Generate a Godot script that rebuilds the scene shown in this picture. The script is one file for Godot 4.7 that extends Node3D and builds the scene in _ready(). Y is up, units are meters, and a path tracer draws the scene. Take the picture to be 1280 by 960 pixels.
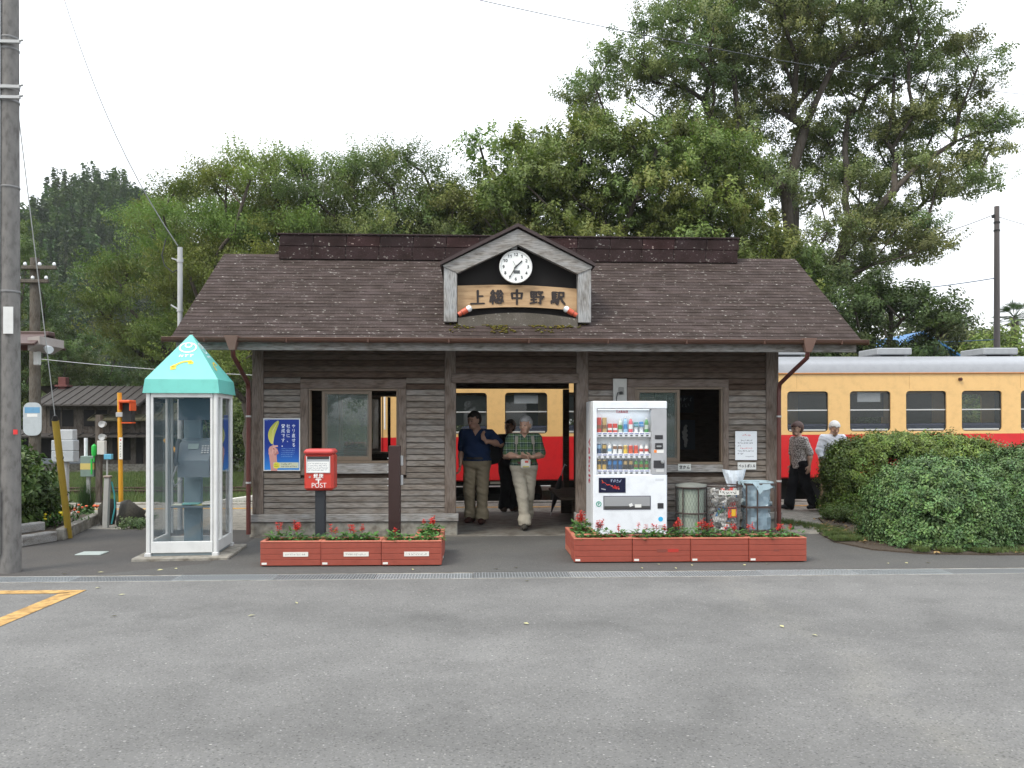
extends Node3D

# ---------------------------------------------------------------- geometry kit
class Geo:
	var v := PackedVector3Array()
	var n := PackedVector3Array()
	var t := PackedVector2Array()
	var c := PackedColorArray()
	var ix := PackedInt32Array()
	var col := Color(1, 1, 1)
	var xf := Transform3D()
	var pu := Vector3(1, 0, 0)
	var pv := Vector3(0, -1, 0)

	func vert(p: Vector3, nn: Vector3, uv = null) -> int:
		v.append(xf * p)
		n.append((xf.basis * nn).normalized())
		t.append(Vector2(p.dot(pu), p.dot(pv)) if uv == null else uv)
		c.append(col)
		return v.size() - 1

	func tri(a: Vector3, b: Vector3, d: Vector3) -> void:
		var nn := (b - a).cross(d - a).normalized()
		var k := vert(a, nn)
		vert(b, nn)
		vert(d, nn)
		ix.append_array(PackedInt32Array([k, k + 2, k + 1]))

	# corners run counter-clockwise seen from outside
	func quad(a: Vector3, b: Vector3, d: Vector3, e: Vector3, unit_uv := false) -> void:
		var nn := (d - a).cross(e - b).normalized()
		var k := vert(a, nn, Vector2(0, 1) if unit_uv else null)
		vert(b, nn, Vector2(1, 1) if unit_uv else null)
		vert(d, nn, Vector2(1, 0) if unit_uv else null)
		vert(e, nn, Vector2(0, 0) if unit_uv else null)
		ix.append_array(PackedInt32Array([k, k + 2, k + 1, k, k + 3, k + 2]))

	func box(o: Vector3, s: Vector3, bev := 0.0, bas := Basis()) -> Geo:
		var h := s * 0.5
		var keep := xf
		xf = xf * Transform3D(bas, o)
		var b := minf(bev, minf(h.x, minf(h.y, h.z)) * 0.9)
		var i := h - Vector3(b, b, b)
		for ax in 3:
			for sg in [-1.0, 1.0]:
				var u := (ax + 1) % 3
				var w := (ax + 2) % 3
				var q := []
				for k in [[-1, -1], [1, -1], [1, 1], [-1, 1]]:
					var p := Vector3()
					p[ax] = h[ax] * sg
					p[u] = i[u] * k[0]
					p[w] = i[w] * k[1]
					q.append(p)
				if sg > 0: quad(q[0], q[1], q[2], q[3])
				else: quad(q[3], q[2], q[1], q[0])
		if b > 0.0:
			for ax in 3:
				var u := (ax + 1) % 3
				var w := (ax + 2) % 3
				for su in [-1.0, 1.0]:
					for sw in [-1.0, 1.0]:
						var q := []
						for k in [[-1, 0], [1, 0], [1, 1], [-1, 1]]:
							var p := Vector3()
							p[ax] = i[ax] * k[0]
							p[u] = (h[u] if k[1] == 0 else i[u]) * su
							p[w] = (i[w] if k[1] == 0 else h[w]) * sw
							q.append(p)
						if su * sw < 0: quad(q[0], q[1], q[2], q[3])
						else: quad(q[3], q[2], q[1], q[0])
			for sx in [-1.0, 1.0]:
				for sy in [-1.0, 1.0]:
					for sz in [-1.0, 1.0]:
						var a := Vector3(h.x * sx, i.y * sy, i.z * sz)
						var d := Vector3(i.x * sx, h.y * sy, i.z * sz)
						var e := Vector3(i.x * sx, i.y * sy, h.z * sz)
						if sx * sy * sz > 0: tri(a, d, e)
						else: tri(a, e, d)
		xf = keep
		return self

	# box between two corners
	func bx(a: Vector3, b: Vector3, bev := 0.0) -> Geo:
		return box((a + b) * 0.5, (b - a).abs(), bev)

	# square bar from a to b
	func bar(a: Vector3, b: Vector3, w: float, h: float, bev := 0.0) -> Geo:
		var z := (b - a).normalized()
		var up := Vector3.UP if absf(z.y) < 0.95 else Vector3.RIGHT
		var x := up.cross(z).normalized()
		return box((a + b) * 0.5, Vector3(w, h, a.distance_to(b)), bev, Basis(x, z.cross(x), z))

	func tube(pts: Array, rad, sides := 8, caps := true) -> Geo:
		var m := pts.size()
		if m < 2: return self
		var prev := Vector3()
		var first := v.size()
		for k in m:
			var d: Vector3 = (pts[mini(k + 1, m - 1)] - pts[maxi(k - 1, 0)]).normalized()
			var x: Vector3
			if k == 0:
				x = d.cross(Vector3.UP if absf(d.y) < 0.9 else Vector3.RIGHT).normalized()
			else:
				x = (prev - d * prev.dot(d)).normalized()
			prev = x
			var y := d.cross(x)
			var r: float = rad[k] if rad is Array else rad
			for s in sides:
				var a := TAU * s / sides
				var o := x * cos(a) + y * sin(a)
				vert(pts[k] + o * r, o)
		for k in m - 1:
			for s in sides:
				var a := first + k * sides + s
				var b := first + k * sides + (s + 1) % sides
				ix.append_array(PackedInt32Array([a, a + sides, b, b, a + sides, b + sides]))
		if caps:
			for e in [0, m - 1]:
				var d: Vector3 = (pts[1] - pts[0]) if e == 0 else (pts[m - 1] - pts[m - 2])
				d = d.normalized() * (-1.0 if e == 0 else 1.0)
				var mid := vert(pts[e], d)
				var ring := v.size()
				for s in sides:
					var q := v[first + e * sides + s]
					v.append(q)
					n.append((xf.basis * d).normalized())
					t.append(Vector2())
					c.append(col)
				for s in sides:
					if e == 0: ix.append_array(PackedInt32Array([mid, ring + s, ring + (s + 1) % sides]))
					else: ix.append_array(PackedInt32Array([mid, ring + (s + 1) % sides, ring + s]))
		return self

	# profile of (radius, height) from bottom to top, turned round y
	func lathe(prof: Array, sides := 16, o := Vector3()) -> Geo:
		for k in prof.size() - 1:
			var a: Vector2 = prof[k]
			var b: Vector2 = prof[k + 1]
			var nn := Vector2(b.y - a.y, a.x - b.x).normalized()
			var first := v.size()
			for s in sides + 1:
				var w := TAU * s / sides
				var d := Vector3(cos(w), 0, sin(w))
				var no := d * nn.x + Vector3(0, nn.y, 0)
				vert(o + d * a.x + Vector3(0, a.y, 0), no, Vector2(float(s) / sides, 1.0 - a.y))
				vert(o + d * b.x + Vector3(0, b.y, 0), no, Vector2(float(s) / sides, 1.0 - b.y))
			for s in sides:
				var p := first + s * 2
				ix.append_array(PackedInt32Array([p, p + 2, p + 1, p + 1, p + 2, p + 3]))
		return self

	# flat outline in the x-y plane (counter-clockwise), given depth along z, front at z
	func slab(poly: PackedVector2Array, z: float, depth: float) -> Geo:
		var tr := Geometry2D.triangulate_polygon(poly)
		var ccw := _area(poly) > 0.0
		for k in range(0, tr.size(), 3):
			var a := poly[tr[k]]
			var b := poly[tr[k + 1]]
			var d := poly[tr[k + 2]]
			if (b - a).cross(d - a) < 0:
				var sw := b
				b = d
				d = sw
			tri(Vector3(a.x, a.y, z), Vector3(b.x, b.y, z), Vector3(d.x, d.y, z))
			if depth > 0: tri(Vector3(a.x, a.y, z - depth), Vector3(d.x, d.y, z - depth), Vector3(b.x, b.y, z - depth))
		if depth > 0:
			for k in poly.size():
				var a := poly[k]
				var b := poly[(k + 1) % poly.size()]
				var q := [Vector3(a.x, a.y, z - depth), Vector3(b.x, b.y, z - depth), Vector3(b.x, b.y, z), Vector3(a.x, a.y, z)]
				if ccw: quad(q[0], q[1], q[2], q[3])
				else: quad(q[3], q[2], q[1], q[0])
		return self

	func _area(poly: PackedVector2Array) -> float:
		var s := 0.0
		for k in poly.size():
			s += poly[k].cross(poly[(k + 1) % poly.size()])
		return s

	func ball(o: Vector3, r: Vector3, seg := 12, rings := 8) -> Geo:
		var first := v.size()
		for a in rings + 1:
			var th := PI * a / rings
			for b in seg + 1:
				var ph := TAU * b / seg
				var d := Vector3(sin(th) * cos(ph), cos(th), sin(th) * sin(ph))
				vert(o + d * r, Vector3(d.x / r.x, d.y / r.y, d.z / r.z), Vector2(float(b) / seg, float(a) / rings))
		for a in rings:
			for b in seg:
				var p := first + a * (seg + 1) + b
				ix.append_array(PackedInt32Array([p, p + seg + 1, p + 1, p + 1, p + seg + 1, p + seg + 2]))
		return self

	func join(g: Geo) -> void:
		var k := v.size()
		for p in g.v: v.append(xf * p)
		for q in g.n: n.append((xf.basis * q).normalized())
		t.append_array(g.t)
		c.append_array(g.c)
		for q in g.ix: ix.append(q + k)

	func mesh() -> ArrayMesh:
		var a := []
		a.resize(Mesh.ARRAY_MAX)
		a[Mesh.ARRAY_VERTEX] = v
		a[Mesh.ARRAY_NORMAL] = n
		a[Mesh.ARRAY_TEX_UV] = t
		a[Mesh.ARRAY_COLOR] = c
		a[Mesh.ARRAY_INDEX] = ix
		var m := ArrayMesh.new()
		m.add_surface_from_arrays(Mesh.PRIMITIVE_TRIANGLES, a)
		return m

var M := {}
var rng := RandomNumberGenerator.new()
var used := {}

func numbered(s: String) -> String:
	if not used.has(s):
		used[s] = 0
		return s
	used[s] += 1
	return "%s_%03d" % [s, used[s]]

func meta(o: Node, label := "", category := "", group := "", kind := "") -> void:
	if label: o.set_meta("label", label)
	if category: o.set_meta("category", category)
	if group: o.set_meta("group", group)
	if kind: o.set_meta("kind", kind)

func thing(called: String, label: String, category: String, at := Vector3(), turn := 0.0, group := "") -> Node3D:
	var o := Node3D.new()
	o.name = numbered(called)
	add_child(o)
	o.position = at
	o.rotation.y = turn
	meta(o, label, category, group)
	return o

func part(parent: Node, called: String, shape, m: Material) -> MeshInstance3D:
	var o := MeshInstance3D.new()
	o.name = called
	o.mesh = shape.mesh() if shape is Geo else shape
	o.material_override = m
	parent.add_child(o, true)
	return o

func single(called: String, shape, m: Material, label: String, category: String, group := "", at := Vector3()) -> MeshInstance3D:
	var o := MeshInstance3D.new()
	o.name = numbered(called)
	o.mesh = shape.mesh() if shape is Geo else shape
	o.material_override = m
	add_child(o)
	o.position = at
	meta(o, label, category, group)
	return o

func setting(called: String, shape, m: Material, kind := "structure") -> MeshInstance3D:
	var o := MeshInstance3D.new()
	o.name = numbered(called)
	o.mesh = shape.mesh() if shape is Geo else shape
	o.material_override = m
	add_child(o)
	o.set_meta("kind", kind)
	return o

func copy(o: Node3D, label := "") -> Node3D:
	var c := o.duplicate()
	c.name = numbered(RegEx.create_from_string("_\\d{3}$").sub(o.name, ""))
	add_child(c)
	if label: c.set_meta("label", label)
	return c

func scatter(parent: Node, called: String, mesh: Mesh, m: Material, places: Array, tints = null) -> MultiMeshInstance3D:
	var mm := MultiMesh.new()
	mm.transform_format = MultiMesh.TRANSFORM_3D
	mm.use_colors = tints != null
	mm.mesh = mesh
	mm.instance_count = places.size()
	var stride := 16 if tints != null else 12
	var buf := PackedFloat32Array()
	buf.resize(places.size() * stride)
	for k in places.size():
		var p: Transform3D = places[k]
		var b := p.basis
		var o := p.origin
		var i := k * stride
		buf[i] = b.x.x; buf[i + 1] = b.y.x; buf[i + 2] = b.z.x; buf[i + 3] = o.x
		buf[i + 4] = b.x.y; buf[i + 5] = b.y.y; buf[i + 6] = b.z.y; buf[i + 7] = o.y
		buf[i + 8] = b.x.z; buf[i + 9] = b.y.z; buf[i + 10] = b.z.z; buf[i + 11] = o.z
		if tints != null:
			var q: Color = tints[k]
			buf[i + 12] = q.r; buf[i + 13] = q.g; buf[i + 14] = q.b; buf[i + 15] = 1.0
	mm.buffer = buf
	var o := MultiMeshInstance3D.new()
	o.name = called if parent != self else numbered(called)
	o.multimesh = mm
	o.material_override = m
	parent.add_child(o, true)
	return o

# ---------------------------------------------------------------- materials
func lin(r: float, g: float, b: float) -> Color:
	return Color(r, g, b).linear_to_srgb()

func mat(r: float, g: float, b: float, rough := 0.7, metal := 0.0) -> StandardMaterial3D:
	var m := StandardMaterial3D.new()
	m.albedo_color = lin(r, g, b)
	m.roughness = rough
	m.metallic = metal
	return m

# noise texture: ramp holds [offset, linear grey or Color] pairs
func ntex(seed_: int, freq: float, ramp: Array, oct := 4, size := 512, cell := false) -> NoiseTexture2D:
	var f := FastNoiseLite.new()
	f.seed = seed_
	f.frequency = freq
	f.noise_type = FastNoiseLite.TYPE_CELLULAR if cell else FastNoiseLite.TYPE_SIMPLEX_SMOOTH
	f.fractal_octaves = oct
	f.fractal_gain = 0.55
	var g := Gradient.new()
	var offs := PackedFloat32Array()
	var cols := PackedColorArray()
	for r in ramp:
		offs.append(r[0])
		cols.append((r[1] as Color).linear_to_srgb() if r[1] is Color else lin(r[1], r[1], r[1]))
	g.offsets = offs
	g.colors = cols
	var t := NoiseTexture2D.new()
	t.width = size
	t.height = size
	t.seamless = true
	t.noise = f
	t.color_ramp = g
	return t

func tri_tex(m: StandardMaterial3D, t: Texture2D, sc: Vector3, world := true) -> StandardMaterial3D:
	m.albedo_texture = t
	m.uv1_triplanar = true
	m.uv1_world_triplanar = world
	m.uv1_scale = sc
	m.uv1_triplanar_sharpness = 4.0
	return m

func bump(m: StandardMaterial3D, t: Texture2D, cm: float) -> StandardMaterial3D:
	m.heightmap_enabled = true
	m.heightmap_texture = t
	m.heightmap_scale = cm
	return m

# second, coarser multiply layer on uv2 (triplanar in world metres)
func over(m: StandardMaterial3D, t: Texture2D, sc: Vector3) -> StandardMaterial3D:
	m.detail_enabled = true
	m.detail_albedo = t
	m.detail_blend_mode = BaseMaterial3D.BLEND_MODE_MUL
	m.detail_uv_layer = BaseMaterial3D.DETAIL_UV_2
	m.uv2_triplanar = true
	m.uv2_world_triplanar = true
	m.uv2_scale = sc
	m.uv2_triplanar_sharpness = 4.0
	return m

func print_mat(img: Image, rough := 0.55) -> StandardMaterial3D:
	var m := StandardMaterial3D.new()
	m.albedo_texture = ImageTexture.create_from_image(img)
	m.roughness = rough
	m.texture_repeat = false
	return m

func wood(r: float, g: float, b: float, along: String, rough := 0.85) -> StandardMaterial3D:
	var m := mat(r, g, b, rough)
	var sc := {"x": Vector3(0.3, 4.2, 4.2), "y": Vector3(4.2, 0.3, 4.2), "z": Vector3(4.2, 4.2, 0.3)}[along] as Vector3
	tri_tex(m, M.t_grain, sc)
	over(m, M.t_blotch, Vector3(0.5, 1.6, 0.6) if along == "x" else Vector3(0.9, 0.4, 0.9))
	bump(m, M.t_grain, 0.35)
	m.metallic_specular = 0.25
	return m

func painted(r: float, g: float, b: float, rough := 0.45, spec := 0.5) -> StandardMaterial3D:
	var m := mat(r, g, b, rough)
	tri_tex(m, M.t_soft, Vector3(0.9, 0.9, 0.9))
	m.metallic_specular = spec
	return m

func leaf_mat(r: float, g: float, b: float, rough := 0.5) -> StandardMaterial3D:
	var m := mat(r, g, b, rough)
	m.vertex_color_use_as_albedo = true
	m.backlight_enabled = true
	m.backlight = Color(0.5, 0.62, 0.3)
	m.metallic_specular = 0.35
	m.cull_mode = BaseMaterial3D.CULL_DISABLED
	return m

# wear of the car park over 24 m: lanes polished along x, blotches, and the sandy seam that runs towards the camera
func lot_wear() -> ImageTexture:
	var size := 768
	var f := FastNoiseLite.new()
	f.seed = 6
	f.frequency = 0.9
	f.fractal_octaves = 5
	var img := Image.create(size, size, false, Image.FORMAT_RGB8)
	for j in size:
		for i in size:
			var x := 24.0 * i / size
			var z := 24.0 * j / size
			var a := f.get_noise_2d(x * 0.22, z * 0.8)
			var b := f.get_noise_2d(x * 1.6 + 40.0, z * 1.6)
			var v := 0.84 + 0.2 * a + 0.14 * b
			var d := absf(x - 14.45 - 0.25 * f.get_noise_2d(z * 0.8, 7.0))
			var s := clampf(1.0 - d / 0.3, 0.0, 1.0) * clampf(0.5 + 1.2 * f.get_noise_2d(x * 2.0, z * 1.2 + 90.0), 0.0, 1.0)
			v = clampf(v + 0.14 * s - 0.13 * clampf(f.get_noise_2d(x * 0.9 + 300.0, z * 0.9) * 3.0 - 0.9, 0.0, 1.0), 0.5, 1.0)
			img.set_pixel(i, j, lin(v, v * (1.0 - 0.01 * s), v * (1.0 - 0.05 * s)))
	return ImageTexture.create_from_image(img)

# stones of an asphalt surface, light and dark, tile of about 2.4 m
func aggregate() -> ImageTexture:
	var size := 1024
	var r := RandomNumberGenerator.new()
	r.seed = 99
	var img := Image.create(size, size, false, Image.FORMAT_RGB8)
	img.fill(lin(0.37, 0.37, 0.37))
	for k in 30000:
		var x := r.randi() % size
		var y := r.randi() % size
		var t := r.randf()
		var v := r.randf_range(0.19, 0.32) if t < 0.42 else (r.randf_range(0.39, 0.53) if t < 0.975 else r.randf_range(0.6, 0.95))
		var c := lin(v, v, v * r.randf_range(0.95, 1.02))
		var w := r.randi_range(2, 6)
		var h := r.randi_range(2, 5)
		img.fill_rect(Rect2i(x, y + 1, w, maxi(1, h - 2)), c)
		img.fill_rect(Rect2i(x + 1, y, maxi(1, w - 2), h), c)
	return ImageTexture.create_from_image(img)

func make_materials() -> void:
	M.t_grain = ntex(3, 0.035, [[0.0, 0.3], [0.25, 0.58], [0.45, 0.8], [0.65, 0.93], [1.0, 1.0]], 5)
	M.t_blotch = ntex(5, 0.012, [[0.0, Color(0.5, 0.46, 0.42)], [0.4, Color(0.9, 0.87, 0.84)], [0.65, Color(1, 1, 1)], [1.0, Color(1, 1, 1)]], 6)
	M.t_soft = ntex(7, 0.01, [[0.0, 0.86], [0.5, 0.97], [1.0, 1.0]], 5)
	M.t_fine = ntex(9, 0.16, [[0.0, 0.08], [0.25, 0.24], [0.45, 0.37], [0.6, 0.46], [0.76, 0.64], [1.0, 1.0]], 4, 1024)
	M.t_patch = ntex(11, 0.006, [[0.0, Color(0.8, 0.795, 0.79)], [0.4, Color(0.9, 0.9, 0.9)], [0.62, Color(0.97, 0.965, 0.955)], [1.0, Color(1, 0.985, 0.95)]], 7, 1024)
	M.t_dirt = ntex(13, 0.03, [[0.0, 0.5], [0.5, 0.9], [1.0, 1.25]], 5)
	M.t_stone = ntex(15, 0.02, [[0.0, Color(0.45, 0.43, 0.4)], [0.45, Color(0.85, 0.84, 0.8)], [1.0, Color(1.1, 1.08, 1.02)]], 6)

	M.t_agg = aggregate()
	# parking lot: weathered grey asphalt
	var a := mat(0.412, 0.404, 0.388, 0.92)
	tri_tex(a, M.t_agg, Vector3(0.42, 0.42, 0.42))
	over(a, lot_wear(), Vector3(1.0 / 24.0, 1.0 / 24.0, 1.0 / 24.0))
	bump(a, M.t_agg, 0.25)
	a.uv2_offset = Vector3(0.5, 0.5, 0.15)
	M.lot = a
	var a2 := mat(0.21, 0.204, 0.193, 0.93)
	tri_tex(a2, M.t_agg, Vector3(0.45, 0.45, 0.45))
	over(a2, M.t_patch, Vector3(0.16, 0.16, 0.16))
	bump(a2, M.t_agg, 0.25)
	M.dark_asphalt = a2
	var a3 := mat(0.165, 0.152, 0.142, 0.93)
	tri_tex(a3, M.t_agg, Vector3(0.48, 0.48, 0.48))
	over(a3, M.t_patch, Vector3(0.21, 0.21, 0.21))
	bump(a3, M.t_agg, 0.25)
	M.drive = a3
	var cg := mat(0.62, 0.59, 0.53, 0.9)
	tri_tex(cg, M.t_fine, Vector3(0.9, 0.9, 0.9))
	over(cg, M.t_stone, Vector3(0.4, 0.4, 0.4))
	bump(cg, M.t_fine, 0.3)
	M.platform = cg
	var co := mat(0.3, 0.29, 0.265, 0.88)
	tri_tex(co, M.t_stone, Vector3(0.8, 0.8, 0.8))
	over(co, M.t_blotch, Vector3(0.5, 1.1, 0.5))
	bump(co, M.t_dirt, 0.25)
	M.concrete = co
	var fl := mat(0.16, 0.155, 0.145, 0.8)
	tri_tex(fl, M.t_stone, Vector3(0.5, 0.5, 0.5))
	over(fl, M.t_blotch, Vector3(0.35, 0.35, 0.35))
	M.floor_concrete = fl
	var so := mat(0.07, 0.052, 0.036, 0.95)
	tri_tex(so, M.t_dirt, Vector3(2, 2, 2))
	bump(so, M.t_dirt, 1.5)
	M.soil = so
	var gr := mat(0.085, 0.1, 0.045, 0.95)
	tri_tex(gr, M.t_dirt, Vector3(0.6, 0.6, 0.6))
	over(gr, M.t_patch, Vector3(0.09, 0.09, 0.09))
	M.field = gr
	var ba := mat(0.33, 0.29, 0.25, 0.95)
	tri_tex(ba, M.t_fine, Vector3(0.35, 0.35, 0.35))
	bump(ba, M.t_fine, 2.0)
	M.ballast = ba

	# weathered timber of the station
	M.plank = []
	for k in 6:
		var j: float = [0.88, 1.0, 1.14, 0.94, 1.07, 0.8][k]
		var w: float = [1.0, 1.03, 0.985, 1.06, 1.0, 1.04][k]
		M.plank.append(wood(0.262 * j * w, 0.24 * j, 0.218 * j / w, "x"))
	M.plank_brown_shaded = [wood(0.12, 0.086, 0.068, "x"), wood(0.095, 0.066, 0.05, "x"), wood(0.14, 0.108, 0.088, "x")]  # browner sheltered boards, with shade under the eaves painted into their colour
	M.post_wood = wood(0.215, 0.178, 0.154, "y")
	M.beam_wood = wood(0.19, 0.155, 0.135, "x")
	M.grey_wood_x = wood(0.36, 0.355, 0.345, "x")
	M.grey_wood_y = wood(0.4, 0.405, 0.405, "y")
	M.old_wood = wood(0.13, 0.112, 0.098, "x", 0.95)
	M.old_wood_y = wood(0.15, 0.13, 0.114, "y", 0.95)
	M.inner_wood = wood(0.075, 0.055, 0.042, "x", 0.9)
	M.black_board = mat(0.012, 0.010, 0.010, 0.9)
	M.sash = painted(0.165, 0.125, 0.09, 0.4)
	M.copper = painted(0.1, 0.048, 0.032, 0.42)
	M.copper.metallic_specular = 0.5
	M.pipe = painted(0.105, 0.03, 0.024, 0.4)
	M.pipe_grey = painted(0.42, 0.4, 0.38, 0.6)

	var glass := StandardMaterial3D.new()
	glass.transparency = BaseMaterial3D.TRANSPARENCY_ALPHA
	glass.albedo_color = Color(0.9, 0.95, 0.94, 0.05)
	glass.roughness = 0.02
	M.glass = glass
	var gd := glass.duplicate() as StandardMaterial3D
	gd.albedo_color = Color(0.55, 0.62, 0.6, 0.16)
	M.glass_dusty = gd
	var gt := glass.duplicate() as StandardMaterial3D
	gt.albedo_color = Color(0.2, 0.31, 0.36, 0.24)
	M.glass_booth = gt

	M.white = painted(0.76, 0.79, 0.82, 0.4)
	M.white_paper = mat(0.78, 0.78, 0.76, 0.8)
	M.steel = mat(0.5, 0.51, 0.52, 0.35, 0.85)
	M.galv = painted(0.42, 0.43, 0.43, 0.5)
	M.alu = mat(0.62, 0.63, 0.63, 0.42, 0.25)
	M.black = mat(0.015, 0.015, 0.016, 0.6)
	M.rust = mat(0.075, 0.042, 0.032, 0.85)
	tri_tex(M.rust, M.t_dirt, Vector3(3, 3, 3))
	M.grey_plastic = mat(0.3, 0.31, 0.31, 0.5)

# ---------------------------------------------------------------- brush lettering (x right, y down, 0..100)
const GLYPH := {
	"上": [[52,5,52,88],[52,42,86,40],[6,91,95,88]],
	"総": [[28,4,12,24,27,36],[39,18,9,53,35,48],[31,40,42,53],[24,51,24,96],[12,62,7,82],[34,62,41,77],[62,5,49,28],[76,5,93,27],[70,22,55,46,87,42],[80,33,92,50],[50,66,45,87],[58,60,60,88,78,91,83,78],[67,57,74,68],[86,61,95,79]],
	"中": [[17,26,20,61],[17,26,83,25,79,60],[20,58,79,57],[50,4,50,98]],
	"野": [[10,12,11,48],[10,12,46,12,45,48],[10,30,46,30],[10,48,46,48],[28,12,28,85],[9,66,47,64],[3,90,50,82],[56,12,88,12,72,30],[62,24,80,38],[52,47,95,44,84,60],[74,46,74,92,61,85]],
	"駅": [[12,9,12,58],[12,9,46,9],[12,26,42,25],[12,42,42,41],[28,9,28,58],[12,58,46,58,44,93,35,88],[6,70,3,87],[16,70,18,82],[26,68,29,80],[34,66,38,76],[57,11,57,42,47,95],[57,11,88,11,88,41],[57,41,88,41],[71,41,78,70,98,94]],
	"郵": [[40,6,12,14],[25,12,25,90],[6,28,46,28],[13,28,13,66],[36,28,36,66],[3,48,48,48],[8,66,44,66],[4,90,48,88],[60,10,60,96],[60,10,86,10,74,36,88,56,70,62]],
	"便": [[26,5,7,43],[18,30,18,96],[34,14,95,14],[42,28,42,60],[42,28,87,28,87,60],[42,44,87,44],[42,60,87,60],[64,14,60,70,33,95],[46,66,66,82,97,95]],
	"〒": [[15,16,85,16],[6,44,94,44],[50,44,50,98]],
	"や": [[8,46,62,26,88,40,68,60],[52,6,58,24],[28,20,52,94]],
	"り": [[28,12,24,42,33,54],[68,8,71,55,46,94]],
	"直": [[12,17,88,17],[50,3,50,31],[31,31,31,78],[31,31,75,31,75,78],[31,47,75,47],[31,62,75,62],[31,78,75,78],[14,40,14,93,93,93]],
	"せ": [[5,43,95,36],[70,10,70,62,58,60],[32,18,32,80,80,86]],
	"る": [[25,12,72,12,22,56,60,44,84,62,70,86,40,88,44,72,60,80]],
	"社": [[22,5,30,18],[8,28,41,28,7,61],[24,46,24,95],[30,52,43,63],[50,40,93,40],[71,9,71,90],[44,91,97,91]],
	"会": [[50,4,6,43],[50,4,95,43],[30,42,70,42],[11,60,90,60],[44,60,22,90,78,86],[66,72,85,95]],
	"に": [[18,12,13,50,20,91],[46,30,83,28],[42,68,55,84,91,82]],
	"、": [[18,68,40,93]],
	"賛": [[10,13,46,13],[28,3,28,30],[5,28,48,28],[28,28,5,46],[54,13,92,13],[72,3,72,30],[52,28,96,28],[72,28,95,46],[28,51,28,83],[28,51,72,51,72,83],[28,61,72,61],[28,72,72,72],[28,83,72,83],[38,84,15,98],[62,84,87,98]],
	"成": [[18,24,91,24],[18,24,16,60,5,95],[20,48,46,48,44,80,34,74],[58,4,66,60,95,93,95,76],[84,40,50,92],[76,7,87,18]],
	"で": [[8,24,86,15,52,46,56,80,82,87],[70,44,78,54],[84,37,93,48]],
	"す": [[5,26,95,24],[58,5,58,60,40,66,40,48,58,50,58,72,36,95]],
	"。": [[15,75,30,70,38,82,25,92,14,85,15,75]],
	"空": [[50,2,50,14],[12,16,12,30],[12,16,88,16,86,30],[38,24,18,44],[62,24,64,40,87,40],[22,56,80,56],[50,56,50,90],[9,91,92,91]],
	"か": [[9,34,64,30,56,82,43,86],[40,6,13,92],[74,22,94,53]],
	"ん": [[52,5,9,94,40,54,54,60,56,86,74,91,93,60]],
	"ペ": [[5,60,37,30,96,78],[66,22,73,14,81,22,73,30,66,22]],
	"ッ": [[20,42,28,60],[46,38,52,56],[85,38,72,72,44,94]],
	"ト": [[38,5,38,96],[38,40,80,62]],
	"ボ": [[9,30,88,30],[48,6,48,94,38,87],[28,50,9,82],[66,50,90,80],[76,5,83,16],[89,3,96,14]],
	"ル": [[30,14,30,52,7,92],[60,7,60,87,95,54]],
	"N": [[18,95,18,5,82,95,82,5]], "T": [[8,8,92,8],[50,8,50,95]],
	"P": [[25,95,25,6,70,6,84,28,70,52,25,52]], "O": [[50,5,15,30,15,70,50,95,85,70,85,30,50,5]], "S": [[82,18,50,5,20,22,30,44,72,56,82,78,50,95,18,82]],
}

func dab(img: Image, x: float, y: float, r: float, col: Color) -> void:
	for j in range(maxi(0, int(y - r)), mini(img.get_height(), int(y + r) + 2)):
		for i in range(maxi(0, int(x - r)), mini(img.get_width(), int(x + r) + 2)):
			var d := r + 0.5 - Vector2(i + 0.5 - x, j + 0.5 - y).length()
			if d > 0.0: img.set_pixel(i, j, img.get_pixel(i, j).lerp(col, minf(1.0, d)))

func stroke(img: Image, pts: Array, w: float, col: Color) -> void:
	for k in pts.size() - 1:
		var a: Vector2 = pts[k]
		var b: Vector2 = pts[k + 1]
		var m := maxi(1, int(a.distance_to(b) / maxf(0.6, w * 0.3)))
		for s in m + 1:
			var p := a.lerp(b, float(s) / m)
			dab(img, p.x, p.y, w * 0.5, col)

func write(img: Image, ch: String, x: float, y: float, sx: float, sy: float, w: float, col: Color) -> void:
	if not GLYPH.has(ch): return
	for s in GLYPH[ch]:
		var pts := []
		for k in range(0, s.size(), 2): pts.append(Vector2(x + s[k] * sx / 100.0, y + s[k + 1] * sy / 100.0))
		stroke(img, pts, w, col)

# a row of small illegible marks, as print too small to read
func squiggle(img: Image, x0: float, x1: float, y: float, h: float, col: Color, w := 1.0) -> void:
	var x := x0
	while x < x1 - h:
		var q := h * rng.randf_range(0.7, 1.0)
		for s in 3:
			stroke(img, [Vector2(x + q * rng.randf(), y + h * rng.randf()), Vector2(x + q * rng.randf(), y + h * rng.randf())], w, col)
		x += q * rng.randf_range(1.1, 1.3)

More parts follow.
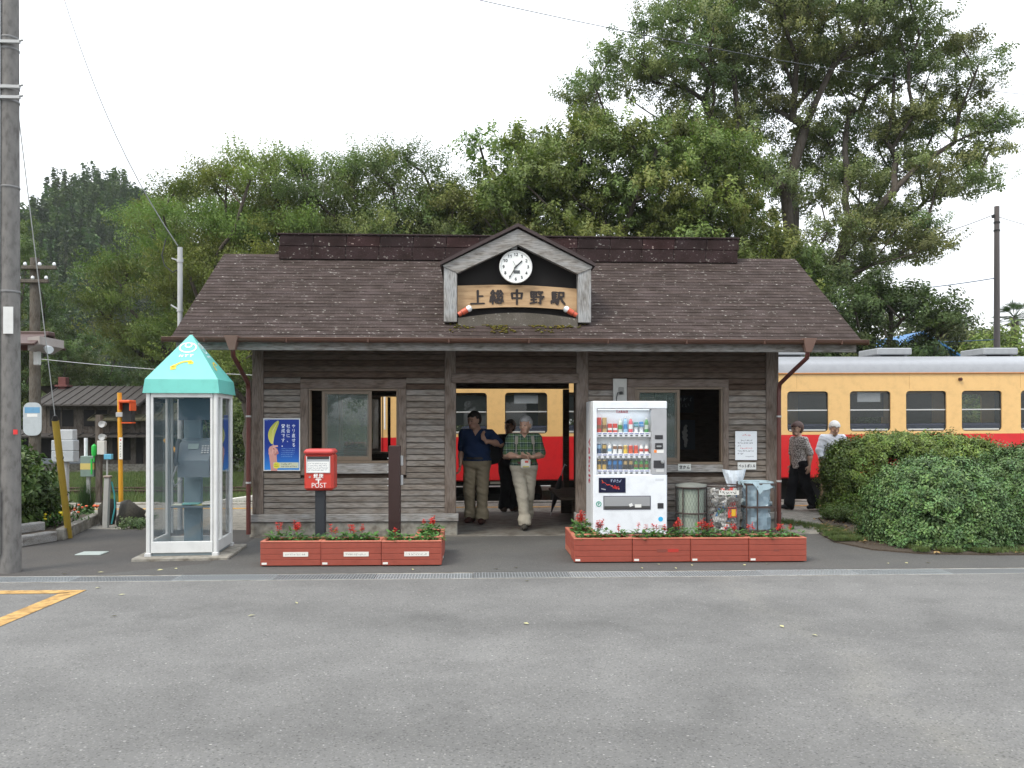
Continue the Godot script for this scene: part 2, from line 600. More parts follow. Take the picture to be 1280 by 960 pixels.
# brush-written character as a thin raised shape, size s, on the plane z = 0
func brush_geo(ch: String, s: float, w: float) -> Geo:
	var g := Geo.new()
	var lift := 0.0
	for st in GLYPH[ch]:
		lift += 0.0004
		for k in range(0, st.size() - 2, 2):
			var a := Vector2(st[k] / 100.0 - 0.5, 0.5 - st[k + 1] / 100.0) * s
			var b := Vector2(st[k + 2] / 100.0 - 0.5, 0.5 - st[k + 3] / 100.0) * s
			var d := (b - a).normalized()
			var e := Vector2(-d.y, d.x)
			var wide := w * (1.15 if absf(d.y) > absf(d.x) else 0.85)
			var poly := PackedVector2Array([a - d * wide * 0.35 - e * wide * 0.2, a + e * -wide * 0.55, b - e * wide * 0.42, b + d * wide * 0.45, b + e * wide * 0.42, a + e * wide * 0.55, a - d * wide * 0.35 + e * wide * 0.3])
			g.slab(poly, 0.004 + lift, 0.006)
			lift += 0.0002
	return g

func text_part(parent: Node, called: String, txt: String, size: float, m: Material, at: Vector3, bold := true, serif := false) -> MeshInstance3D:
	var t := TextMesh.new()
	var f := SystemFont.new()
	f.font_names = PackedStringArray(["Droid Serif" if serif else "Droid Sans"])
	f.font_weight = 700 if bold else 400
	t.font = f
	t.text = txt
	t.font_size = 32
	t.pixel_size = size / 32.0
	t.depth = 0.002
	t.curve_step = 1.0
	var o := part(parent, called, t, m)
	o.position = at
	return o

# weathered roofing: base colour with broad staining and scattered pale lichen, tile of 4 m
func lichen_tex(seed_: int, base: Color, spots: int, size := 768) -> ImageTexture:
	var f := FastNoiseLite.new()
	f.seed = seed_
	f.frequency = 0.012
	f.fractal_octaves = 5
	var big := f.get_seamless_image(size, size)
	f.frequency = 0.15
	f.fractal_octaves = 2
	var small := f.get_seamless_image(size, size)
	var img := Image.create(size, size, false, Image.FORMAT_RGB8)
	for y in size:
		for x in size:
			var a := big.get_pixel(x, y).r
			var b := small.get_pixel(x, y).r
			var k := (0.62 + 0.7 * a) * (0.75 + 0.5 * b)
			img.set_pixel(x, y, Color(base.r * k, base.g * k, base.b * k * lerpf(0.94, 1.05, a)).linear_to_srgb())
	var r := RandomNumberGenerator.new()
	r.seed = seed_
	var made := 0
	while made < spots * 3:
		var x := r.randi() % size
		var y := r.randi() % size
		if big.get_pixel(x, y).r + r.randf() * 0.5 < 0.6: continue
		made += 1
		var strong := made < spots
		var g := r.randf_range(0.24, 0.5) if strong else r.randf_range(0.1, 0.22)
		var c := Color(g, g * 0.985, g * 0.88).linear_to_srgb()
		var w := r.randi_range(2, 7) if strong else r.randi_range(1, 3)
		var h := r.randi_range(2, 4) if strong else r.randi_range(1, 2)
		for q in w:
			for k in h:
				if r.randf() < 0.25: continue
				var px := (x + q) % size
				var py := (y + k + (q * r.randi_range(0, 1)) / 3) % size
				img.set_pixel(px, py, img.get_pixel(px, py).lerp(c, r.randf_range(0.55, 1.0)))
	return ImageTexture.create_from_image(img)

func roof_materials() -> void:
	M.shingle = []
	for k in 3:
		var m := StandardMaterial3D.new()
		if k == 0: M.t_shingle = lichen_tex(21, Color(0.06, 0.046, 0.042), 900)
		m.albedo_texture = M.t_shingle
		m.albedo_color = lin([0.94, 1.0, 0.88][k], [0.94, 0.99, 0.88][k], [0.94, 0.98, 0.89][k])
		m.uv1_offset = Vector3(0.37 * k, 0.13 * k, 0)
		m.roughness = 0.93
		m.metallic_specular = 0.2
		M.shingle.append(m)
	M.ridge = []
	M.t_ridge = lichen_tex(33, Color(0.036, 0.023, 0.023), 450, 512)
	for k in 3:
		var m := StandardMaterial3D.new()
		m.albedo_texture = M.t_ridge
		m.albedo_color = lin([1.0, 0.85, 1.12][k], [1.0, 0.88, 0.95][k], [1.0, 0.9, 0.95][k])
		m.uv1_triplanar = true
		m.uv1_world_triplanar = true
		m.uv1_scale = Vector3(0.4, 0.4, 0.4)
		m.roughness = 0.9
		m.metallic_specular = 0.25
		M.ridge.append(m)
	M.roof_edge = mat(0.045, 0.03, 0.03, 0.8)
	var l := StandardMaterial3D.new()
	l.albedo_texture = lichen_tex(57, Color(0.1, 0.088, 0.072), 400, 512)
	l.uv1_triplanar = true
	l.uv1_world_triplanar = true
	l.uv1_scale = Vector3(0.5, 0.5, 0.5)
	l.roughness = 0.95
	M.lichen_ledge = l

# ---------------------------------------------------------------- ground and tracks
func sheet(pts: Array, y: float, thick: float) -> Geo:
	# outline of (x, depth) pairs, counter-clockwise seen from above
	var g := Geo.new()
	var poly := PackedVector2Array()
	for p in pts: poly.append(Vector2(p[0], p[1]))
	g.xf = Transform3D(Basis(Vector3(1, 0, 0), Vector3(0, 0, -1), Vector3(0, 1, 0)), Vector3(0, y, 0))
	g.slab(poly, 0.0, thick)
	return g

func build_ground() -> void:
	setting("ground", sheet([[-500, -300], [500, -300], [500, 600], [-500, 600]], -0.56, 0.0), M.field)
	setting("parking_lot", sheet([[-40, -40], [40, -40], [40, 8.36], [-40, 8.36]], 0.0, 0.6), M.lot)
	setting("forecourt", sheet([[-3.95, 8.72], [40, 8.72], [40, 11.44], [-2.95, 11.44], [-2.95, 9.4]], 0.0, 0.6), M.dark_asphalt)
	setting("driveway", sheet([[-40, 8.72], [-3.96, 8.72], [-2.96, 9.4], [-2.96, 12.2], [-14, 13.2], [-40, 13.2]], -0.003, 0.6), M.drive)
	setting("platform", sheet([[-2.955, 11.445], [40, 11.445], [40, 16.0], [-16, 16.0], [-16, 13.21], [-14, 13.21], [-2.955, 12.21]], -0.004, 0.6), M.platform)
	var cop := Node3D.new()
	cop.name = "platform_kerb"
	add_child(cop)
	meta(cop, "", "", "", "structure")
	var kg := Geo.new().box(Vector3(0, -0.29, 0), Vector3(0.995, 0.6, 0.24), 0.012)
	var km := kg.mesh()
	for k in 46:
		var o := part(cop, "kerb_block", km, M.concrete)
		o.position = Vector3(-15.5 + k, 0.008 + 0.006 * sin(k * 2.3), -16.13)
	var yl := mat(0.62, 0.33, 0.035, 0.8)
	tri_tex(yl, M.t_stone, Vector3(1.5, 1.5, 1.5))
	over(yl, M.t_blotch, Vector3(0.8, 0.8, 0.8))
	setting("platform_line", sheet([[-9, 15.14], [30, 15.14], [30, 15.27], [-9, 15.27]], 0.001, 0.0), yl)
	# worn yellow parking mark
	var ym := mat(0.5, 0.31, 0.105, 0.85)
	tri_tex(ym, M.t_stone, Vector3(1.1, 1.1, 1.1))
	over(ym, M.t_blotch, Vector3(0.7, 0.7, 0.7))
	setting("road_marking", sheet([[-3.62, 7.96], [-12, 8.04], [-12, 7.89], [-3.82, 7.81]], 0.004, 0.0), ym)
	var bar := sheet([[-3.80, 7.79], [-3.625, 7.957], [-3.68, 5.4], [-3.84, 5.4]], 0.0046, 0.0)
	setting("road_marking", bar, ym)
	# drain with steel grates
	var dr := setting("drain", sheet([[-14, 8.361], [14, 8.361], [14, 8.719], [-14, 8.719]], -0.09, 0.3), mat(0.05, 0.048, 0.045, 0.95))
	var gg := Geo.new()
	for s in [-1, 1]:
		gg.box(Vector3(0, 0, 0.135 * s), Vector3(0.992, 0.03, 0.012))
		gg.box(Vector3(0.49 * s, 0, 0), Vector3(0.008, 0.03, 0.26))
	for k in 31:
		gg.box(Vector3(-0.465 + k * 0.031, 0.0, 0), Vector3(0.0075, 0.028, 0.258))
	for k in 3: gg.box(Vector3(0, 0.004, -0.07 + k * 0.07), Vector3(0.97, 0.016, 0.007))
	var gm := gg.mesh()
	var gmats := [mat(0.36, 0.38, 0.39, 0.5, 0.5), mat(0.27, 0.28, 0.285, 0.6, 0.4), mat(0.43, 0.45, 0.46, 0.45, 0.5)]
	for k in 24:
		var o := part(dr, "grate", gm, gmats[(k * 7 + k / 3) % 3])
		o.position = Vector3(-11.5 + k, -0.012 - 0.003 * (k % 3), -8.54)
	var lips := Geo.new()
	for s in [[8.361, 8.398], [8.682, 8.719]]:
		lips.box(Vector3(0, -0.15, -(s[0] + s[1]) / 2), Vector3(28, 0.294, s[1] - s[0] - 0.002))
	part(dr, "drain_edge", lips, M.concrete)
	# manhole
	var mh := Geo.new()
	mh.box(Vector3(0, 0.0, 0), Vector3(0.3, 0.012, 0.24), 0.004)
	mh.box(Vector3(0, 0.002, 0), Vector3(0.26, 0.012, 0.2), 0.003)
	single("drain_cover", mh, painted(0.33, 0.38, 0.36, 0.6), "pale square inspection cover set in the driveway asphalt", "cover", "", Vector3(-4.56, 0.002, -10.15))
	# tracks
	for tr in [[18.2, "railway_track"], [24.2, "railway_track"]]:
		var t := Node3D.new()
		t.name = numbered(tr[1])
		add_child(t)
		meta(t, "", "", "", "structure")
		t.position = Vector3(0, -0.55, -tr[0])
		part(t, "ballast", Geo.new().box(Vector3(0, -0.02, 0), Vector3(90, 0.1, 2.6), 0.04), M.ballast if tr[0] < 20 else M.field)
		for s in [-0.53, 0.53]:
			var r := Geo.new()
			r.box(Vector3(0, 0.17, s), Vector3(90, 0.035, 0.06), 0.006)
			r.box(Vector3(0, 0.11, s), Vector3(90, 0.09, 0.016))
			r.box(Vector3(0, 0.06, s), Vector3(90, 0.014, 0.11))
			part(t, "rail", r, M.rust)
		var sl := Geo.new().box(Vector3(), Vector3(0.2, 0.1, 2.0), 0.01).mesh()
		for k in (60 if tr[0] > 20 else 0):
			part(t, "sleeper", sl, M.old_wood).position = Vector3(-26 + k * 0.62, 0.005, 0)
	# opposite platform with its sloping end
	var op := Node3D.new()
	op.name = "opposite_platform"
	add_child(op)
	meta(op, "", "", "", "structure")
	var pg := Geo.new()
	var a := [Vector3(-7.6, -0.62, -20.6), Vector3(-3.6, -0.12, -20.6), Vector3(20, -0.12, -20.6)]
	for k in 2:
		var p: Vector3 = a[k]
		var q: Vector3 = a[k + 1]
		var back := Vector3(0, 0, -2.0)
		pg.quad(p, q, q + back, p + back)
		pg.quad(Vector3(p.x, -0.7, p.z), Vector3(q.x, -0.7, q.z), q, p)
	part(op, "slab", pg, M.platform)
	for k in 2:
		part(op, "coping", Geo.new().bar(a[k] + Vector3(0, 0.03, 0.02), a[k + 1] + Vector3(0, 0.03, 0.02), 0.26, 0.12, 0.01), painted(0.55, 0.54, 0.5, 0.8))

# ---------------------------------------------------------------- station
# shiplap board: flat face with a recessed upper lip, so that a dark groove shows between boards
func clap(x0: float, x1: float, y: float, h: float, zf: float, tilt: float) -> Geo:
	var g := Geo.new()
	var b := 0.028 + tilt
	var t := b - 0.006
	var ym := y + h * 0.84
	var e := 0.003
	var prof := [Vector2(y, 0.0), Vector2(y, b - e), Vector2(y + e, b), Vector2(ym - e, t + 0.002), Vector2(ym, t - e), Vector2(ym, 0.004), Vector2(y + h, 0.003), Vector2(y + h, 0.0)]
	for k in prof.size() - 1:
		var p: Vector2 = prof[k]
		var q: Vector2 = prof[k + 1]
		g.quad(Vector3(x0, p.x, zf + p.y), Vector3(x1, p.x, zf + p.y), Vector3(x1, q.x, zf + q.y), Vector3(x0, q.x, zf + q.y))
	for s in [0, 1]:
		var x := x0 if s == 0 else x1
		var a := [Vector3(x, y, zf), Vector3(x, y, zf + b), Vector3(x, ym, zf + t), Vector3(x, ym, zf)]
		if s == 1: g.quad(a[1], a[0], a[3], a[2])
		else: g.quad(a[0], a[1], a[2], a[3])
	return g

func window_unit(p: Node3D, x0: float, x1: float, y0: float, y1: float, z: float, sashes: Array) -> void:
	# brown aluminium frame, with sashes given as [x0, x1, layer]
	var w := part(p, "window", Geo.new()
		.bx(Vector3(x0, y0, z - 0.1), Vector3(x1, y0 + 0.035, z + 0.005), 0.004)
		.bx(Vector3(x0, y1 - 0.03, z - 0.1), Vector3(x1, y1, z + 0.005), 0.004)
		.bx(Vector3(x0, y0 + 0.036, z - 0.1), Vector3(x0 + 0.025, y1 - 0.031, z + 0.003), 0.004)
		.bx(Vector3(x1 - 0.025, y0 + 0.036, z - 0.1), Vector3(x1, y1 - 0.031, z + 0.003), 0.004), M.sash)
	for s in sashes:
		var zz: float = z - 0.03 - 0.04 * s[2]
		var g := Geo.new()
		var t := 0.042
		g.bx(Vector3(s[0], y0 + 0.037, zz - 0.014), Vector3(s[0] + t, y1 - 0.032, zz + 0.014), 0.003)
		g.bx(Vector3(s[1] - t, y0 + 0.037, zz - 0.014), Vector3(s[1], y1 - 0.032, zz + 0.014), 0.003)
		g.bx(Vector3(s[0] + t, y0 + 0.037, zz - 0.012), Vector3(s[1] - t, y0 + 0.037 + 0.06, zz + 0.012), 0.003)
		g.bx(Vector3(s[0] + t, y1 - 0.032 - 0.045, zz - 0.012), Vector3(s[1] - t, y1 - 0.032, zz + 0.012), 0.003)
		part(w, "sash", g, M.sash)
		var q := Geo.new()
		q.quad(Vector3(s[0] + t, y0 + 0.09, zz), Vector3(s[1] - t, y0 + 0.09, zz), Vector3(s[1] - t, y1 - 0.07, zz), Vector3(s[0] + t, y1 - 0.07, zz))
		part(w, "pane", q, M.glass_dusty)

func build_station() -> Node3D:
	var S := thing("station_building", "weathered timber station building with brown shingle gable roof and open entrance", "building")
	var zf := -11.5
	rng.seed = 41
	# framing posts of the front
	var posts := [[-3.01, -2.86, 0.31, 3.0], [-0.39, -0.235, 0.31, 3.0], [1.436, 1.605, 0.31, 3.0], [4.12, 4.295, 0.31, 3.0]]
	for q in posts:
		part(S, "post", Geo.new().bx(Vector3(q[0], q[2], zf - 0.1), Vector3(q[1], q[3], zf + 0.045), 0.008), M.post_wood)
	# concrete plinth and sill beams
	for q in [[-3.05, -0.215], [1.42, 4.33]]:
		part(S, "plinth", Geo.new().bx(Vector3(q[0], -0.1, zf - 0.12), Vector3(q[1], 0.2, zf + 0.035), 0.012), M.concrete)
		part(S, "sill_beam", Geo.new().bx(Vector3(q[0] + 0.01 - 0.012, 0.202, zf - 0.1), Vector3(q[1] - 0.01 + 0.025, 0.309, zf + 0.06), 0.008), M.grey_wood_x)
	# clapboards, broken round the windows
	var holes := [[-2.363, -0.919, 0.862, 2.161], [2.145, 3.586, 0.868, 2.171]]
	var pitch := 0.0815
	for side in 2:
		var xa: float = [-2.858, 1.607][side]
		var xb: float = [-0.392, 4.118][side]
		var h: Array = holes[side]
		var k := 0
		while 0.312 + k * pitch < 2.95:
			var y := 0.312 + k * pitch
			var segs := [[xa, xb]]
			if y + 0.07 > h[2] and y + 0.01 < h[3]:
				segs = [[xa, h[0] - 0.001], [h[1] + 0.001, xb]]
			for s in segs:
				var g := clap(s[0], s[1], y + rng.randf_range(-0.002, 0.002), pitch, zf, rng.randf_range(-0.003, 0.005))
				part(S, "plank", g, M.plank_brown_shaded[rng.randi() % 3] if y > 1.95 and rng.randf() < 0.85 else M.plank[rng.randi() % 6])  # upper rows mostly take the brown that has eave shade in it
			k += 1
	# over the entrance
	for k in 9:
		part(S, "plank", clap(-0.233, 1.434, 2.25 + k * pitch, pitch, zf, rng.randf_range(-0.003, 0.004)), M.plank_brown_shaded[rng.randi() % 3])
	part(S, "lintel", Geo.new().bx(Vector3(-0.30, 2.112, zf - 0.05), Vector3(1.47, 2.245, zf + 0.07), 0.008), M.beam_wood)
	# sheathing behind the boards
	for q in [[-3.0, -2.34, 0.2, 3.0], [-2.34, -0.94, 0.2, 0.95], [-2.34, -0.94, 2.1, 3.0], [-0.94, -0.24, 0.2, 3.0], [1.44, 2.17, 0.2, 3.0], [2.17, 3.56, 0.2, 0.95], [2.17, 3.56, 2.1, 3.0], [3.56, 4.28, 0.2, 3.0], [-0.24, 1.44, 2.13, 3.0]]:
		part(S, "wall_panel", Geo.new().bx(Vector3(q[0] + 0.001, q[2], zf - 0.085), Vector3(q[1] - 0.001, q[3], zf - 0.004)), M.inner_wood)
	# window casings
	var cas := [[-2.363, -0.919, 0.862, 2.161, -2.254, -1.029, 1.0, 2.035], [2.145, 3.586, 0.868, 2.171, 2.255, 3.507, 0.972, 2.062]]
	for q in cas:
		part(S, "casing", Geo.new().bx(Vector3(q[0], q[7], zf - 0.06), Vector3(q[1], q[3], zf + 0.042), 0.006), M.beam_wood)
		part(S, "casing", Geo.new().bx(Vector3(q[4] + 0.001, q[2], zf - 0.06), Vector3(q[5] - 0.001, q[6], zf + 0.04), 0.006), M.grey_wood_x)
		part(S, "casing", Geo.new().bx(Vector3(q[0], q[2] - 0.02, zf - 0.06), Vector3(q[4], q[7] - 0.001, zf + 0.045), 0.006), M.post_wood)
		part(S, "casing", Geo.new().bx(Vector3(q[5], q[2] - 0.02, zf - 0.06), Vector3(q[1], q[7] - 0.001, zf + 0.045), 0.006), M.post_wood)
	window_unit(S, -2.252, -1.031, 1.002, 2.033, zf + 0.025, [[-2.075, -1.395, 0], [-2.05, -1.42, 1]])
	window_unit(S, 2.257, 3.505, 0.974, 2.06, zf + 0.025, [[2.285, 2.9, 0], [2.3, 2.88, 1]])
	# rear wall with its openings
	var zr := -14.3
	var rear := [[-3.0, -2.3, 0, 3.0], [-2.3, -0.55, 0, 1.02], [-2.3, -0.55, 2.03, 3.0], [-0.55, -0.3, 0, 3.0], [-0.3, 1.66, 2.14, 3.0], [1.80, 2.3, 0, 3.0], [2.3, 3.5, 0, 1.02], [2.3, 3.5, 2.03, 3.0], [3.5, 4.28, 0, 3.0]]
	for q in rear:
		part(S, "wall_panel", Geo.new().bx(Vector3(q[0] + 0.001, q[2], zr - 0.05), Vector3(q[1] - 0.001, q[3], zr + 0.05)), M.inner_wood)
	part(S, "post", Geo.new().bx(Vector3(1.56, 0.0, zr - 0.06), Vector3(1.66, 2.13, zr + 0.07), 0.006), M.inner_wood)
	window_unit(S, -2.3, -0.55, 1.02, 2.03, zr + 0.04, [[-2.27, -1.58, 0]])
	part(S, "mullion", Geo.new().bx(Vector3(-1.46, 1.06, zr - 0.02), Vector3(-1.415, 1.99, zr + 0.02)), M.inner_wood)
	window_unit(S, 2.3, 3.5, 1.02, 2.03, zr + 0.04, [[2.33, 2.55, 0]])
	# gable walls, partitions, ceiling, floor
	for q in [[-3.0, -2.92], [4.2, 4.28]]:
		part(S, "wall_panel", Geo.new().bx(Vector3(q[0], 0, zr + 0.051), Vector3(q[1], 3.0, zf - 0.1)), M.inner_wood)
		var gp := Geo.new()
		gp.xf = Transform3D(Basis(Vector3(0, 0, -1), Vector3(0, 1, 0), Vector3(1, 0, 0)), Vector3(q[1], 0, 0))
		gp.slab(PackedVector2Array([Vector2(11.5, 2.9), Vector2(14.4, 2.9), Vector2(14.4, 3.0), Vector2(13.0, 3.95), Vector2(11.5, 2.98)]), 0.0, q[1] - q[0] - 0.01)
		part(S, "gable_panel", gp, M.plank[0])
	part(S, "partition", Geo.new().bx(Vector3(-0.36, 0, zr + 0.052), Vector3(-0.3, 2.6, zf - 0.72)), M.inner_wood)
	part(S, "partition", Geo.new().bx(Vector3(1.74, 0, zr + 0.052), Vector3(1.8, 2.6, zf - 0.12)), M.inner_wood)
	part(S, "partition", Geo.new().bx(Vector3(2.98, 0, -13.42), Vector3(4.19, 2.6, -13.36)), M.inner_wood)
	part(S, "ceiling", Geo.new().bx(Vector3(-2.9, 2.62, zr + 0.06), Vector3(4.19, 2.66, zf - 0.09)), M.inner_wood)
	part(S, "floor", Geo.new().bx(Vector3(-2.99, -0.3, zr - 0.06), Vector3(4.27, 0.012, zf + 0.1), 0.01), M.floor_concrete)
	# bench in the waiting room
	part(S, "bench", Geo.new().bx(Vector3(1.3, 0.4, -14.2), Vector3(1.73, 0.44, -12.3), 0.005).bx(Vector3(1.5, 0.012, -14.1), Vector3(1.7, 0.4, -14.05)).bx(Vector3(1.5, 0.012, -12.5), Vector3(1.7, 0.4, -12.45)), M.inner_wood)
	# roof
	var rf := Geo.new()
	var e0 := Vector2(10.75, 2.66)
	var e1 := Vector2(13.0, 4.17)
	var dir := (e1 - e0).normalized()
	var nor := Vector2(-dir.y, dir.x)
	for s in [0, 1]:
		for q in [[0.0, -0.075]]:
			var a0: Vector2 = e0 + nor * q[0] - dir * 0.0
			var a1: Vector2 = e1 + nor * q[0]
			var b0: Vector2 = e0 + nor * q[1]
			var b1: Vector2 = e1 + Vector2(0, -0.09)
			var pts := [a0, a1, b1, b0]
			var w := []
			for p in pts: w.append(Vector2(p.x if s == 0 else 26.0 - p.x, p.y))
			rf.xf = Transform3D(Basis(Vector3(0, 0, -1), Vector3(0, 1, 0), Vector3(1, 0, 0)), Vector3(5.13, 0, 0))
			rf.slab(PackedVector2Array(w), 0.0, 8.95)
	var roof := part(S, "roof", rf, M.beam_wood)
	var shingle := M.shingle as Array
	var courses := 27
	var L := e0.distance_to(e1)
	var ex := L / courses
	for s in [0, 1]:
		for k in courses:
			var g := Geo.new()
			var o: Vector2 = e0 + dir * (k * ex - 0.03)
			g.pu = Vector3(0.25, 0, 0)
			g.pv = Vector3(0, -0.25 * dir.y, 0.25 * dir.x) if s == 0 else Vector3(0, -0.25 * dir.y, -0.25 * dir.x)
			var x := -3.84
			while x < 5.14:
				var xe := minf(x + rng.randf_range(0.28, 0.36), 5.14)
				var lift := 0.007 + rng.randf_range(0.0, 0.005)
				var drop := rng.randf_range(-0.005, 0.005)
				var p0 := o + nor * lift + dir * drop
				var p1 := o + dir * (ex + 0.025) + nor * 0.003
				var q0 := p0 - nor * 0.009
				var zs := 1.0 if s == 0 else -1.0
				var f := func(xx: float, pp: Vector2) -> Vector3: return Vector3(xx, pp.y, -pp.x if s == 0 else -(26.0 - pp.x))
				if s == 0:
					g.quad(f.call(x, p0), f.call(xe - 0.003, p0), f.call(xe - 0.003, p1), f.call(x, p1))
					g.quad(f.call(x, q0), f.call(xe - 0.003, q0), f.call(xe - 0.003, p0), f.call(x, p0))
				else:
					g.quad(f.call(xe, p0), f.call(x, p0), f.call(x, p1), f.call(xe, p1))
				x = xe
			part(roof, "shingle_course", g, shingle[(k * 5 + s + (k / 4)) % 3])
	# ridge box of painted boards
	var rb := part(S, "ridge_box", Geo.new().bx(Vector3(-2.96, 4.08, -13.2), Vector3(4.15, 4.42, -12.82), 0.01), M.ridge[0])
	var nn := 14
	for k in nn:
		var w := 7.11 / nn
		part(rb, "ridge_panel", Geo.new().bx(Vector3(-2.962 + k * w, 4.06, -12.815), Vector3(-2.962 + (k + 1) * w - 0.006, 4.255, -12.79), 0.005), M.ridge[(k * 3) % 3])
		part(rb, "ridge_panel", Geo.new().bx(Vector3(-2.962 + k * w + 0.02, 4.26, -12.815), Vector3(-2.962 + (k + 1) * w + 0.012, 4.422, -12.786), 0.005), M.ridge[(k * 5 + 1) % 3])
	part(rb, "ridge_cap", Geo.new().bx(Vector3(-2.99, 4.424, -13.22), Vector3(4.18, 4.455, -12.77), 0.01), M.ridge[1])
	# eaves: fascia, rafters, gutter
	part(S, "fascia", Geo.new().bx(Vector3(-3.8, 2.5, -10.83), Vector3(5.1, 2.615, -10.795), 0.006), M.grey_wood_x)
	for k in 20:
		var x := -3.7 + k * 0.462
		part(S, "rafter", Geo.new().bar(Vector3(x, 2.545, -10.84), Vector3(x, 3.02, -11.55), 0.05, 0.09), M.post_wood)
	var gt := Geo.new()
	var seg := 10
	for k in seg:
		var a0 := PI + PI * k / seg
		var a1 := PI + PI * (k + 1) / seg
		var r := 0.055
		var c := Vector3(0, 2.645, -10.70)
		var p := c + Vector3(0, sin(a0), cos(a0)) * r
		var q := c + Vector3(0, sin(a1), cos(a1)) * r
		var pi_ := c + Vector3(0, sin(a0), cos(a0)) * (r - 0.004)
		var qi := c + Vector3(0, sin(a1), cos(a1)) * (r - 0.004)
		var xa := Vector3(-3.93, 0, 0)
		var xb := Vector3(5.2, 0, 0)
		gt.quad(p + xa, p + xb, q + xb, q + xa)
		gt.quad(qi + xa, qi + xb, pi_ + xb, pi_ + xa)
	gt.tube([Vector3(-3.93, 2.647, -10.645), Vector3(5.2, 2.647, -10.645)], 0.007, 6)
	for x in [-3.93, 5.2]:
		gt.box(Vector3(x, 2.618, -10.7), Vector3(0.005, 0.06, 0.105))
	var gutter := part(S, "gutter", gt, M.copper)
	for k in 9:
		part(gutter, "joint", Geo.new().box(Vector3(-3.4 + k * 1.03, 2.618, -10.70), Vector3(0.02, 0.066, 0.122), 0.01), M.copper)
	for q in [[-3.055, -3.04, -11.38, 0.05], [4.40, 4.26, -11.35, 0.05]]:
		var d := part(S, "downpipe", Geo.new().tube([Vector3(q[0], 2.5, -10.7), Vector3(q[0], 2.42, -10.72), Vector3(lerpf(q[0], q[1], 0.5), 2.27, -11.0), Vector3(q[1], 2.1, q[2] + 0.03), Vector3(q[1], 2.0, q[2]), Vector3(q[1], q[3], q[2])], 0.03, 10), M.pipe)
		var hp := Geo.new()
		var prof := [[0.085, 2.67], [0.075, 2.63], [0.055, 2.56], [0.035, 2.49]]
		for k in 3:
			var a: Array = prof[k]
			var b: Array = prof[k + 1]
			for s in 4:
				var d0 := [Vector3(-1, 0, 1), Vector3(1, 0, 1), Vector3(1, 0, -1), Vector3(-1, 0, -1)]
				var cc := Vector3(q[0], 0, -10.69)
				hp.quad(cc + d0[s] * b[0] + Vector3(0, b[1], 0), cc + d0[(s + 1) % 4] * b[0] + Vector3(0, b[1], 0), cc + d0[(s + 1) % 4] * a[0] + Vector3(0, a[1], 0), cc + d0[s] * a[0] + Vector3(0, a[1], 0))
		part(d, "hopper", hp, painted(0.2, 0.12, 0.095, 0.6))
		for y in [1.65, 0.75]:
			part(d, "bracket", Geo.new().tube([Vector3(q[1], y - 0.012, q[2]), Vector3(q[1], y + 0.012, q[2])], 0.036, 10), M.galv)
	# dormer that carries the clock and the sign
	var zd := -11.0
	var D := part(S, "dormer", Geo.new().bx(Vector3(-0.21, 2.8, -11.24), Vector3(1.404, 3.72, -11.2)).slab(PackedVector2Array([Vector2(-0.3, 3.6), Vector2(1.5, 3.6), Vector2(1.5, 3.66), Vector2(0.597, 4.08), Vector2(-0.3, 3.66)]), -11.2, 0.04), M.black_board)
	for q in [[-0.385, -0.212], [1.404, 1.577]]:
		part(D, "dormer_post", Geo.new().bx(Vector3(q[0], 2.9, zd - 0.25), Vector3(q[1], 3.62, zd), 0.006), M.grey_wood_y)
	var ap := Vector2(0.597, 4.14)
	for s in [-1.0, 1.0]:
		var en := Vector2(0.597 + s * 0.99, 3.65)
		var g := Geo.new()
		var poly := PackedVector2Array([ap + Vector2(s * 0.001, 0), en, en + Vector2(0, -0.02), Vector2(0.597 + s * 0.80, 3.55), ap + Vector2(s * 0.001, -0.21)])
		g.slab(poly, zd + 0.012, 0.1)
		part(D, "rake_board", g, M.grey_wood_x)
		var rg := Geo.new()
		var a := Vector3(0.597, 4.165, 0)
		var b := Vector3(0.597 + s * 1.03, 3.645, 0)
		var th := Vector3(0, 0.045, 0)
		var zf0 := Vector3(0, 0, zd + 0.05)
		var za := Vector3(0, 0, -13.1)
		var zb := Vector3(0, 0, -12.35)
		var q4 := [a + zf0 + th, b + zf0 + th, b + zb + th, a + za + th]
		var q5 := [a + zf0, b + zf0, b + zb, a + za]
		if s > 0:
			rg.quad(q4[0], q4[1], q4[2], q4[3])
			rg.quad(q5[0], q5[1], q4[1], q4[0])
			rg.quad(q5[3], q5[2], q5[1], q5[0])
			rg.quad(q5[1], q5[2], q4[2], q4[1])
		else:
			rg.quad(q4[3], q4[2], q4[1], q4[0])
			rg.quad(q4[0], q4[1], q5[1], q5[0])
			rg.quad(q5[0], q5[1], q5[2], q5[3])
			rg.quad(q4[1], q4[2], q5[2], q5[1])
		part(D, "dormer_roof", rg, M.roof_edge)
		# cheek of the dormer running back to the roof
		var cg := Geo.new()
		var cx: float = 0.597 + s * 0.93
		cg.xf = Transform3D(Basis(Vector3(0, 0, -1), Vector3(0, 1, 0), Vector3(1, 0, 0)), Vector3(cx, 0, 0))
		cg.slab(PackedVector2Array([Vector2(11.26, 2.95), Vector2(12.3, 3.64), Vector2(11.26, 3.64)]), 0.0, 0.03)
		part(D, "dormer_cheek", cg, M.beam_wood)
	# mossy weathering ledge below the sign
	var lp := PackedVector2Array()
	for k in 13:
		var u := k / 12.0
		lp.append(Vector2(-0.20 + 1.6 * u, 2.955 + 0.075 * sin(PI * u)))
	lp.append(Vector2(1.4, 2.8))
	lp.append(Vector2(-0.2, 2.8))
	var lg := Geo.new()
	lp.reverse()
	lg.slab(lp, -11.02, 0.16)
	part(D, "ledge", lg, M.lichen_ledge)
	return S

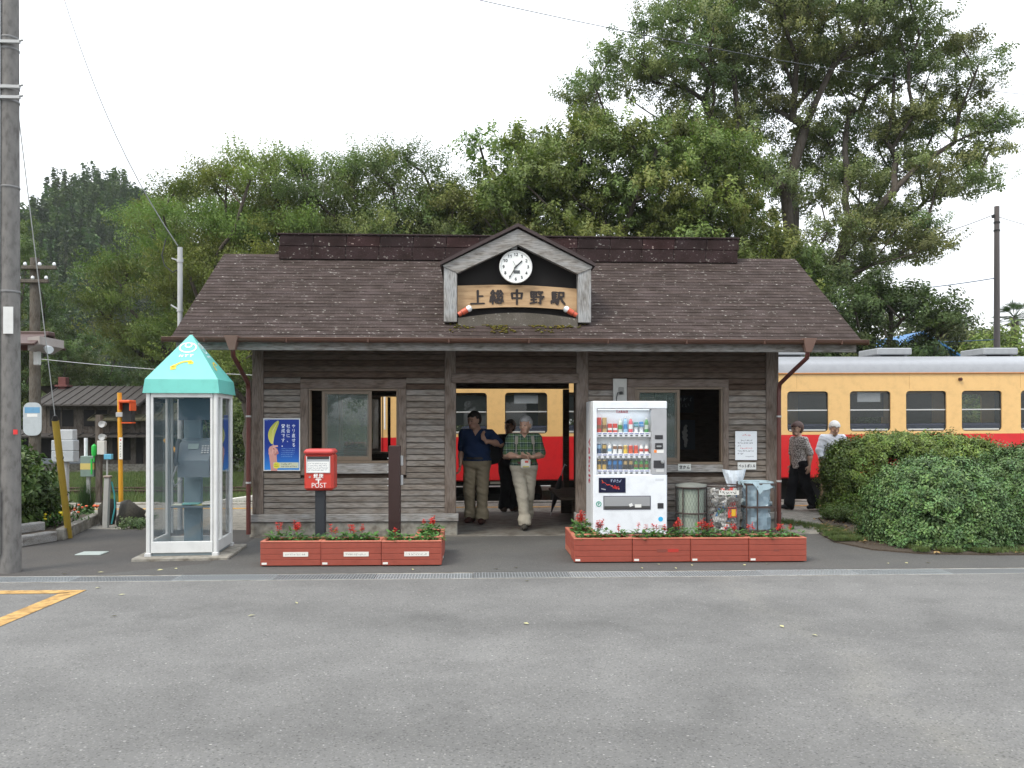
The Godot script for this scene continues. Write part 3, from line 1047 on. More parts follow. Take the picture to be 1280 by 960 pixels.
# ---------------------------------------------------------------- railcar
func rounded(x0: float, x1: float, y0: float, y1: float, r: float, seg := 4) -> PackedVector2Array:
	var p := PackedVector2Array()
	for q in [[x1 - r, y1 - r, 0.0], [x0 + r, y1 - r, 0.5], [x0 + r, y0 + r, 1.0], [x1 - r, y0 + r, 1.5]]:
		for k in seg + 1:
			var a: float = PI * (q[2] + 0.5 * k / seg)
			p.append(Vector2(q[0] + cos(a) * r, q[1] + sin(a) * r))
	return p

# flat ring between a rectangle and a rounded opening inside it, with a reveal going back
func ring(g: Geo, x0: float, x1: float, y0: float, y1: float, inner: PackedVector2Array, z: float, reveal: float, face := 1.0) -> void:
	var m := inner.size()
	var outer := PackedVector2Array()
	var c := Vector2((x0 + x1) / 2, (y0 + y1) / 2)
	for p in inner:
		var d := p - c
		var sx := (x1 - x0) / 2 / maxf(absf(d.x), 1e-6)
		var sy := (y1 - y0) / 2 / maxf(absf(d.y), 1e-6)
		outer.append(c + d * minf(sx, sy))
	for k in m:
		var a := inner[k]
		var b := inner[(k + 1) % m]
		var A := outer[k]
		var B := outer[(k + 1) % m]
		if face > 0: g.quad(Vector3(a.x, a.y, z), Vector3(A.x, A.y, z), Vector3(B.x, B.y, z), Vector3(b.x, b.y, z))
		else: g.quad(Vector3(b.x, b.y, z), Vector3(B.x, B.y, z), Vector3(A.x, A.y, z), Vector3(a.x, a.y, z))
		if reveal != 0.0: g.quad(Vector3(a.x, a.y, z), Vector3(b.x, b.y, z), Vector3(b.x, b.y, z - reveal), Vector3(a.x, a.y, z - reveal))
		# fill the rectangle's corner where the fan skips it
		if absf(A.x - B.x) > 1e-5 and absf(A.y - B.y) > 1e-5:
			var corner := Vector2(A.x if absf(absf(A.x - c.x) - (x1 - x0) / 2) < 1e-5 else B.x, A.y if absf(absf(A.y - c.y) - (y1 - y0) / 2) < 1e-5 else B.y)
			if face > 0: g.tri(Vector3(A.x, A.y, z), Vector3(corner.x, corner.y, z), Vector3(B.x, B.y, z))
			else: g.tri(Vector3(B.x, B.y, z), Vector3(corner.x, corner.y, z), Vector3(A.x, A.y, z))

func build_train() -> void:
	var cream := painted(0.74, 0.475, 0.195, 0.38)
	var red := painted(0.6, 0.018, 0.022, 0.35)
	var silver := painted(0.27, 0.28, 0.3, 0.45)
	var under := mat(0.012, 0.011, 0.010, 0.85)
	var T := thing("railcar", "cream and red diesel railcar standing at the platform behind the station", "railcar", Vector3(5, 0, -16.8))
	T.rotation.z = deg_to_rad(0.33)
	var x0 := -6.82
	var x1 := 13.5
	var w := 2.75
	var yb := 0.41
	var ym := 1.285
	var yt := 2.55
	var wins := []
	for a in [-0.57, 0.66, 1.86, 3.06, 6.49, 7.81, 9.0, 10.19, 11.46, 12.66, 13.86]:
		wins.append(a - 5.0)
	var ww := 0.865
	var wy0 := 1.345
	var wy1 := 2.18
	# side skins of both sides
	for side in 2:
		var lo := Geo.new()
		var up := Geo.new()
		var z := 0.0 if side == 0 else -w
		var f := 1.0 if side == 0 else -1.0
		var q := func(g: Geo, a: float, b: float, c: float, d: float) -> void:
			if f > 0: g.quad(Vector3(a, c, z), Vector3(b, c, z), Vector3(b, d, z), Vector3(a, d, z))
			else: g.quad(Vector3(b, c, z), Vector3(a, c, z), Vector3(a, d, z), Vector3(b, d, z))
		q.call(lo, x0, x1, yb, ym)
		# skirt turned under
		if side == 0: lo.quad(Vector3(x0, yb - 0.03, -0.05), Vector3(x1, yb - 0.03, -0.05), Vector3(x1, yb, 0), Vector3(x0, yb, 0))
		q.call(up, x0, x1, ym, wy0 - 0.03)
		q.call(up, x0, x1, wy1 + 0.03, yt)
		var at := x0
		for a in wins:
			q.call(up, at, a - 0.03, wy0 - 0.03, wy1 + 0.03)
			ring(up, a - 0.03, a + ww + 0.03, wy0 - 0.03, wy1 + 0.03, rounded(a, a + ww, wy0, wy1, 0.075), z, 0.035 * f, f)
			at = a + ww + 0.03
		q.call(up, at, x1, wy0 - 0.03, wy1 + 0.03)
		part(T, "lower_side", lo, red)
		part(T, "upper_side", up, cream)
	for k in 8:
		var sx := -5.45 + k * 2.38
		part(T, "panel_seam", Geo.new().bx(Vector3(sx, yb + 0.01, 0.0), Vector3(sx + 0.004, wy0 - 0.04, 0.0022)), mat(0.2, 0.02, 0.02, 0.6))
		part(T, "panel_seam", Geo.new().bx(Vector3(sx, wy1 + 0.05, 0.0), Vector3(sx + 0.004, yt - 0.01, 0.0022)), mat(0.4, 0.22, 0.08, 0.6))
	# windows of the near side
	var rail := mat(0.55, 0.56, 0.55, 0.4, 0.4)
	var rubber := mat(0.03, 0.03, 0.03, 0.7)
	var tg := M.glass.duplicate() as StandardMaterial3D
	tg.albedo_color = Color(0.3, 0.33, 0.33, 0.25)
	var window_sheet := mat(0.33, 0.36, 0.38, 0.8)
	for k in wins.size():
		var a: float = wins[k]
		var g := Geo.new()
		ring(g, a - 0.01, a + ww + 0.01, wy0 - 0.01, wy1 + 0.01, rounded(a + 0.018, a + ww - 0.018, wy0 + 0.02, wy1 - 0.018, 0.06), -0.03, 0.02)
		var win := part(T, "window", g, rubber)
		var my := lerpf(wy0, wy1, 0.53)
		part(win, "rail", Geo.new().bx(Vector3(a + 0.01, my - 0.012, -0.055), Vector3(a + ww - 0.01, my + 0.014, -0.028), 0.003).bx(Vector3(a + 0.05, wy0 + 0.018, -0.05), Vector3(a + ww - 0.05, wy0 + 0.05, -0.026), 0.003), rail)
		for s in 2:
			var ya := wy0 + 0.03 if s == 0 else my + 0.01
			var yz := my - 0.01 if s == 0 else wy1 - 0.005
			var zz := -0.04 - 0.008 * s
			var p := Geo.new()
			p.quad(Vector3(a + 0.005, ya, zz), Vector3(a + ww - 0.005, ya, zz), Vector3(a + ww - 0.005, yz, zz), Vector3(a + 0.005, yz, zz))
			part(win, "pane", p, tg)
		if k in [1, 5]:
			part(win, "notice", Geo.new().bx(Vector3(a + 0.19, wy1 - 0.22, -0.075), Vector3(a + 0.68, wy1 - 0.02, -0.07)), window_sheet)
	for k in wins.size():
		var a: float = wins[k]
		if k in [3, 8]: continue
		part(T, "window_sheet", Geo.new().bx(Vector3(a - 0.02, wy0 + [0.16, 0.05, 0.3, 0.1][k % 4], -w + 0.05), Vector3(a + ww + 0.02, wy1 + 0.02, -w + 0.058)), mat(0.16, 0.165, 0.15, 0.85))  # opaque sheets added in the far windows to block the bright sky behind
	# inner floor, seats, far lining, roof
	part(T, "car_floor", Geo.new().bx(Vector3(x0 + 0.03, 0.5, -w + 0.03), Vector3(x1 - 0.03, 0.56, -0.03)), under)
	var seat := mat(0.03, 0.035, 0.07, 0.9)
	for s in [-0.35, -w + 0.35]:
		part(T, "seat_bench", Geo.new().bx(Vector3(x0 + 1.6, 0.95, s - 0.26), Vector3(x1 - 0.5, 1.05, s + 0.26), 0.03).bx(Vector3(x0 + 1.6, 1.05, s * 0 + (-0.1 if s > -1 else -w + 0.1) - 0.05), Vector3(x1 - 0.5, 1.5, (-0.1 if s > -1 else -w + 0.1) + 0.05), 0.03), seat)
	part(T, "car_ceiling", Geo.new().bx(Vector3(x0 + 0.03, 2.5, -w + 0.03), Vector3(x1 - 0.03, 2.53, -0.03)), mat(0.4, 0.42, 0.4, 0.7))
	for e in [x0, x1]:
		part(T, "end_panel", Geo.new().bx(Vector3(e - 0.02, yb, -w), Vector3(e + 0.02, ym, 0.0)), red)
		part(T, "end_panel", Geo.new().bx(Vector3(e - 0.02, ym, -w), Vector3(e + 0.02, yt, 0.0)), cream)
	# cab door on the platform side with its steel grab rail
	var door := part(T, "cab_door", Geo.new().bx(Vector3(x0 + 0.62, 0.55, -0.004), Vector3(x0 + 1.2, 2.3, 0.006), 0.004), cream)
	part(door, "door_pane", Geo.new().bx(Vector3(x0 + 0.72, 1.45, 0.004), Vector3(x0 + 1.1, 2.15, 0.009)), rubber)
	part(door, "grab_rail", Geo.new().tube([Vector3(x0 + 0.5, 0.9, 0.04), Vector3(x0 + 0.5, 1.9, 0.04)], 0.013, 6), M.steel)
	part(T, "grab_rail", Geo.new().tube([Vector3(x0 + 0.06, 1.45, 0.05), Vector3(x0 + 0.06, 1.5, 0.06), Vector3(x0 + 0.06, 2.2, 0.06), Vector3(x0 + 0.06, 2.25, 0.02)], 0.018, 6), M.white)
	var rf := Geo.new()
	var seg := 14
	var prof := []
	for k in seg + 1:
		var u := float(k) / seg
		var a := PI * u
		prof.append(Vector2(-w / 2 + cos(a) * (w / 2 + 0.02) * (1.0), yt + 0.43 * pow(sin(a), 0.62)))
	for k in seg:
		var a: Vector2 = prof[k]
		var b: Vector2 = prof[k + 1]
		var na := Vector3(0, 1, 0)
		var i0 := rf.v.size()
		for e in [[a, k], [b, k + 1]]:
			var p: Vector2 = e[0]
			var pa: Vector2 = prof[maxi(0, e[1] - 1)]
			var pb: Vector2 = prof[mini(seg, e[1] + 1)]
			var tn := (pb - pa).normalized()
			var nn := Vector3(0, -tn.x, tn.y)
			rf.vert(Vector3(x0 - 0.02, p.y, p.x), nn)
			rf.vert(Vector3(x1, p.y, p.x), nn)
		rf.ix.append_array(PackedInt32Array([i0, i0 + 2, i0 + 1, i0 + 1, i0 + 2, i0 + 3]))
	part(T, "roof", rf, silver)
	part(T, "rain_strip", Geo.new().bx(Vector3(x0, yt - 0.012, 0.0), Vector3(x1, yt + 0.012, 0.03), 0.004), painted(0.5, 0.2, 0.05, 0.4))
	for x in [1.9, 4.25, 6.65, -0.5, -3.0, -5.2]:
		var g := Geo.new()
		g.box(Vector3(x, 3.08, -w / 2), Vector3(0.78, 0.15, 0.9), 0.02)
		for s in [-0.3, 0.3]:
			g.box(Vector3(x + s, 2.98, -w / 2), Vector3(0.06, 0.08, 0.7))
		part(T, "roof_vent", g, painted(0.3, 0.315, 0.33, 0.5))
	part(T, "marker_lamp", Geo.new().lathe([Vector2(0.0, -0.03), Vector2(0.035, -0.03), Vector2(0.035, 0.03), Vector2(0.0, 0.035)], 12), mat(0.05, 0.006, 0.005, 0.3)).transform = Transform3D(Basis(Vector3.RIGHT, PI / 2), Vector3(5.15, 2.42, 0.02))
	# underframe
	part(T, "underframe", Geo.new().bx(Vector3(x0 + 0.1, 0.28, -w + 0.2), Vector3(x1 - 0.1, 0.5, -0.14)), under)
	for q in [[-3.2, -1.9, -0.25], [-1.6, -0.3, -0.1], [0.2, 1.6, -0.3], [2.0, 3.4, -0.15], [3.9, 5.0, -0.3]]:
		part(T, "equipment_box", Geo.new().bx(Vector3(q[0], q[2], -w + 0.4), Vector3(q[1], 0.3, -0.3), 0.02), under)
	for bx in [-4.9, 9.5]:
		var b := part(T, "bogie", Geo.new().bx(Vector3(bx - 1.3, -0.12, -0.55), Vector3(bx + 1.3, 0.08, -0.42), 0.02).bx(Vector3(bx - 1.3, -0.12, -w + 0.42), Vector3(bx + 1.3, 0.08, -w + 0.55), 0.02).bx(Vector3(bx - 0.2, 0.0, -w + 0.5), Vector3(bx + 0.2, 0.28, -0.5)), under)
		for s in [-0.95, 0.95]:
			for z in [-0.83, -w + 0.77]:
				var g := Geo.new().lathe([Vector2(0.0, -0.06), Vector2(0.4, -0.06), Vector2(0.43, 0.02), Vector2(0.4, 0.06), Vector2(0.0, 0.06)], 20)
				part(b, "wheel", g, M.rust).transform = Transform3D(Basis(Vector3.RIGHT, PI / 2), Vector3(bx + s, 0.05, z))
	# number plate strip low on the side
	part(T, "step_plate", Geo.new().bx(Vector3(-4.65, 0.33, -0.06), Vector3(-4.3, 0.38, -0.03)), mat(0.3, 0.28, 0.24, 0.7))

# ---------------------------------------------------------------- sign, clock, lamps of the dormer
func build_dormer_things() -> void:
	var pale := mat(0.5, 0.335, 0.185, 0.75)
	tri_tex(pale, M.t_soft, Vector3(0.4, 3.5, 3.5))
	over(pale, M.t_blotch, Vector3(0.25, 1.5, 0.5))
	var g := Geo.new()
	var p := PackedVector2Array()
	for k in 13:
		var u := k / 12.0
		p.append(Vector2(-0.208 + 1.608 * u, 3.075 + 0.045 * sin(PI * u) - (0.03 if k == 0 or k == 12 else 0.0)))
	for k in 13:
		var u := 1.0 - k / 12.0
		p.append(Vector2(-0.208 + 1.608 * u, 3.40 + 0.03 * sin(PI * u) - 0.03 * u))
	g.slab(p, 0.0, 0.035)
	var s := thing("station_sign", "pale wooden signboard with five brushed black characters under the clock", "sign", Vector3(0, 0, -11.12))
	part(s, "board", g, pale)
	var ink := mat(0.02, 0.012, 0.01, 0.6)
	var names := ["上", "総", "中", "野", "駅"]
	for k in 5:
		var at: float = [0.06, 0.315, 0.59, 0.86, 1.145][k]
		var o := part(s, "character", brush_geo(names[k], [0.205, 0.195, 0.205, 0.195, 0.19][k], 0.027), ink)
		o.position = Vector3(at, 3.255 - 0.012 * absf(k - 2.0) * 0.5, 0.001)
	# clock
	var c := thing("wall_clock", "round white clock showing twenty-five to two above the signboard", "clock", Vector3(0.572, 3.645, -11.04))
	var turn := Basis(Vector3.RIGHT, PI / 2)
	part(c, "case", Geo.new().lathe([Vector2(0.17, -0.09), Vector2(0.205, -0.08), Vector2(0.218, -0.03), Vector2(0.222, 0.0), Vector2(0.215, 0.016), Vector2(0.203, 0.014), Vector2(0.2, 0.0)], 40), painted(0.72, 0.73, 0.72, 0.35)).basis = turn
	part(c, "face", Geo.new().lathe([Vector2(0.205, 0.0), Vector2(0.0, 0.0005)], 40), mat(0.8, 0.82, 0.8, 0.5)).transform = Transform3D(turn, Vector3(0, 0, 0.001))
	var dark := mat(0.02, 0.02, 0.025, 0.6)
	for k in 12:
		var a := TAU * (k + 1) / 12.0
		text_part(c, "numeral", str(k + 1), 0.056, dark, Vector3(sin(a) * 0.163, cos(a) * 0.163, 0.004), true)
	for h in [[deg_to_rad(47), 0.115, 0.012, 0.0], [deg_to_rad(210), 0.165, 0.008, 0.004], [deg_to_rad(332), 0.085, 0.003, 0.008]]:
		var hg := Geo.new()
		hg.box(Vector3(0, h[1] / 2 - 0.015, 0), Vector3(h[2] * 1.4, h[1] + 0.03, 0.003))
		var o := part(c, "hand", hg, dark)
		o.position = Vector3(0, 0, 0.009 + h[3])
		o.rotation.z = -h[0]
	part(c, "dial_panel", Geo.new().box(Vector3(0.012, -0.068, 0.004), Vector3(0.085, 0.042, 0.004)), mat(0.07, 0.075, 0.08, 0.4))
	part(c, "hanger", Geo.new().box(Vector3(-0.02, 0.26, -0.05), Vector3(0.075, 0.045, 0.05), 0.006), M.galv)
	# two small floodlights aimed at the sign
	for sgn in [-1.0, 1.0]:
		var l := thing("floodlight", "small orange floodlight at the %s end of the wooden signboard" % ("booth-side" if sgn < 0 else "vending-machine-side"), "lamp", Vector3(0.597 + sgn * 0.79, 3.0, -11.03), 0.0, "floodlights of the signboard")
		var d := Vector3(-sgn * 0.86, 0.5, 0.0).normalized()
		var x := d
		var or_ := painted(0.55, 0.1, 0.05, 0.4)
		part(l, "holder", Geo.new().tube([Vector3(), d * 0.05], 0.033, 12).tube([d * 0.056, d * 0.135], 0.04, 12), or_)
		part(l, "collar", Geo.new().tube([d * 0.046, d * 0.06], 0.03, 12), M.black)
		part(l, "bulb", Geo.new().tube([d * 0.135, d * 0.15, d * 0.18, d * 0.2], [0.03, 0.045, 0.043, 0.02], 12), mat(0.8, 0.82, 0.84, 0.15))

# ---------------------------------------------------------------- telephone booth
func build_booth() -> void:
	var B := thing("phone_booth", "glass telephone booth with white frame and turquoise pyramid roof", "phone booth", Vector3(-3.375, 0, -10.1), deg_to_rad(3.5))
	var h := 0.402
	var teal := painted(0.15, 0.52, 0.46, 0.35)
	var frame := painted(0.66, 0.67, 0.66, 0.4)
	part(B, "base_slab", Geo.new().bx(Vector3(-0.52, -0.05, -0.5), Vector3(0.55, 0.035, 0.52), 0.012), M.concrete)
	var fr := Geo.new()
	var top := 1.93
	for sx in [-1, 1]:
		for sz in [-1, 1]:
			part(B, "corner_post", Geo.new().box(Vector3(sx * (h - 0.028), top / 2 + 0.03, sz * (h - 0.028)), Vector3(0.046, top - 0.06, 0.046), 0.01), frame)
			part(B, "foot", Geo.new().box(Vector3(sx * (h - 0.028), 0.05, sz * (h - 0.028)), Vector3(0.07, 0.04, 0.07), 0.005), M.alu)
	for s in 4:
		var b := Basis(Vector3.UP, s * PI / 2)
		var g := Geo.new()
		g.xf = Transform3D(b, Vector3())
		var z := h - 0.024
		g.bx(Vector3(-h + 0.058, 0.07, z - 0.018), Vector3(h - 0.058, 0.2 if s != 2 else 0.16, z + 0.018), 0.004)
		g.bx(Vector3(-h + 0.058, top - 0.07, z - 0.018), Vector3(h - 0.058, top, z + 0.018), 0.004)
		for e in [-1, 1]:
			g.bx(Vector3(e * (h - 0.058), 0.2, z - 0.015), Vector3(e * (h - 0.085), top - 0.07, z + 0.015), 0.003)
		if s == 1: g.bx(Vector3(-0.19, 0.2, z - 0.015), Vector3(-0.15, top - 0.07, z + 0.02), 0.003)
		var f := part(B, "side_frame", g, frame)
		var q := Geo.new()
		q.xf = Transform3D(b, Vector3())
		q.quad(Vector3(-h + 0.08, 0.19, z), Vector3(h - 0.08, 0.19, z), Vector3(h - 0.08, top - 0.065, z), Vector3(-h + 0.08, top - 0.065, z))
		part(f, "pane", q, M.glass_booth)
	part(B, "inner_floor", Geo.new().bx(Vector3(-h + 0.03, 0.036, -h + 0.03), Vector3(h - 0.03, 0.075, h - 0.03)), mat(0.25, 0.3, 0.32, 0.7))
	# canopy
	var rg := Geo.new()
	var e := 0.425
	var y0 := 1.91
	var y1 := 2.07
	var e1 := 0.405
	var ya := 2.62
	var d0 := [Vector3(-1, 0, 1), Vector3(1, 0, 1), Vector3(1, 0, -1), Vector3(-1, 0, -1)]
	for s in 4:
		var a: Vector3 = d0[s]
		var b: Vector3 = d0[(s + 1) % 4]
		rg.quad(a * e + Vector3(0, y0, 0), b * e + Vector3(0, y0, 0), b * e1 + Vector3(0, y1, 0), a * e1 + Vector3(0, y1, 0))
		rg.quad(a * e1 + Vector3(0, y1, 0), b * e1 + Vector3(0, y1, 0), b * 0.012 + Vector3(0, ya, 0), a * 0.012 + Vector3(0, ya, 0))
	rg.quad(Vector3(-0.012, ya, 0.012), Vector3(0.012, ya, 0.012), Vector3(0.012, ya, -0.012), Vector3(-0.012, ya, -0.012))
	rg.quad(Vector3(-e, y0, -e), Vector3(e, y0, -e), Vector3(e, y0, e), Vector3(-e, y0, e))
	var can := part(B, "canopy", rg, teal)
	# printed marks on the two faces one sees
	var white := mat(0.8, 0.82, 0.82, 0.5)
	var yel := mat(0.75, 0.52, 0.02, 0.5)
	for s in 2:
		var bas := Basis(Vector3.UP, s * PI / 2)
		var slope := Vector3(0, ya - y1, -(e1 - 0.012)).normalized()
		var out := Vector3.RIGHT.cross(slope)
		var face := Transform3D(Basis(Vector3.RIGHT, slope, out), Vector3(0, y1, e1) + out * 0.004)
		var xf := Transform3D(bas, Vector3()) * face
		var g := Geo.new()
		var loop := []
		var rad := []
		for k in 40:
			var u := k / 39.0
			var an := deg_to_rad(118) - TAU * u * 1.0
			loop.append(Vector3(-0.002 + cos(an) * 0.094, 0.475 + sin(an) * 0.072, 0))
		for k in 22:
			var u := k / 21.0
			var an := deg_to_rad(118) + deg_to_rad(330) * u
			loop.append(Vector3(0.0 + cos(an) * 0.036, 0.505 + sin(an) * 0.036 + 0.008, 0))
		for k in loop.size() - 1:
			var a: Vector3 = loop[k]
			var b: Vector3 = loop[k + 1]
			if a.distance_to(b) < 1e-4: continue
			var n2 := (b - a).normalized().cross(Vector3(0, 0, 1)) * 0.0085
			g.quad(a + n2, b + n2, b - n2, a - n2)
		for k in 3:
			for st in GLYPH["NTT"[k]]:
				for j in range(0, st.size() - 2, 2):
					var a := Vector3(-0.078 + k * 0.056 + st[j] * 0.0005 - st[j + 1] * 0.0001, 0.365 - st[j + 1] * 0.00038, 0.0002 * k)
					var b := Vector3(-0.078 + k * 0.056 + st[j + 2] * 0.0005 - st[j + 3] * 0.0001, 0.365 - st[j + 3] * 0.00038, 0.0002 * k)
					var n2 := (b - a).normalized().cross(Vector3(0, 0, 1)) * 0.006
					g.quad(a + n2, b + n2, b - n2, a - n2)
		part(can, "emblem", g, white).transform = xf
		var hs := Geo.new()
		var arc := []
		var rr := []
		for k in 11:
			var u := k / 10.0
			arc.append(Vector3(-0.135 + 0.21 * u, 0.175 + 0.085 * u + 0.035 * sin(PI * u), 0))
			rr.append(0.022 if u < 0.15 or u > 0.85 else 0.012)
		for k in 10:
			var a: Vector3 = arc[k]
			var b: Vector3 = arc[k + 1]
			var dd := (b - a).normalized().cross(Vector3(0, 0, 1))
			hs.quad(a + dd * rr[k], b + dd * rr[k + 1], b - dd * rr[k + 1] * 0.8, a - dd * rr[k] * 0.8)
		hs.quad(arc[0] + Vector3(-0.012, -0.04, 0), arc[0] + Vector3(0.045, -0.03, 0), arc[1] + Vector3(0.025, 0, 0), arc[0] + Vector3(-0.02, 0.012, 0))
		hs.quad(arc[9] + Vector3(-0.015, -0.04, 0), arc[10] + Vector3(0.02, -0.035, 0), arc[10] + Vector3(0.02, 0.0, 0), arc[9] + Vector3(-0.02, 0, 0))
		part(can, "handset_mark", hs, yel).transform = xf
	# telephone column, telephone and shelf
	var grey := painted(0.16, 0.2, 0.23, 0.5)
	part(B, "column", Geo.new().bx(Vector3(-0.14, 0.08, -0.3), Vector3(0.06, 1.88, -0.2), 0.006), painted(0.2, 0.27, 0.31, 0.6))
	part(B, "shelf", Geo.new().bx(Vector3(-0.22, 0.555, -0.22), Vector3(0.3, 0.575, 0.08), 0.005), grey)
	part(B, "notice_panel", Geo.new().bx(Vector3(-0.2, 1.6, -0.2), Vector3(0.22, 1.86, -0.19)), mat(0.1, 0.15, 0.2, 0.6))
	part(B, "poster", Geo.new().bx(Vector3(h - 0.05, 1.0, -0.33), Vector3(h - 0.048, 1.66, -0.12)), mat(0.02, 0.1, 0.35, 0.5))
	var ph := thing("payphone", "grey public telephone with keypad mounted inside the glass booth", "telephone", B.position + Vector3(0.02, 1.02, 0.06), deg_to_rad(3.5))
	var body := Geo.new()
	var side := PackedVector2Array([Vector2(-0.2, -0.1), Vector2(0.06, -0.1), Vector2(0.06, 0.1), Vector2(-0.06, 0.33), Vector2(-0.2, 0.36)])
	body.xf = Transform3D(Basis(Vector3(0, 0, 1), Vector3(0, 1, 0), Vector3(-1, 0, 0)), Vector3())
	body.slab(side, 0.14, 0.36)
	part(ph, "body", body, grey)
	var tilt := Basis(Vector3.RIGHT, -0.48)
	part(ph, "screen", Geo.new().box(Vector3(), Vector3(0.12, 0.07, 0.004), 0.0, tilt), mat(0.3, 0.38, 0.36, 0.3)).position = Vector3(0.02, 0.265, -0.018)
	for r in 4:
		for cc in 3:
			part(ph, "key", Geo.new().box(Vector3(), Vector3(0.024, 0.018, 0.008), 0.003, tilt), mat(0.55, 0.57, 0.57, 0.5)).position = Vector3(0.13 + cc * 0.032, 0.27 - r * 0.026, -0.02 + r * 0.013)
	var hsg := Geo.new().tube([Vector3(-0.13, 0.34, 0.02), Vector3(-0.14, 0.3, 0.05), Vector3(-0.14, 0.1, 0.13), Vector3(-0.13, 0.05, 0.12)], [0.03, 0.022, 0.022, 0.032], 10)
	part(ph, "handset", hsg, mat(0.05, 0.06, 0.07, 0.5))
	part(ph, "cord", Geo.new().tube([Vector3(-0.13, 0.05, 0.12), Vector3(-0.18, -0.1, 0.12), Vector3(-0.17, -0.2, 0.08), Vector3(-0.1, -0.12, 0.0)], 0.009, 6), M.steel)
	rng.seed = 5
	for k in 4:
		var o := single("leaflet", Geo.new().box(Vector3(), Vector3(0.2, 0.012, 0.15), 0.002), mat([0.6, 0.2, 0.55, 0.7][k], [0.62, 0.5, 0.5, 0.68][k], [0.5, 0.45, 0.15, 0.6][k], 0.7), ["cream booklet at the left end of the phone booth shelf", "green booklet on the phone booth shelf", "yellow booklet on the phone booth shelf", "white booklet at the right end of the phone booth shelf"][k], "booklet", "booklets in the phone booth", B.position + Vector3(-0.12 + k * 0.115, 0.583 + 0.013 * (k % 2), -0.04 + 0.02 * (k % 2)))
		o.rotation.y = rng.randf_range(-0.3, 0.3)

# ---------------------------------------------------------------- post box, brown post
func build_post() -> void:
	var P := thing("post_box", "red post box on a dark post behind the planters", "post box", Vector3(-1.822, 0, -9.98))
	var red := painted(0.52, 0.045, 0.03, 0.4)
	part(P, "post", Geo.new().bx(Vector3(-0.058, 0, -0.09), Vector3(0.058, 0.78, 0.02), 0.01), mat(0.02, 0.024, 0.03, 0.5))
	var g := Geo.new()
	g.bx(Vector3(-0.172, 0.765, -0.2), Vector3(0.172, 1.2, 0.09), 0.028)
	part(P, "box", g, red)
	part(P, "hood", Geo.new().bx(Vector3(-0.176, 1.185, -0.205), Vector3(0.176, 1.255, 0.115), 0.026), painted(0.5, 0.055, 0.05, 0.4))
	part(P, "slot", Geo.new().bx(Vector3(-0.14, 1.135, 0.088), Vector3(0.13, 1.17, 0.096), 0.004), mat(0.03, 0.03, 0.03, 0.5))
	var img := Image.create(256, 150, false, Image.FORMAT_RGB8)
	img.fill(Color(0.86, 0.87, 0.86))
	rng.seed = 8
	for k in 26: img.fill_rect(Rect2i(0, 0, 256, 26), Color(0.62, 0.64, 0.66))
	for y in [44, 70, 96, 120]: squiggle(img, 14, 240, y, 14, Color(0.25, 0.27, 0.35), 2.0)
	var q := Geo.new()
	q.quad(Vector3(-0.135, 0.985, 0.0965), Vector3(0.125, 0.985, 0.0965), Vector3(0.125, 1.135, 0.0965), Vector3(-0.135, 1.135, 0.0965), true)
	part(P, "collection_notice", q, print_mat(img))
	part(P, "notice_frame", Geo.new().bx(Vector3(-0.145, 0.975, 0.086), Vector3(0.135, 0.986, 0.102)).bx(Vector3(-0.145, 0.986, 0.086), Vector3(-0.135, 1.17, 0.102)).bx(Vector3(0.125, 0.986, 0.086), Vector3(0.135, 1.17, 0.102)), M.alu)
	var white := mat(0.8, 0.8, 0.78, 0.5)
	for k in 2:
		part(P, "character", brush_geo(["郵", "便"][k], 0.055, 0.0062), white).position = Vector3(-0.032 + k * 0.06, 0.94, 0.0915)
	part(P, "postal_mark", brush_geo("〒", 0.07, 0.014), white).position = Vector3(-0.002, 0.89, 0.0915)
	text_part(P, "lettering", "POST", 0.075, white, Vector3(0, 0.825, 0.093), false)
	part(P, "lock", Geo.new().lathe([Vector2(0.013, 0), Vector2(0.012, 0.006), Vector2(0.0, 0.006)], 12), M.steel).transform = Transform3D(Basis(Vector3.RIGHT, PI / 2), Vector3(-0.105, 0.925, 0.09))
	# square brown post with fittings for a board
	var b := thing("sign_post", "square dark brown metal post with small brackets behind the planters", "post", Vector3(-0.965, 0, -10.25))
	part(b, "shaft", Geo.new().bx(Vector3(-0.068, 0, -0.07), Vector3(0.075, 1.285, 0.07), 0.006), painted(0.032, 0.014, 0.012, 0.45))
	for y in [1.1, 0.86]:
		part(b, "bracket", Geo.new().bx(Vector3(0.076, y - 0.06, -0.03), Vector3(0.105, y + 0.06, 0.03), 0.004), M.galv)
	for k in 5:
		part(b, "bolt", Geo.new().tube([Vector3(-0.068, 1.13 - k * 0.085, 0.02), Vector3(-0.085, 1.13 - k * 0.085, 0.02)], 0.008, 6), M.steel)

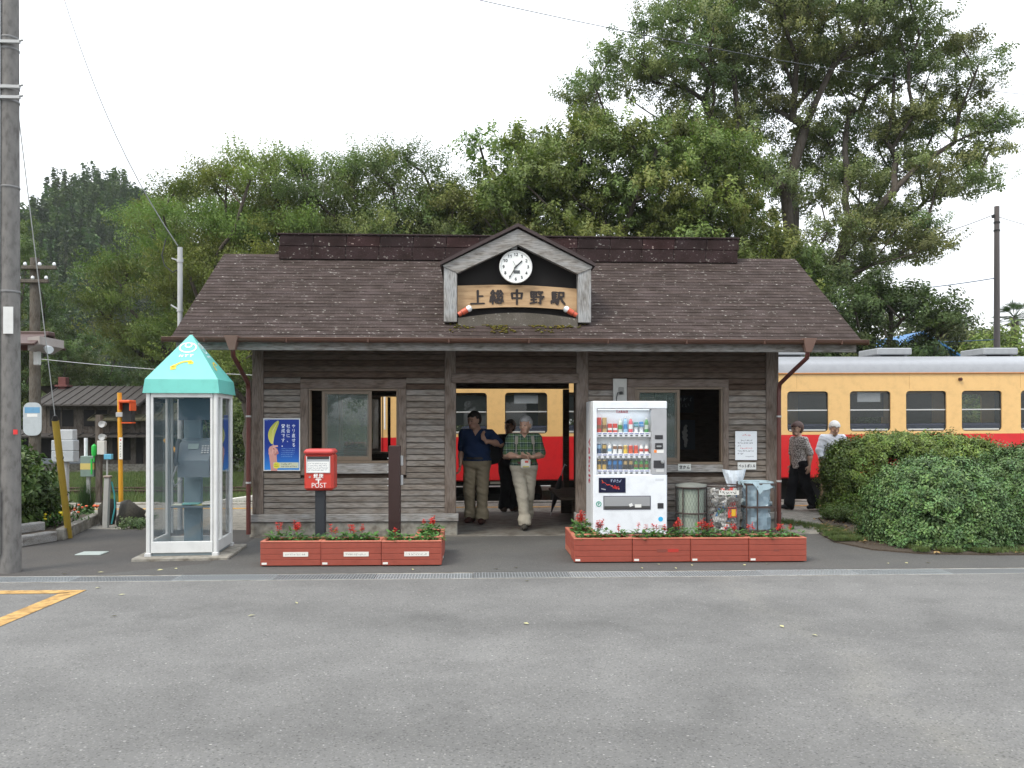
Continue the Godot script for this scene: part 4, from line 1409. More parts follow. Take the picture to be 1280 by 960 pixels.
# ---------------------------------------------------------------- planters and salvias
func planter_proto(len: float) -> Node3D:
	var P := Node3D.new()
	var h := 0.265
	var d := 0.3
	var m: Array = M.planter
	for k in 4:
		var y0 := 0.012 + k * 0.0625
		for s in [-1.0, 1.0]:
			part(P, "slat", Geo.new().bx(Vector3(-len / 2 + 0.001, y0, s * (d / 2) - 0.009), Vector3(len / 2 - 0.001, y0 + 0.06, s * (d / 2) + 0.009), 0.003), m[(k * 3 + int(s)) % 3])
			part(P, "slat", Geo.new().bx(Vector3(s * (len / 2 - 0.01) - 0.009, y0, -d / 2 + 0.01), Vector3(s * (len / 2 - 0.01) + 0.009, y0 + 0.06, d / 2 - 0.01), 0.003), m[(k * 2 + int(s) + 1) % 3])
	part(P, "rim", Geo.new().bx(Vector3(-len / 2, h - 0.002, d / 2 - 0.035), Vector3(len / 2, h + 0.014, d / 2 + 0.012), 0.004).bx(Vector3(-len / 2, h - 0.002, -d / 2 - 0.012), Vector3(len / 2, h + 0.014, -d / 2 + 0.035), 0.004).bx(Vector3(-len / 2, h - 0.002, -d / 2 + 0.036), Vector3(-len / 2 + 0.04, h + 0.014, d / 2 - 0.036), 0.004).bx(Vector3(len / 2 - 0.04, h - 0.002, -d / 2 + 0.036), Vector3(len / 2, h + 0.014, d / 2 - 0.036), 0.004), m[3])
	part(P, "soil", Geo.new().bx(Vector3(-len / 2 + 0.02, 0.02, -d / 2 + 0.02), Vector3(len / 2 - 0.02, h - 0.04, d / 2 - 0.02)), M.soil)
	return P

func build_planters() -> void:
	M.planter = [painted(0.33, 0.068, 0.042, 0.6), painted(0.305, 0.062, 0.038, 0.65), painted(0.35, 0.076, 0.047, 0.6), painted(0.42, 0.13, 0.08, 0.65)]
	for k in 3: over(M.planter[k], M.t_soft, Vector3(2.2, 2.2, 2.2))
	rng.seed = 77
	var proto := planter_proto(0.655)
	var tag := Geo.new().box(Vector3(), Vector3(0.055, 0.022, 0.003))
	# [x, depth, turn, printed strip, label]
	var spots := [
		[-1.985, 9.29, 0.0, 1, "red planter box nearest the phone booth, with a white name strip"],
		[-1.328, 9.275, 0.0, 1, "red planter box with a white name strip, in front of the post box"],
		[-0.671, 9.26, 0.0, 1, "red planter box with a white name strip, in front of the brown post"],
		[-0.50, 9.77, PI / 2, 0, "red planter box turned end-on beside the entrance, near the brown post"],
		[1.30, 9.86, PI / 2, 0, "red planter box turned end-on beside the entrance, near the vending machine"],
		[1.455, 9.36, 0.0, 0, "plain red planter box in front of the vending machine's left half"],
		[2.112, 9.345, 0.0, 2, "red planter box with two faded patches, in front of the vending machine"],
		[2.769, 9.33, 0.0, 0, "plain red planter box in front of the wire mesh bins"],
		[3.426, 9.315, 0.0, 3, "red planter box at the downpipe end of the row"]]
	var white := mat(0.72, 0.72, 0.68, 0.6)
	var boxes := []
	for k in spots.size():
		var s: Array = spots[k]
		var o := proto.duplicate()
		o.name = numbered("planter_box")
		add_child(o)
		o.position = Vector3(s[0], 0.0, -s[1])
		o.rotation.y = s[2] + rng.randf_range(-0.008, 0.008)
		meta(o, s[4], "planter", "red planter boxes before the station")
		boxes.append(o)
		part(o, "corner_tag", tag, white).position = Vector3(-0.285, 0.035, 0.1605)
		if s[3] == 1:
			var img := Image.create(256, 48, false, Image.FORMAT_RGB8)
			img.fill(Color(0.84, 0.83, 0.8))
			squiggle(img, 16, 244, 14, 22, Color(0.38, 0.37, 0.36), 2.2)
			var q := Geo.new().box(Vector3(0.055, 0.135, 0.161), Vector3(0.27, 0.05, 0.003))
			q.quad(Vector3(-0.08, 0.11, 0.1635), Vector3(0.19, 0.11, 0.1635), Vector3(0.19, 0.16, 0.1635), Vector3(-0.08, 0.16, 0.1635), true)
			part(o, "name_strip", q, print_mat(img))
		elif s[3] == 2:
			part(o, "faded_patch", Geo.new().box(Vector3(0.0, 0.136, 0.1595), Vector3(0.11, 0.036, 0.002)), mat(0.2, 0.05, 0.035, 0.8))
			part(o, "faded_patch", Geo.new().box(Vector3(0.13, 0.136, 0.1595), Vector3(0.12, 0.036, 0.002)), mat(0.42, 0.03, 0.02, 0.6))
		elif s[3] == 3:
			part(o, "faded_patch", Geo.new().box(Vector3(-0.02, 0.136, 0.1595), Vector3(0.06, 0.02, 0.002)), mat(0.2, 0.05, 0.035, 0.8))
	proto.free()
	# salvias: [box, along, height scale, blooms]
	var green := leaf_mat(0.085, 0.19, 0.05, 0.5)
	var scarlet := mat(0.66, 0.03, 0.02, 0.55)
	scarlet.vertex_color_use_as_albedo = true
	var plants := [[0, -0.19, 1.0, 2], [0, 0.02, 1.15, 5], [0, 0.2, 0.8, 0], [1, -0.2, 0.9, 2], [1, -0.03, 0.95, 3], [1, 0.1, 0.9, 2], [1, 0.25, 0.7, 0], [2, -0.2, 0.9, 1], [2, -0.03, 0.7, 0], [2, 0.1, 0.75, 0], [2, 0.24, 0.8, 0],
		[3, -0.12, 1.2, 3], [3, 0.12, 1.0, 2], [4, -0.08, 1.3, 7], [4, 0.15, 1.1, 4], [5, -0.2, 0.8, 0], [5, -0.02, 1.1, 6], [5, 0.2, 0.8, 1], [6, -0.2, 0.95, 2], [6, -0.06, 0.95, 2], [6, 0.08, 0.9, 2], [6, 0.24, 1.1, 4], [7, -0.22, 1.0, 3], [7, -0.08, 1.05, 5], [7, 0.1, 0.8, 1], [7, 0.24, 0.85, 3], [8, -0.24, 0.9, 2], [8, -0.09, 0.85, 0], [8, 0.06, 0.9, 3], [8, 0.22, 0.9, 1]]
	var seq := {}
	var ordinal := ["first", "second", "third", "fourth"]
	for k in plants.size():
		var q: Array = plants[k]
		seq[q[0]] = seq.get(q[0], -1) + 1
		var box: Node3D = boxes[q[0]]
		var at: Vector3 = box.transform * Vector3(q[1], 0.222, rng.randf_range(-0.04, 0.04))
		var where: String = ["planter nearest phone booth", "planter before the post box", "planter before the brown post", "end-on planter near brown post", "end-on planter near vending machine", "plain planter before vending machine", "planter with two faded patches", "planter before the wire bins", "planter at downpipe end"][q[0]]
		var side := "counted from booth end" if q[0] not in [3, 4] else "counted from wall end"
		var T := thing("salvia_plant", "%s salvia in %s, %s" % [("leafy green " if q[3] == 0 else "red-flowered ") + ordinal[seq[q[0]]], where, side], "plant", at, rng.randf() * TAU, "salvias in the planters")
		var g := Geo.new()
		var H: float = 0.17 * q[2]
		for j in int(85 * q[2]):
			var a := rng.randf() * TAU
			var r := 0.105 * sqrt(rng.randf())
			var y := H * rng.randf_range(0.2, 1.0) * (1.0 - r * 3.0)
			var o := Vector3(cos(a) * r, y, sin(a) * r)
			var out := (Vector3(cos(a), 0, sin(a)) * rng.randf_range(0.5, 1.0) + Vector3(rng.randf_range(-0.4, 0.4), rng.randf_range(-0.1, 0.6), rng.randf_range(-0.4, 0.4))).normalized()
			var sd := out.cross(Vector3.UP).normalized()
			var l := rng.randf_range(0.04, 0.07)
			var up := sd.cross(out)
			var t := rng.randf_range(0.7, 1.35)
			g.col = Color(t * rng.randf_range(0.8, 1.2), t, t * rng.randf_range(0.7, 1.1))
			g.quad(o, o + out * l * 0.5 + sd * l * 0.33 - up * 0.004, o + out * l - up * l * 0.25, o + out * l * 0.5 - sd * l * 0.33 - up * 0.004)
		for j in 5:
			var a := rng.randf() * TAU
			g.tube([Vector3(0, -0.03, 0), Vector3(cos(a) * 0.03, H * 0.5, sin(a) * 0.03)], 0.004, 4)
		part(T, "foliage", g, green)
		for j in q[3]:
			var fg := Geo.new()
			var a := rng.randf() * TAU
			var r := rng.randf_range(0.0, 0.07)
			var b := Vector3(cos(a) * r, H * 0.7, sin(a) * r)
			var lean := Vector3(rng.randf_range(-0.3, 0.3), 1, rng.randf_range(-0.3, 0.3)).normalized()
			var hh: float = rng.randf_range(0.07, 0.13) * q[2]
			fg.col = Color(0.5, 1.2, 0.5)
			fg.tube([b, b + lean * hh], 0.003, 4)
			for z in 24:
				var u := rng.randf_range(0.25, 1.0)
				var an := rng.randf() * TAU
				var dd := Vector3(cos(an), rng.randf_range(-0.2, 0.5), sin(an)).normalized()
				var o := b + lean * hh * u
				var l := 0.034 * (1.2 - u * 0.5)
				var sd := dd.cross(Vector3.UP).normalized() * l * 0.35
				var t := rng.randf_range(0.75, 1.3)
				fg.col = Color(t, t, t)
				fg.quad(o, o + dd * l * 0.6 + sd, o + dd * l, o + dd * l * 0.6 - sd)
			part(T, "flower", fg, scarlet)

# ---------------------------------------------------------------- vending machine with its sample drinks
func build_machine() -> void:
	var x0 := 1.572
	var W := 0.985
	var top := 1.85
	var zf := -10.8
	var V := thing("vending_machine", "white drinks vending machine with three lit rows of drinks against the station wall", "vending machine", Vector3(x0, 0, zf))
	var wh := painted(0.78, 0.82, 0.86, 0.32)
	var panel := painted(0.40, 0.41, 0.43, 0.4)
	var Y := func(d: float) -> float: return top - d
	# cabinet shell around the display recess
	var wx0 := 0.05
	var wx1 := 0.775
	var wy0: float = Y.call(0.965)
	var wy1: float = Y.call(0.105)
	part(V, "cabinet", Geo.new().bx(Vector3(0, 0.06, -0.64), Vector3(W, top, -0.13), 0.008), wh)
	var fr := Geo.new()
	fr.bx(Vector3(0, 0.06, -0.129), Vector3(W, wy0 - 0.002, 0.0), 0.012)
	fr.bx(Vector3(0, wy1, -0.129), Vector3(W, top, 0.0), 0.012)
	fr.bx(Vector3(0, wy0 - 0.02, -0.129), Vector3(wx0, wy1 + 0.02, -0.001), 0.002)
	part(V, "door", fr, wh)
	part(V, "control_panel", Geo.new().bx(Vector3(wx1, wy0, -0.128), Vector3(W - 0.008, wy1 - 0.003, 0.002), 0.004), panel)
	part(V, "display_back", Geo.new().bx(Vector3(wx0, wy0, -0.128), Vector3(wx1, wy1, -0.122)), mat(0.72, 0.75, 0.79, 0.6))
	var ht := mat(0.03, 0.03, 0.035, 0.5)
	part(V, "kick_vent", Geo.new().bx(Vector3(0.25, 0.085, -0.004), Vector3(0.93, 0.12, 0.003), 0.003), ht)
	for x in [0.06, W - 0.06]:
		part(V, "foot", Geo.new().bx(Vector3(x - 0.04, 0.0, -0.1), Vector3(x + 0.04, 0.06, -0.02)), ht)
		part(V, "foot", Geo.new().bx(Vector3(x - 0.04, 0.0, -0.6), Vector3(x + 0.04, 0.06, -0.52)), ht)
	var gl := Geo.new()
	gl.quad(Vector3(wx0, wy0, -0.012), Vector3(wx1, wy0, -0.012), Vector3(wx1, wy1, -0.012), Vector3(wx0, wy1, -0.012))
	part(V, "display_pane", gl, M.glass)
	var shelfm := mat(0.74, 0.76, 0.8, 0.5)
	var lamp := mat(0.8, 0.85, 0.9, 0.5)
	lamp.emission_enabled = true
	lamp.emission = Color(0.95, 0.98, 1.0)
	lamp.emission_energy_multiplier = 0.6
	part(V, "lamp_tube", Geo.new().bx(Vector3(wx0 + 0.02, wy1 - 0.014, -0.05), Vector3(wx1 - 0.02, wy1 - 0.004, -0.03)), lamp)
	var al := AreaLight3D.new()
	al.name = "lamp_tube_light"
	al.area_size = Vector2(0.68, 0.03)
	al.light_energy = 0.022
	al.light_color = Color(0.95, 0.98, 1.0)
	al.shadow_enabled = true
	al.position = V.position + Vector3((wx0 + wx1) / 2, wy1 - 0.018, -0.045)
	al.rotation.x = -PI / 2
	add_child(al)
	var rows := [[0.413, 0.476], [0.693, 0.756], [0.905, 0.963]]
	for r in 3:
		var s := part(V, "shelf", Geo.new().bx(Vector3(wx0 + 0.003, Y.call(rows[r][1]), -0.121), Vector3(wx1 - 0.003, Y.call(rows[r][0]), -0.022), 0.004), shelfm)
		for k in 10:
			var cx := 0.092 + k * 0.0703
			part(s, "price_tag", Geo.new().box(Vector3(cx, Y.call(rows[r][0] + 0.016), -0.0205), Vector3(0.05, 0.011, 0.003)), mat(0.16, 0.18, 0.42, 0.6))
			part(s, "button", Geo.new().box(Vector3(cx, Y.call(rows[r][0] + 0.042), -0.02), Vector3(0.034, 0.018, 0.006), 0.003), mat(0.06, 0.07, 0.07, 0.3))
	# brand word above the first row and down the side
	var crim := mat(0.42, 0.01, 0.05, 0.5)
	text_part(V, "lettering", "Yakult", 0.05, crim, Vector3(0.405, Y.call(0.138), -0.118), true, true)
	var side := text_part(V, "lettering", "Yakult", 0.2, crim, Vector3(-0.0015, Y.call(0.8), -0.33), true)
	side.basis = Basis(Vector3(0, -1, 0), Vector3(0, 0, 1), Vector3(-1, 0, 0))
	# controls
	for q in [[0.82, 0.925, 0.448, 0.5, 0.02], [0.823, 0.925, 0.553, 0.635, 0.03], [0.803, 0.945, 0.782, 0.88, 0.015]]:
		part(V, "control", Geo.new().bx(Vector3(q[0], Y.call(q[3]), 0.0025), Vector3(q[1], Y.call(q[2]), 0.012), 0.004), ht)
	part(V, "bill_slot", Geo.new().bx(Vector3(0.84, Y.call(0.607), 0.012), Vector3(0.905, Y.call(0.585), 0.016), 0.003), M.steel)
	part(V, "sticker", Geo.new().box(Vector3(0.872, Y.call(0.662), 0.003), Vector3(0.13, 0.045, 0.002)), mat(0.75, 0.75, 0.73, 0.6))
	part(V, "sticker", Geo.new().box(Vector3(0.826, Y.call(0.662), 0.0045), Vector3(0.035, 0.036, 0.002)), mat(0.75, 0.2, 0.02, 0.6))
	part(V, "coin_knob", Geo.new().lathe([Vector2(0.024, 0), Vector2(0.022, 0.012), Vector2(0, 0.014)], 16), M.steel).transform = Transform3D(Basis(Vector3.RIGHT, PI / 2), Vector3(0.918, Y.call(0.802), 0.011))
	part(V, "coin_slot", Geo.new().bx(Vector3(0.835, Y.call(0.94), 0.002), Vector3(0.94, Y.call(0.9), 0.006), 0.003), M.alu)
	# promotion panel
	var img := Image.create(192, 104, false, Image.FORMAT_RGB8)
	img.fill(Color(0.07, 0.08, 0.2))
	rng.seed = 12
	for k in 16: dab(img, 22 + k * 8.2, 30 + k * 3.4 + rng.randf_range(-5, 5), rng.randf_range(2.5, 5), Color(0.75, 0.16, 0.14).lerp(Color(0.9, 0.5, 0.4), rng.randf()))
	for k in 12: dab(img, 125 + rng.randf_range(-22, 22), 68 + rng.randf_range(-12, 12), rng.randf_range(3, 6), Color(0.72, 0.14, 0.13))
	squiggle(img, 84, 178, 8, 22, Color(0.7, 0.75, 0.85), 2.5)
	stroke(img, [Vector2(18, 78), Vector2(44, 84)], 9, Color(0.6, 0.6, 0.62))
	stroke(img, [Vector2(20, 14), Vector2(26, 26)], 6, Color(0.7, 0.35, 0.2))
	var pq := Geo.new().bx(Vector3(0.076, Y.call(1.205), 0.0), Vector3(0.432, Y.call(1.008), 0.006), 0.006)
	part(V, "promotion_panel", pq, mat(0.012, 0.012, 0.04, 0.3))
	var pp := Geo.new()
	pp.quad(Vector3(0.083, Y.call(1.198), 0.007), Vector3(0.425, Y.call(1.198), 0.007), Vector3(0.425, Y.call(1.015), 0.007), Vector3(0.083, Y.call(1.015), 0.007), true)
	part(V, "promotion_print", pp, print_mat(img, 0.25))
	# delivery flap
	var fl := part(V, "delivery_frame", Geo.new().bx(Vector3(0.138, Y.call(1.428), 0.0), Vector3(0.765, Y.call(1.246), 0.005), 0.006), mat(0.05, 0.05, 0.08, 0.4))
	part(fl, "delivery_flap", Geo.new().bx(Vector3(0.148, Y.call(1.418), 0.004), Vector3(0.755, Y.call(1.256), 0.009), 0.003), mat(0.3, 0.31, 0.32, 0.2))
	part(fl, "flap_edge", Geo.new().bx(Vector3(0.15, Y.call(1.416), 0.009), Vector3(0.753, Y.call(1.38), 0.013)), mat(0.06, 0.06, 0.06, 0.3))
	part(fl, "flap_sticker", Geo.new().box(Vector3(0.595, Y.call(1.378), 0.0145), Vector3(0.085, 0.042, 0.002)), mat(0.7, 0.71, 0.68, 0.6))
	part(fl, "flap_sticker", Geo.new().box(Vector3(0.5, Y.call(1.366), 0.0145), Vector3(0.045, 0.04, 0.002), 0.0, Basis(Vector3.BACK, 0.4)), mat(0.7, 0.71, 0.7, 0.6))
	part(V, "coin_return", Geo.new().bx(Vector3(0.855, Y.call(1.415), 0.0), Vector3(0.935, Y.call(1.343), 0.008), 0.004), ht)
	part(V, "round_mark", Geo.new().lathe([Vector2(0.036, 0), Vector2(0.036, 0.002), Vector2(0.026, 0.002), Vector2(0.026, 0.0)], 24), mat(0.02, 0.3, 0.2, 0.5)).transform = Transform3D(Basis(Vector3.RIGHT, PI / 2), Vector3(0.077, Y.call(1.352), 0.001))
	text_part(V, "lettering", "P", 0.05, mat(0.02, 0.3, 0.2, 0.5), Vector3(0.077, Y.call(1.352), 0.002))
	part(V, "sticker", Geo.new().lathe([Vector2(0.032, 0), Vector2(0.032, 0.002), Vector2(0, 0.002)], 20), mat(0.04, 0.42, 0.75, 0.4)).transform = Transform3D(Basis(Vector3.RIGHT, PI / 2), Vector3(0.897, Y.call(1.555), 0.0))
	part(V, "sticker", Geo.new().box(Vector3(0.897, Y.call(1.655), 0.001), Vector3(0.06, 0.045, 0.002)), mat(0.5, 0.48, 0.5, 0.6))
	part(V, "sticker", Geo.new().box(Vector3(0.09, Y.call(1.645), 0.001), Vector3(0.05, 0.09, 0.002)), mat(0.45, 0.52, 0.55, 0.6))
	part(V, "sticker", Geo.new().box(Vector3(0.882, Y.call(1.035), 0.001), Vector3(0.11, 0.03, 0.002)), mat(0.62, 0.65, 0.69, 0.5))
	# drinks: [shape, height, body colour, label colour, cap colour]
	var C := {"red": Color(0.55, 0.05, 0.04), "tan": Color(0.45, 0.32, 0.14), "white": Color(0.75, 0.76, 0.75), "green": Color(0.05, 0.26, 0.06), "pale": Color(0.5, 0.58, 0.5), "blue": Color(0.03, 0.2, 0.5), "sky": Color(0.25, 0.45, 0.65), "pink": Color(0.65, 0.1, 0.14), "brown": Color(0.2, 0.09, 0.04), "dark": Color(0.03, 0.03, 0.035), "gold": Color(0.5, 0.33, 0.08), "yellow": Color(0.7, 0.5, 0.05), "orange": Color(0.65, 0.1, 0.04), "teal": Color(0.05, 0.25, 0.28), "navy": Color(0.02, 0.06, 0.16)}
	var sets := [
		[["carton", 0.195, "red", "brown"], ["carton", 0.195, "tan", "brown"], ["carton", 0.115, "red", "white"], ["carton", 0.115, "red", "white"], ["bottle", 0.185, "pale", "green"], ["bottle", 0.205, "sky", "blue"], ["bottle", 0.2, "pink", "white"], ["carton", 0.06, "teal", "sky"], ["carton", 0.065, "blue", "sky"], ["bottle", 0.19, "green", "pale"]],
		[["can", 0.128, "navy", "sky"], ["can", 0.13, "dark", "gold"], ["bottle", 0.13, "white", "sky"], ["can", 0.112, "white", "brown"], ["can", 0.112, "white", "brown"], ["can", 0.108, "yellow", "gold"], ["can", 0.108, "orange", "red"], ["can", 0.108, "orange", "red"], ["bottle", 0.12, "white", "red"], ["bottle", 0.12, "white", "red"]],
		[["can", 0.13, "gold", "dark"], ["can", 0.13, "gold", "dark"], ["can", 0.13, "navy", "blue"], ["can", 0.13, "navy", "blue"], ["can", 0.13, "navy", "blue"], ["can", 0.13, "dark", "tan"], ["can", 0.13, "dark", "tan"], ["bottle", 0.133, "green", "brown"], ["bottle", 0.133, "green", "brown"], ["bottle", 0.133, "green", "brown"]]]
	var ord := ["first", "second", "third", "fourth", "fifth", "sixth", "seventh", "eighth", "ninth", "tenth"]
	var cm := {}
	for q in C: cm[q] = mat(C[q].r, C[q].g, C[q].b, 0.35)
	for r in 3:
		for k in 10:
			var d: Array = sets[r][k]
			var h: float = d[1]
			var rise := 0.075 if d[0] == "carton" and h < 0.08 else 0.0
			var at := V.position + Vector3(0.092 + k * 0.0703, Y.call(rows[r][0]) + 0.0005 + rise, -0.072)
			if rise > 0: part(V, "riser", Geo.new().box(Vector3(0.092 + k * 0.0703, Y.call(rows[r][0]) + rise / 2, -0.085), Vector3(0.04, rise, 0.03)), shelfm)
			var T := thing("drink_" + d[0], "%s %s, %s from the left in the %s row of the vending machine" % [d[2], d[0], ord[k], ["top", "middle", "bottom"][r]], d[0], at, 0.0, "sample drinks in the vending machine")
			if d[0] == "carton":
				part(T, "body", Geo.new().bx(Vector3(-0.027, 0, -0.027), Vector3(0.027, h, 0.027), 0.003), cm[d[2]])
				part(T, "label", Geo.new().bx(Vector3(-0.0275, h * 0.25, -0.0275), Vector3(0.0275, h * 0.5, 0.0275)), cm[d[3]])
			elif d[0] == "can":
				part(T, "body", Geo.new().lathe([Vector2(0, 0), Vector2(0.024, 0), Vector2(0.027, 0.006), Vector2(0.027, h - 0.01), Vector2(0.023, h), Vector2(0, h)], 14), cm[d[2]])
				part(T, "label", Geo.new().lathe([Vector2(0.0273, h * 0.52), Vector2(0.0273, h * 0.88)], 14), cm[d[3]])
				part(T, "lid", Geo.new().lathe([Vector2(0.0235, h), Vector2(0.022, h + 0.003), Vector2(0, h + 0.002)], 14), M.alu)
			else:
				part(T, "body", Geo.new().lathe([Vector2(0, 0), Vector2(0.025, 0), Vector2(0.028, 0.006), Vector2(0.028, h * 0.62), Vector2(0.024, h * 0.74), Vector2(0.012, h * 0.86), Vector2(0.012, h * 0.9)], 14), cm[d[2]])
				part(T, "label", Geo.new().lathe([Vector2(0.0284, h * 0.22), Vector2(0.0284, h * 0.52)], 14), cm[d[3]])
				part(T, "cap", Geo.new().lathe([Vector2(0.015, h * 0.9), Vector2(0.015, h), Vector2(0, h)], 12), cm["white"])
	# socket board on the wall above
	var s := thing("socket_board", "grey electrical socket board on the wall above the vending machine", "socket", Vector3(2.042, 2.025, -11.44))
	part(s, "board", Geo.new().box(Vector3(0, -0.05, 0), Vector3(0.19, 0.4, 0.03), 0.004), painted(0.4, 0.4, 0.38, 0.6))
	part(s, "outlet", Geo.new().box(Vector3(0.015, -0.02, 0.02), Vector3(0.075, 0.1, 0.02), 0.004), mat(0.2, 0.2, 0.19, 0.6))
	part(s, "plug", Geo.new().box(Vector3(0.01, -0.05, 0.045), Vector3(0.045, 0.04, 0.03), 0.008), M.black)
	part(s, "cable", Geo.new().tube([Vector3(0.0, -0.05, 0.055), Vector3(-0.04, -0.045, 0.06), Vector3(-0.055, -0.12, 0.05), Vector3(-0.05, -0.22, 0.03)], 0.007, 6), M.black)

# ---------------------------------------------------------------- wire bins
func wire_basket(g: Geo, r0: float, r1: float, y0: float, y1: float, n: int, wr: float) -> void:
	for s in n:
		for dirn in [-1.0, 1.0]:
			var pts := []
			for k in 7:
				var u := k / 6.0
				var a: float = TAU * s / n + dirn * u * 1.25
				var r := lerpf(r0, r1, u)
				pts.append(Vector3(cos(a) * r, lerpf(y0, y1, u), sin(a) * r))
			g.tube(pts, wr, 3, false)

func hoop(g: Geo, r: float, y: float, w: float) -> void:
	var pts := []
	for k in 25: pts.append(Vector3(cos(TAU * k / 24.0) * r, y, sin(TAU * k / 24.0) * r))
	g.tube(pts, w, 6, false)

func build_bins() -> void:
	var iron := mat(0.05, 0.034, 0.03, 0.8)
	var wire := mat(0.14, 0.15, 0.14, 0.6)
	# green-lined drum
	var a := thing("wire_bin", "round wire bin with a pale green liner beside the vending machine", "bin", Vector3(2.93, 0, -11.0))
	part(a, "liner", Geo.new().lathe([Vector2(0, 0.1), Vector2(0.165, 0.1), Vector2(0.17, 0.68), Vector2(0.16, 0.68), Vector2(0.155, 0.14), Vector2(0.0, 0.14)], 20), painted(0.34, 0.4, 0.33, 0.6))
	var g := Geo.new()
	wire_basket(g, 0.188, 0.196, 0.06, 0.7, 30, 0.0022)
	part(a, "mesh", g, wire)
	g = Geo.new()
	for y in [0.06, 0.36, 0.7]: hoop(g, 0.2, y, 0.011)
	for k in 6:
		var w := TAU * k / 6.0 + 0.3
		g.tube([Vector3(cos(w) * 0.202, 0.0, sin(w) * 0.202), Vector3(cos(w) * 0.202, 0.71, sin(w) * 0.202)], 0.009, 6)
	part(a, "frame", g, iron)
	part(a, "lid", Geo.new().lathe([Vector2(0.21, 0.71), Vector2(0.205, 0.735), Vector2(0.1, 0.752), Vector2(0.0, 0.757)], 20), painted(0.2, 0.21, 0.19, 0.6))
	# rubbish-filled basket
	var b := thing("wire_bin", "wide wire mesh bin filled with rubbish, the middle one of three", "bin", Vector3(3.36, 0, -10.98))
	g = Geo.new()
	wire_basket(g, 0.2, 0.245, 0.1, 0.72, 40, 0.0024)
	part(b, "mesh", g, mat(0.3, 0.3, 0.29, 0.5, 0.3))
	g = Geo.new()
	for y in [[0.1, 0.2], [0.72, 0.248]]: hoop(g, y[1], y[0], 0.009)
	hoop(g, 0.225, 0.44, 0.005)
	for k in 3:
		var w := TAU * k / 3.0 + 0.5
		g.tube([Vector3(cos(w) * 0.19, 0.0, sin(w) * 0.19), Vector3(cos(w) * 0.2, 0.1, sin(w) * 0.2)], 0.012, 6)
	part(b, "frame", g, iron)
	rng.seed = 91
	var junk := Geo.new()
	for k in 120:
		var y := rng.randf_range(0.12, 0.66)
		var r := lerpf(0.13, 0.185, (y - 0.1) / 0.6)
		var w := rng.randf() * TAU
		var rr := r * sqrt(rng.randf_range(0.4, 1.0))
		var t := rng.randf()
		var v := rng.randf_range(0.25, 0.7)
		junk.col = Color(v, v, v * 0.97) if t < 0.78 else [Color(0.5, 0.05, 0.04), Color(0.06, 0.2, 0.45), Color(0.55, 0.4, 0.05), Color(0.1, 0.28, 0.12), Color(0.2, 0.13, 0.08), Color(0.08, 0.08, 0.09)][rng.randi() % 6]
		junk.box(Vector3(cos(w) * rr, y, sin(w) * rr), Vector3(rng.randf_range(0.04, 0.1), rng.randf_range(0.03, 0.09), rng.randf_range(0.01, 0.05)), 0.004, Basis.from_euler(Vector3(rng.randf() * 3, rng.randf() * 3, rng.randf() * 3)))
	var jm := mat(1, 1, 1, 0.5)
	jm.vertex_color_use_as_albedo = true
	var j := part(b, "rubbish", junk, jm)
	j.set_meta("kind", "stuff")
	part(b, "packet", Geo.new().box(Vector3(0.06, 0.38, 0.195), Vector3(0.13, 0.14, 0.02), 0.004, Basis(Vector3.UP, 0.3)), mat(0.6, 0.04, 0.03, 0.4))
	part(b, "packet", Geo.new().box(Vector3(0.075, 0.375, 0.206), Vector3(0.06, 0.09, 0.01), 0.002, Basis(Vector3.UP, 0.3)), mat(0.7, 0.42, 0.03, 0.4))
	var img := Image.create(160, 40, false, Image.FORMAT_RGB8)
	img.fill(Color(0.8, 0.8, 0.78))
	squiggle(img, 8, 152, 8, 24, Color(0.08, 0.08, 0.1), 3.5)
	var q := Geo.new().box(Vector3(0.0, 0.645, 0.246), Vector3(0.27, 0.06, 0.004))
	q.quad(Vector3(-0.135, 0.615, 0.2485), Vector3(0.135, 0.615, 0.2485), Vector3(0.135, 0.675, 0.2485), Vector3(-0.135, 0.675, 0.2485), true)
	part(b, "bin_label", q, print_mat(img))
	# bag-lined bin with an iron frame
	var c := thing("wire_bin", "iron-framed bin lined with a clear plastic bag, nearest the downpipe", "bin", Vector3(3.82, 0, -11.02))
	var bag := StandardMaterial3D.new()
	bag.transparency = BaseMaterial3D.TRANSPARENCY_ALPHA
	bag.albedo_color = Color(0.62, 0.72, 0.78, 0.5)
	bag.roughness = 0.2
	var bm := painted(0.3, 0.4, 0.45, 0.25)
	g = Geo.new()
	var rows := 12
	var cols := 28
	var f := FastNoiseLite.new()
	f.seed = 4
	f.frequency = 3.5
	var grid := []
	for r in rows:
		var line := []
		for k in cols:
			var an := TAU * k / cols
			var u := float(r) / (rows - 1)
			var y := lerpf(0.14, 0.74, u)
			var sq := 0.175 / maxf(absf(cos(an)), absf(sin(an)))
			var rad := minf(sq, 0.2) * (0.95 + 0.13 * f.get_noise_3d(cos(an), y * 4.0, sin(an)))
			line.append(Vector3(cos(an) * rad, y, sin(an) * rad))
		grid.append(line)
	for r in rows - 1:
		for k in cols:
			g.quad(grid[r][(k + 1) % cols], grid[r][k], grid[r + 1][k], grid[r + 1][(k + 1) % cols])
	part(c, "bag", g, bag)
	var inner := Geo.new()
	for k in 40:
		var v := rng.randf_range(0.3, 0.6)
		inner.col = Color(v * 0.8, v * 0.95, v)
		var w := rng.randf() * TAU
		var o := Vector3(cos(w), 0, sin(w)) * rng.randf_range(0.02, 0.13) + Vector3(0, rng.randf_range(0.2, 0.6), 0)
		inner.tube([o, o + Vector3(rng.randf_range(-1, 1), rng.randf_range(-1, 1), rng.randf_range(-1, 1)).normalized() * 0.1], 0.028, 8)
	var bottles := part(c, "rubbish", inner, jm)
	bottles.set_meta("kind", "stuff")
	g = Geo.new()
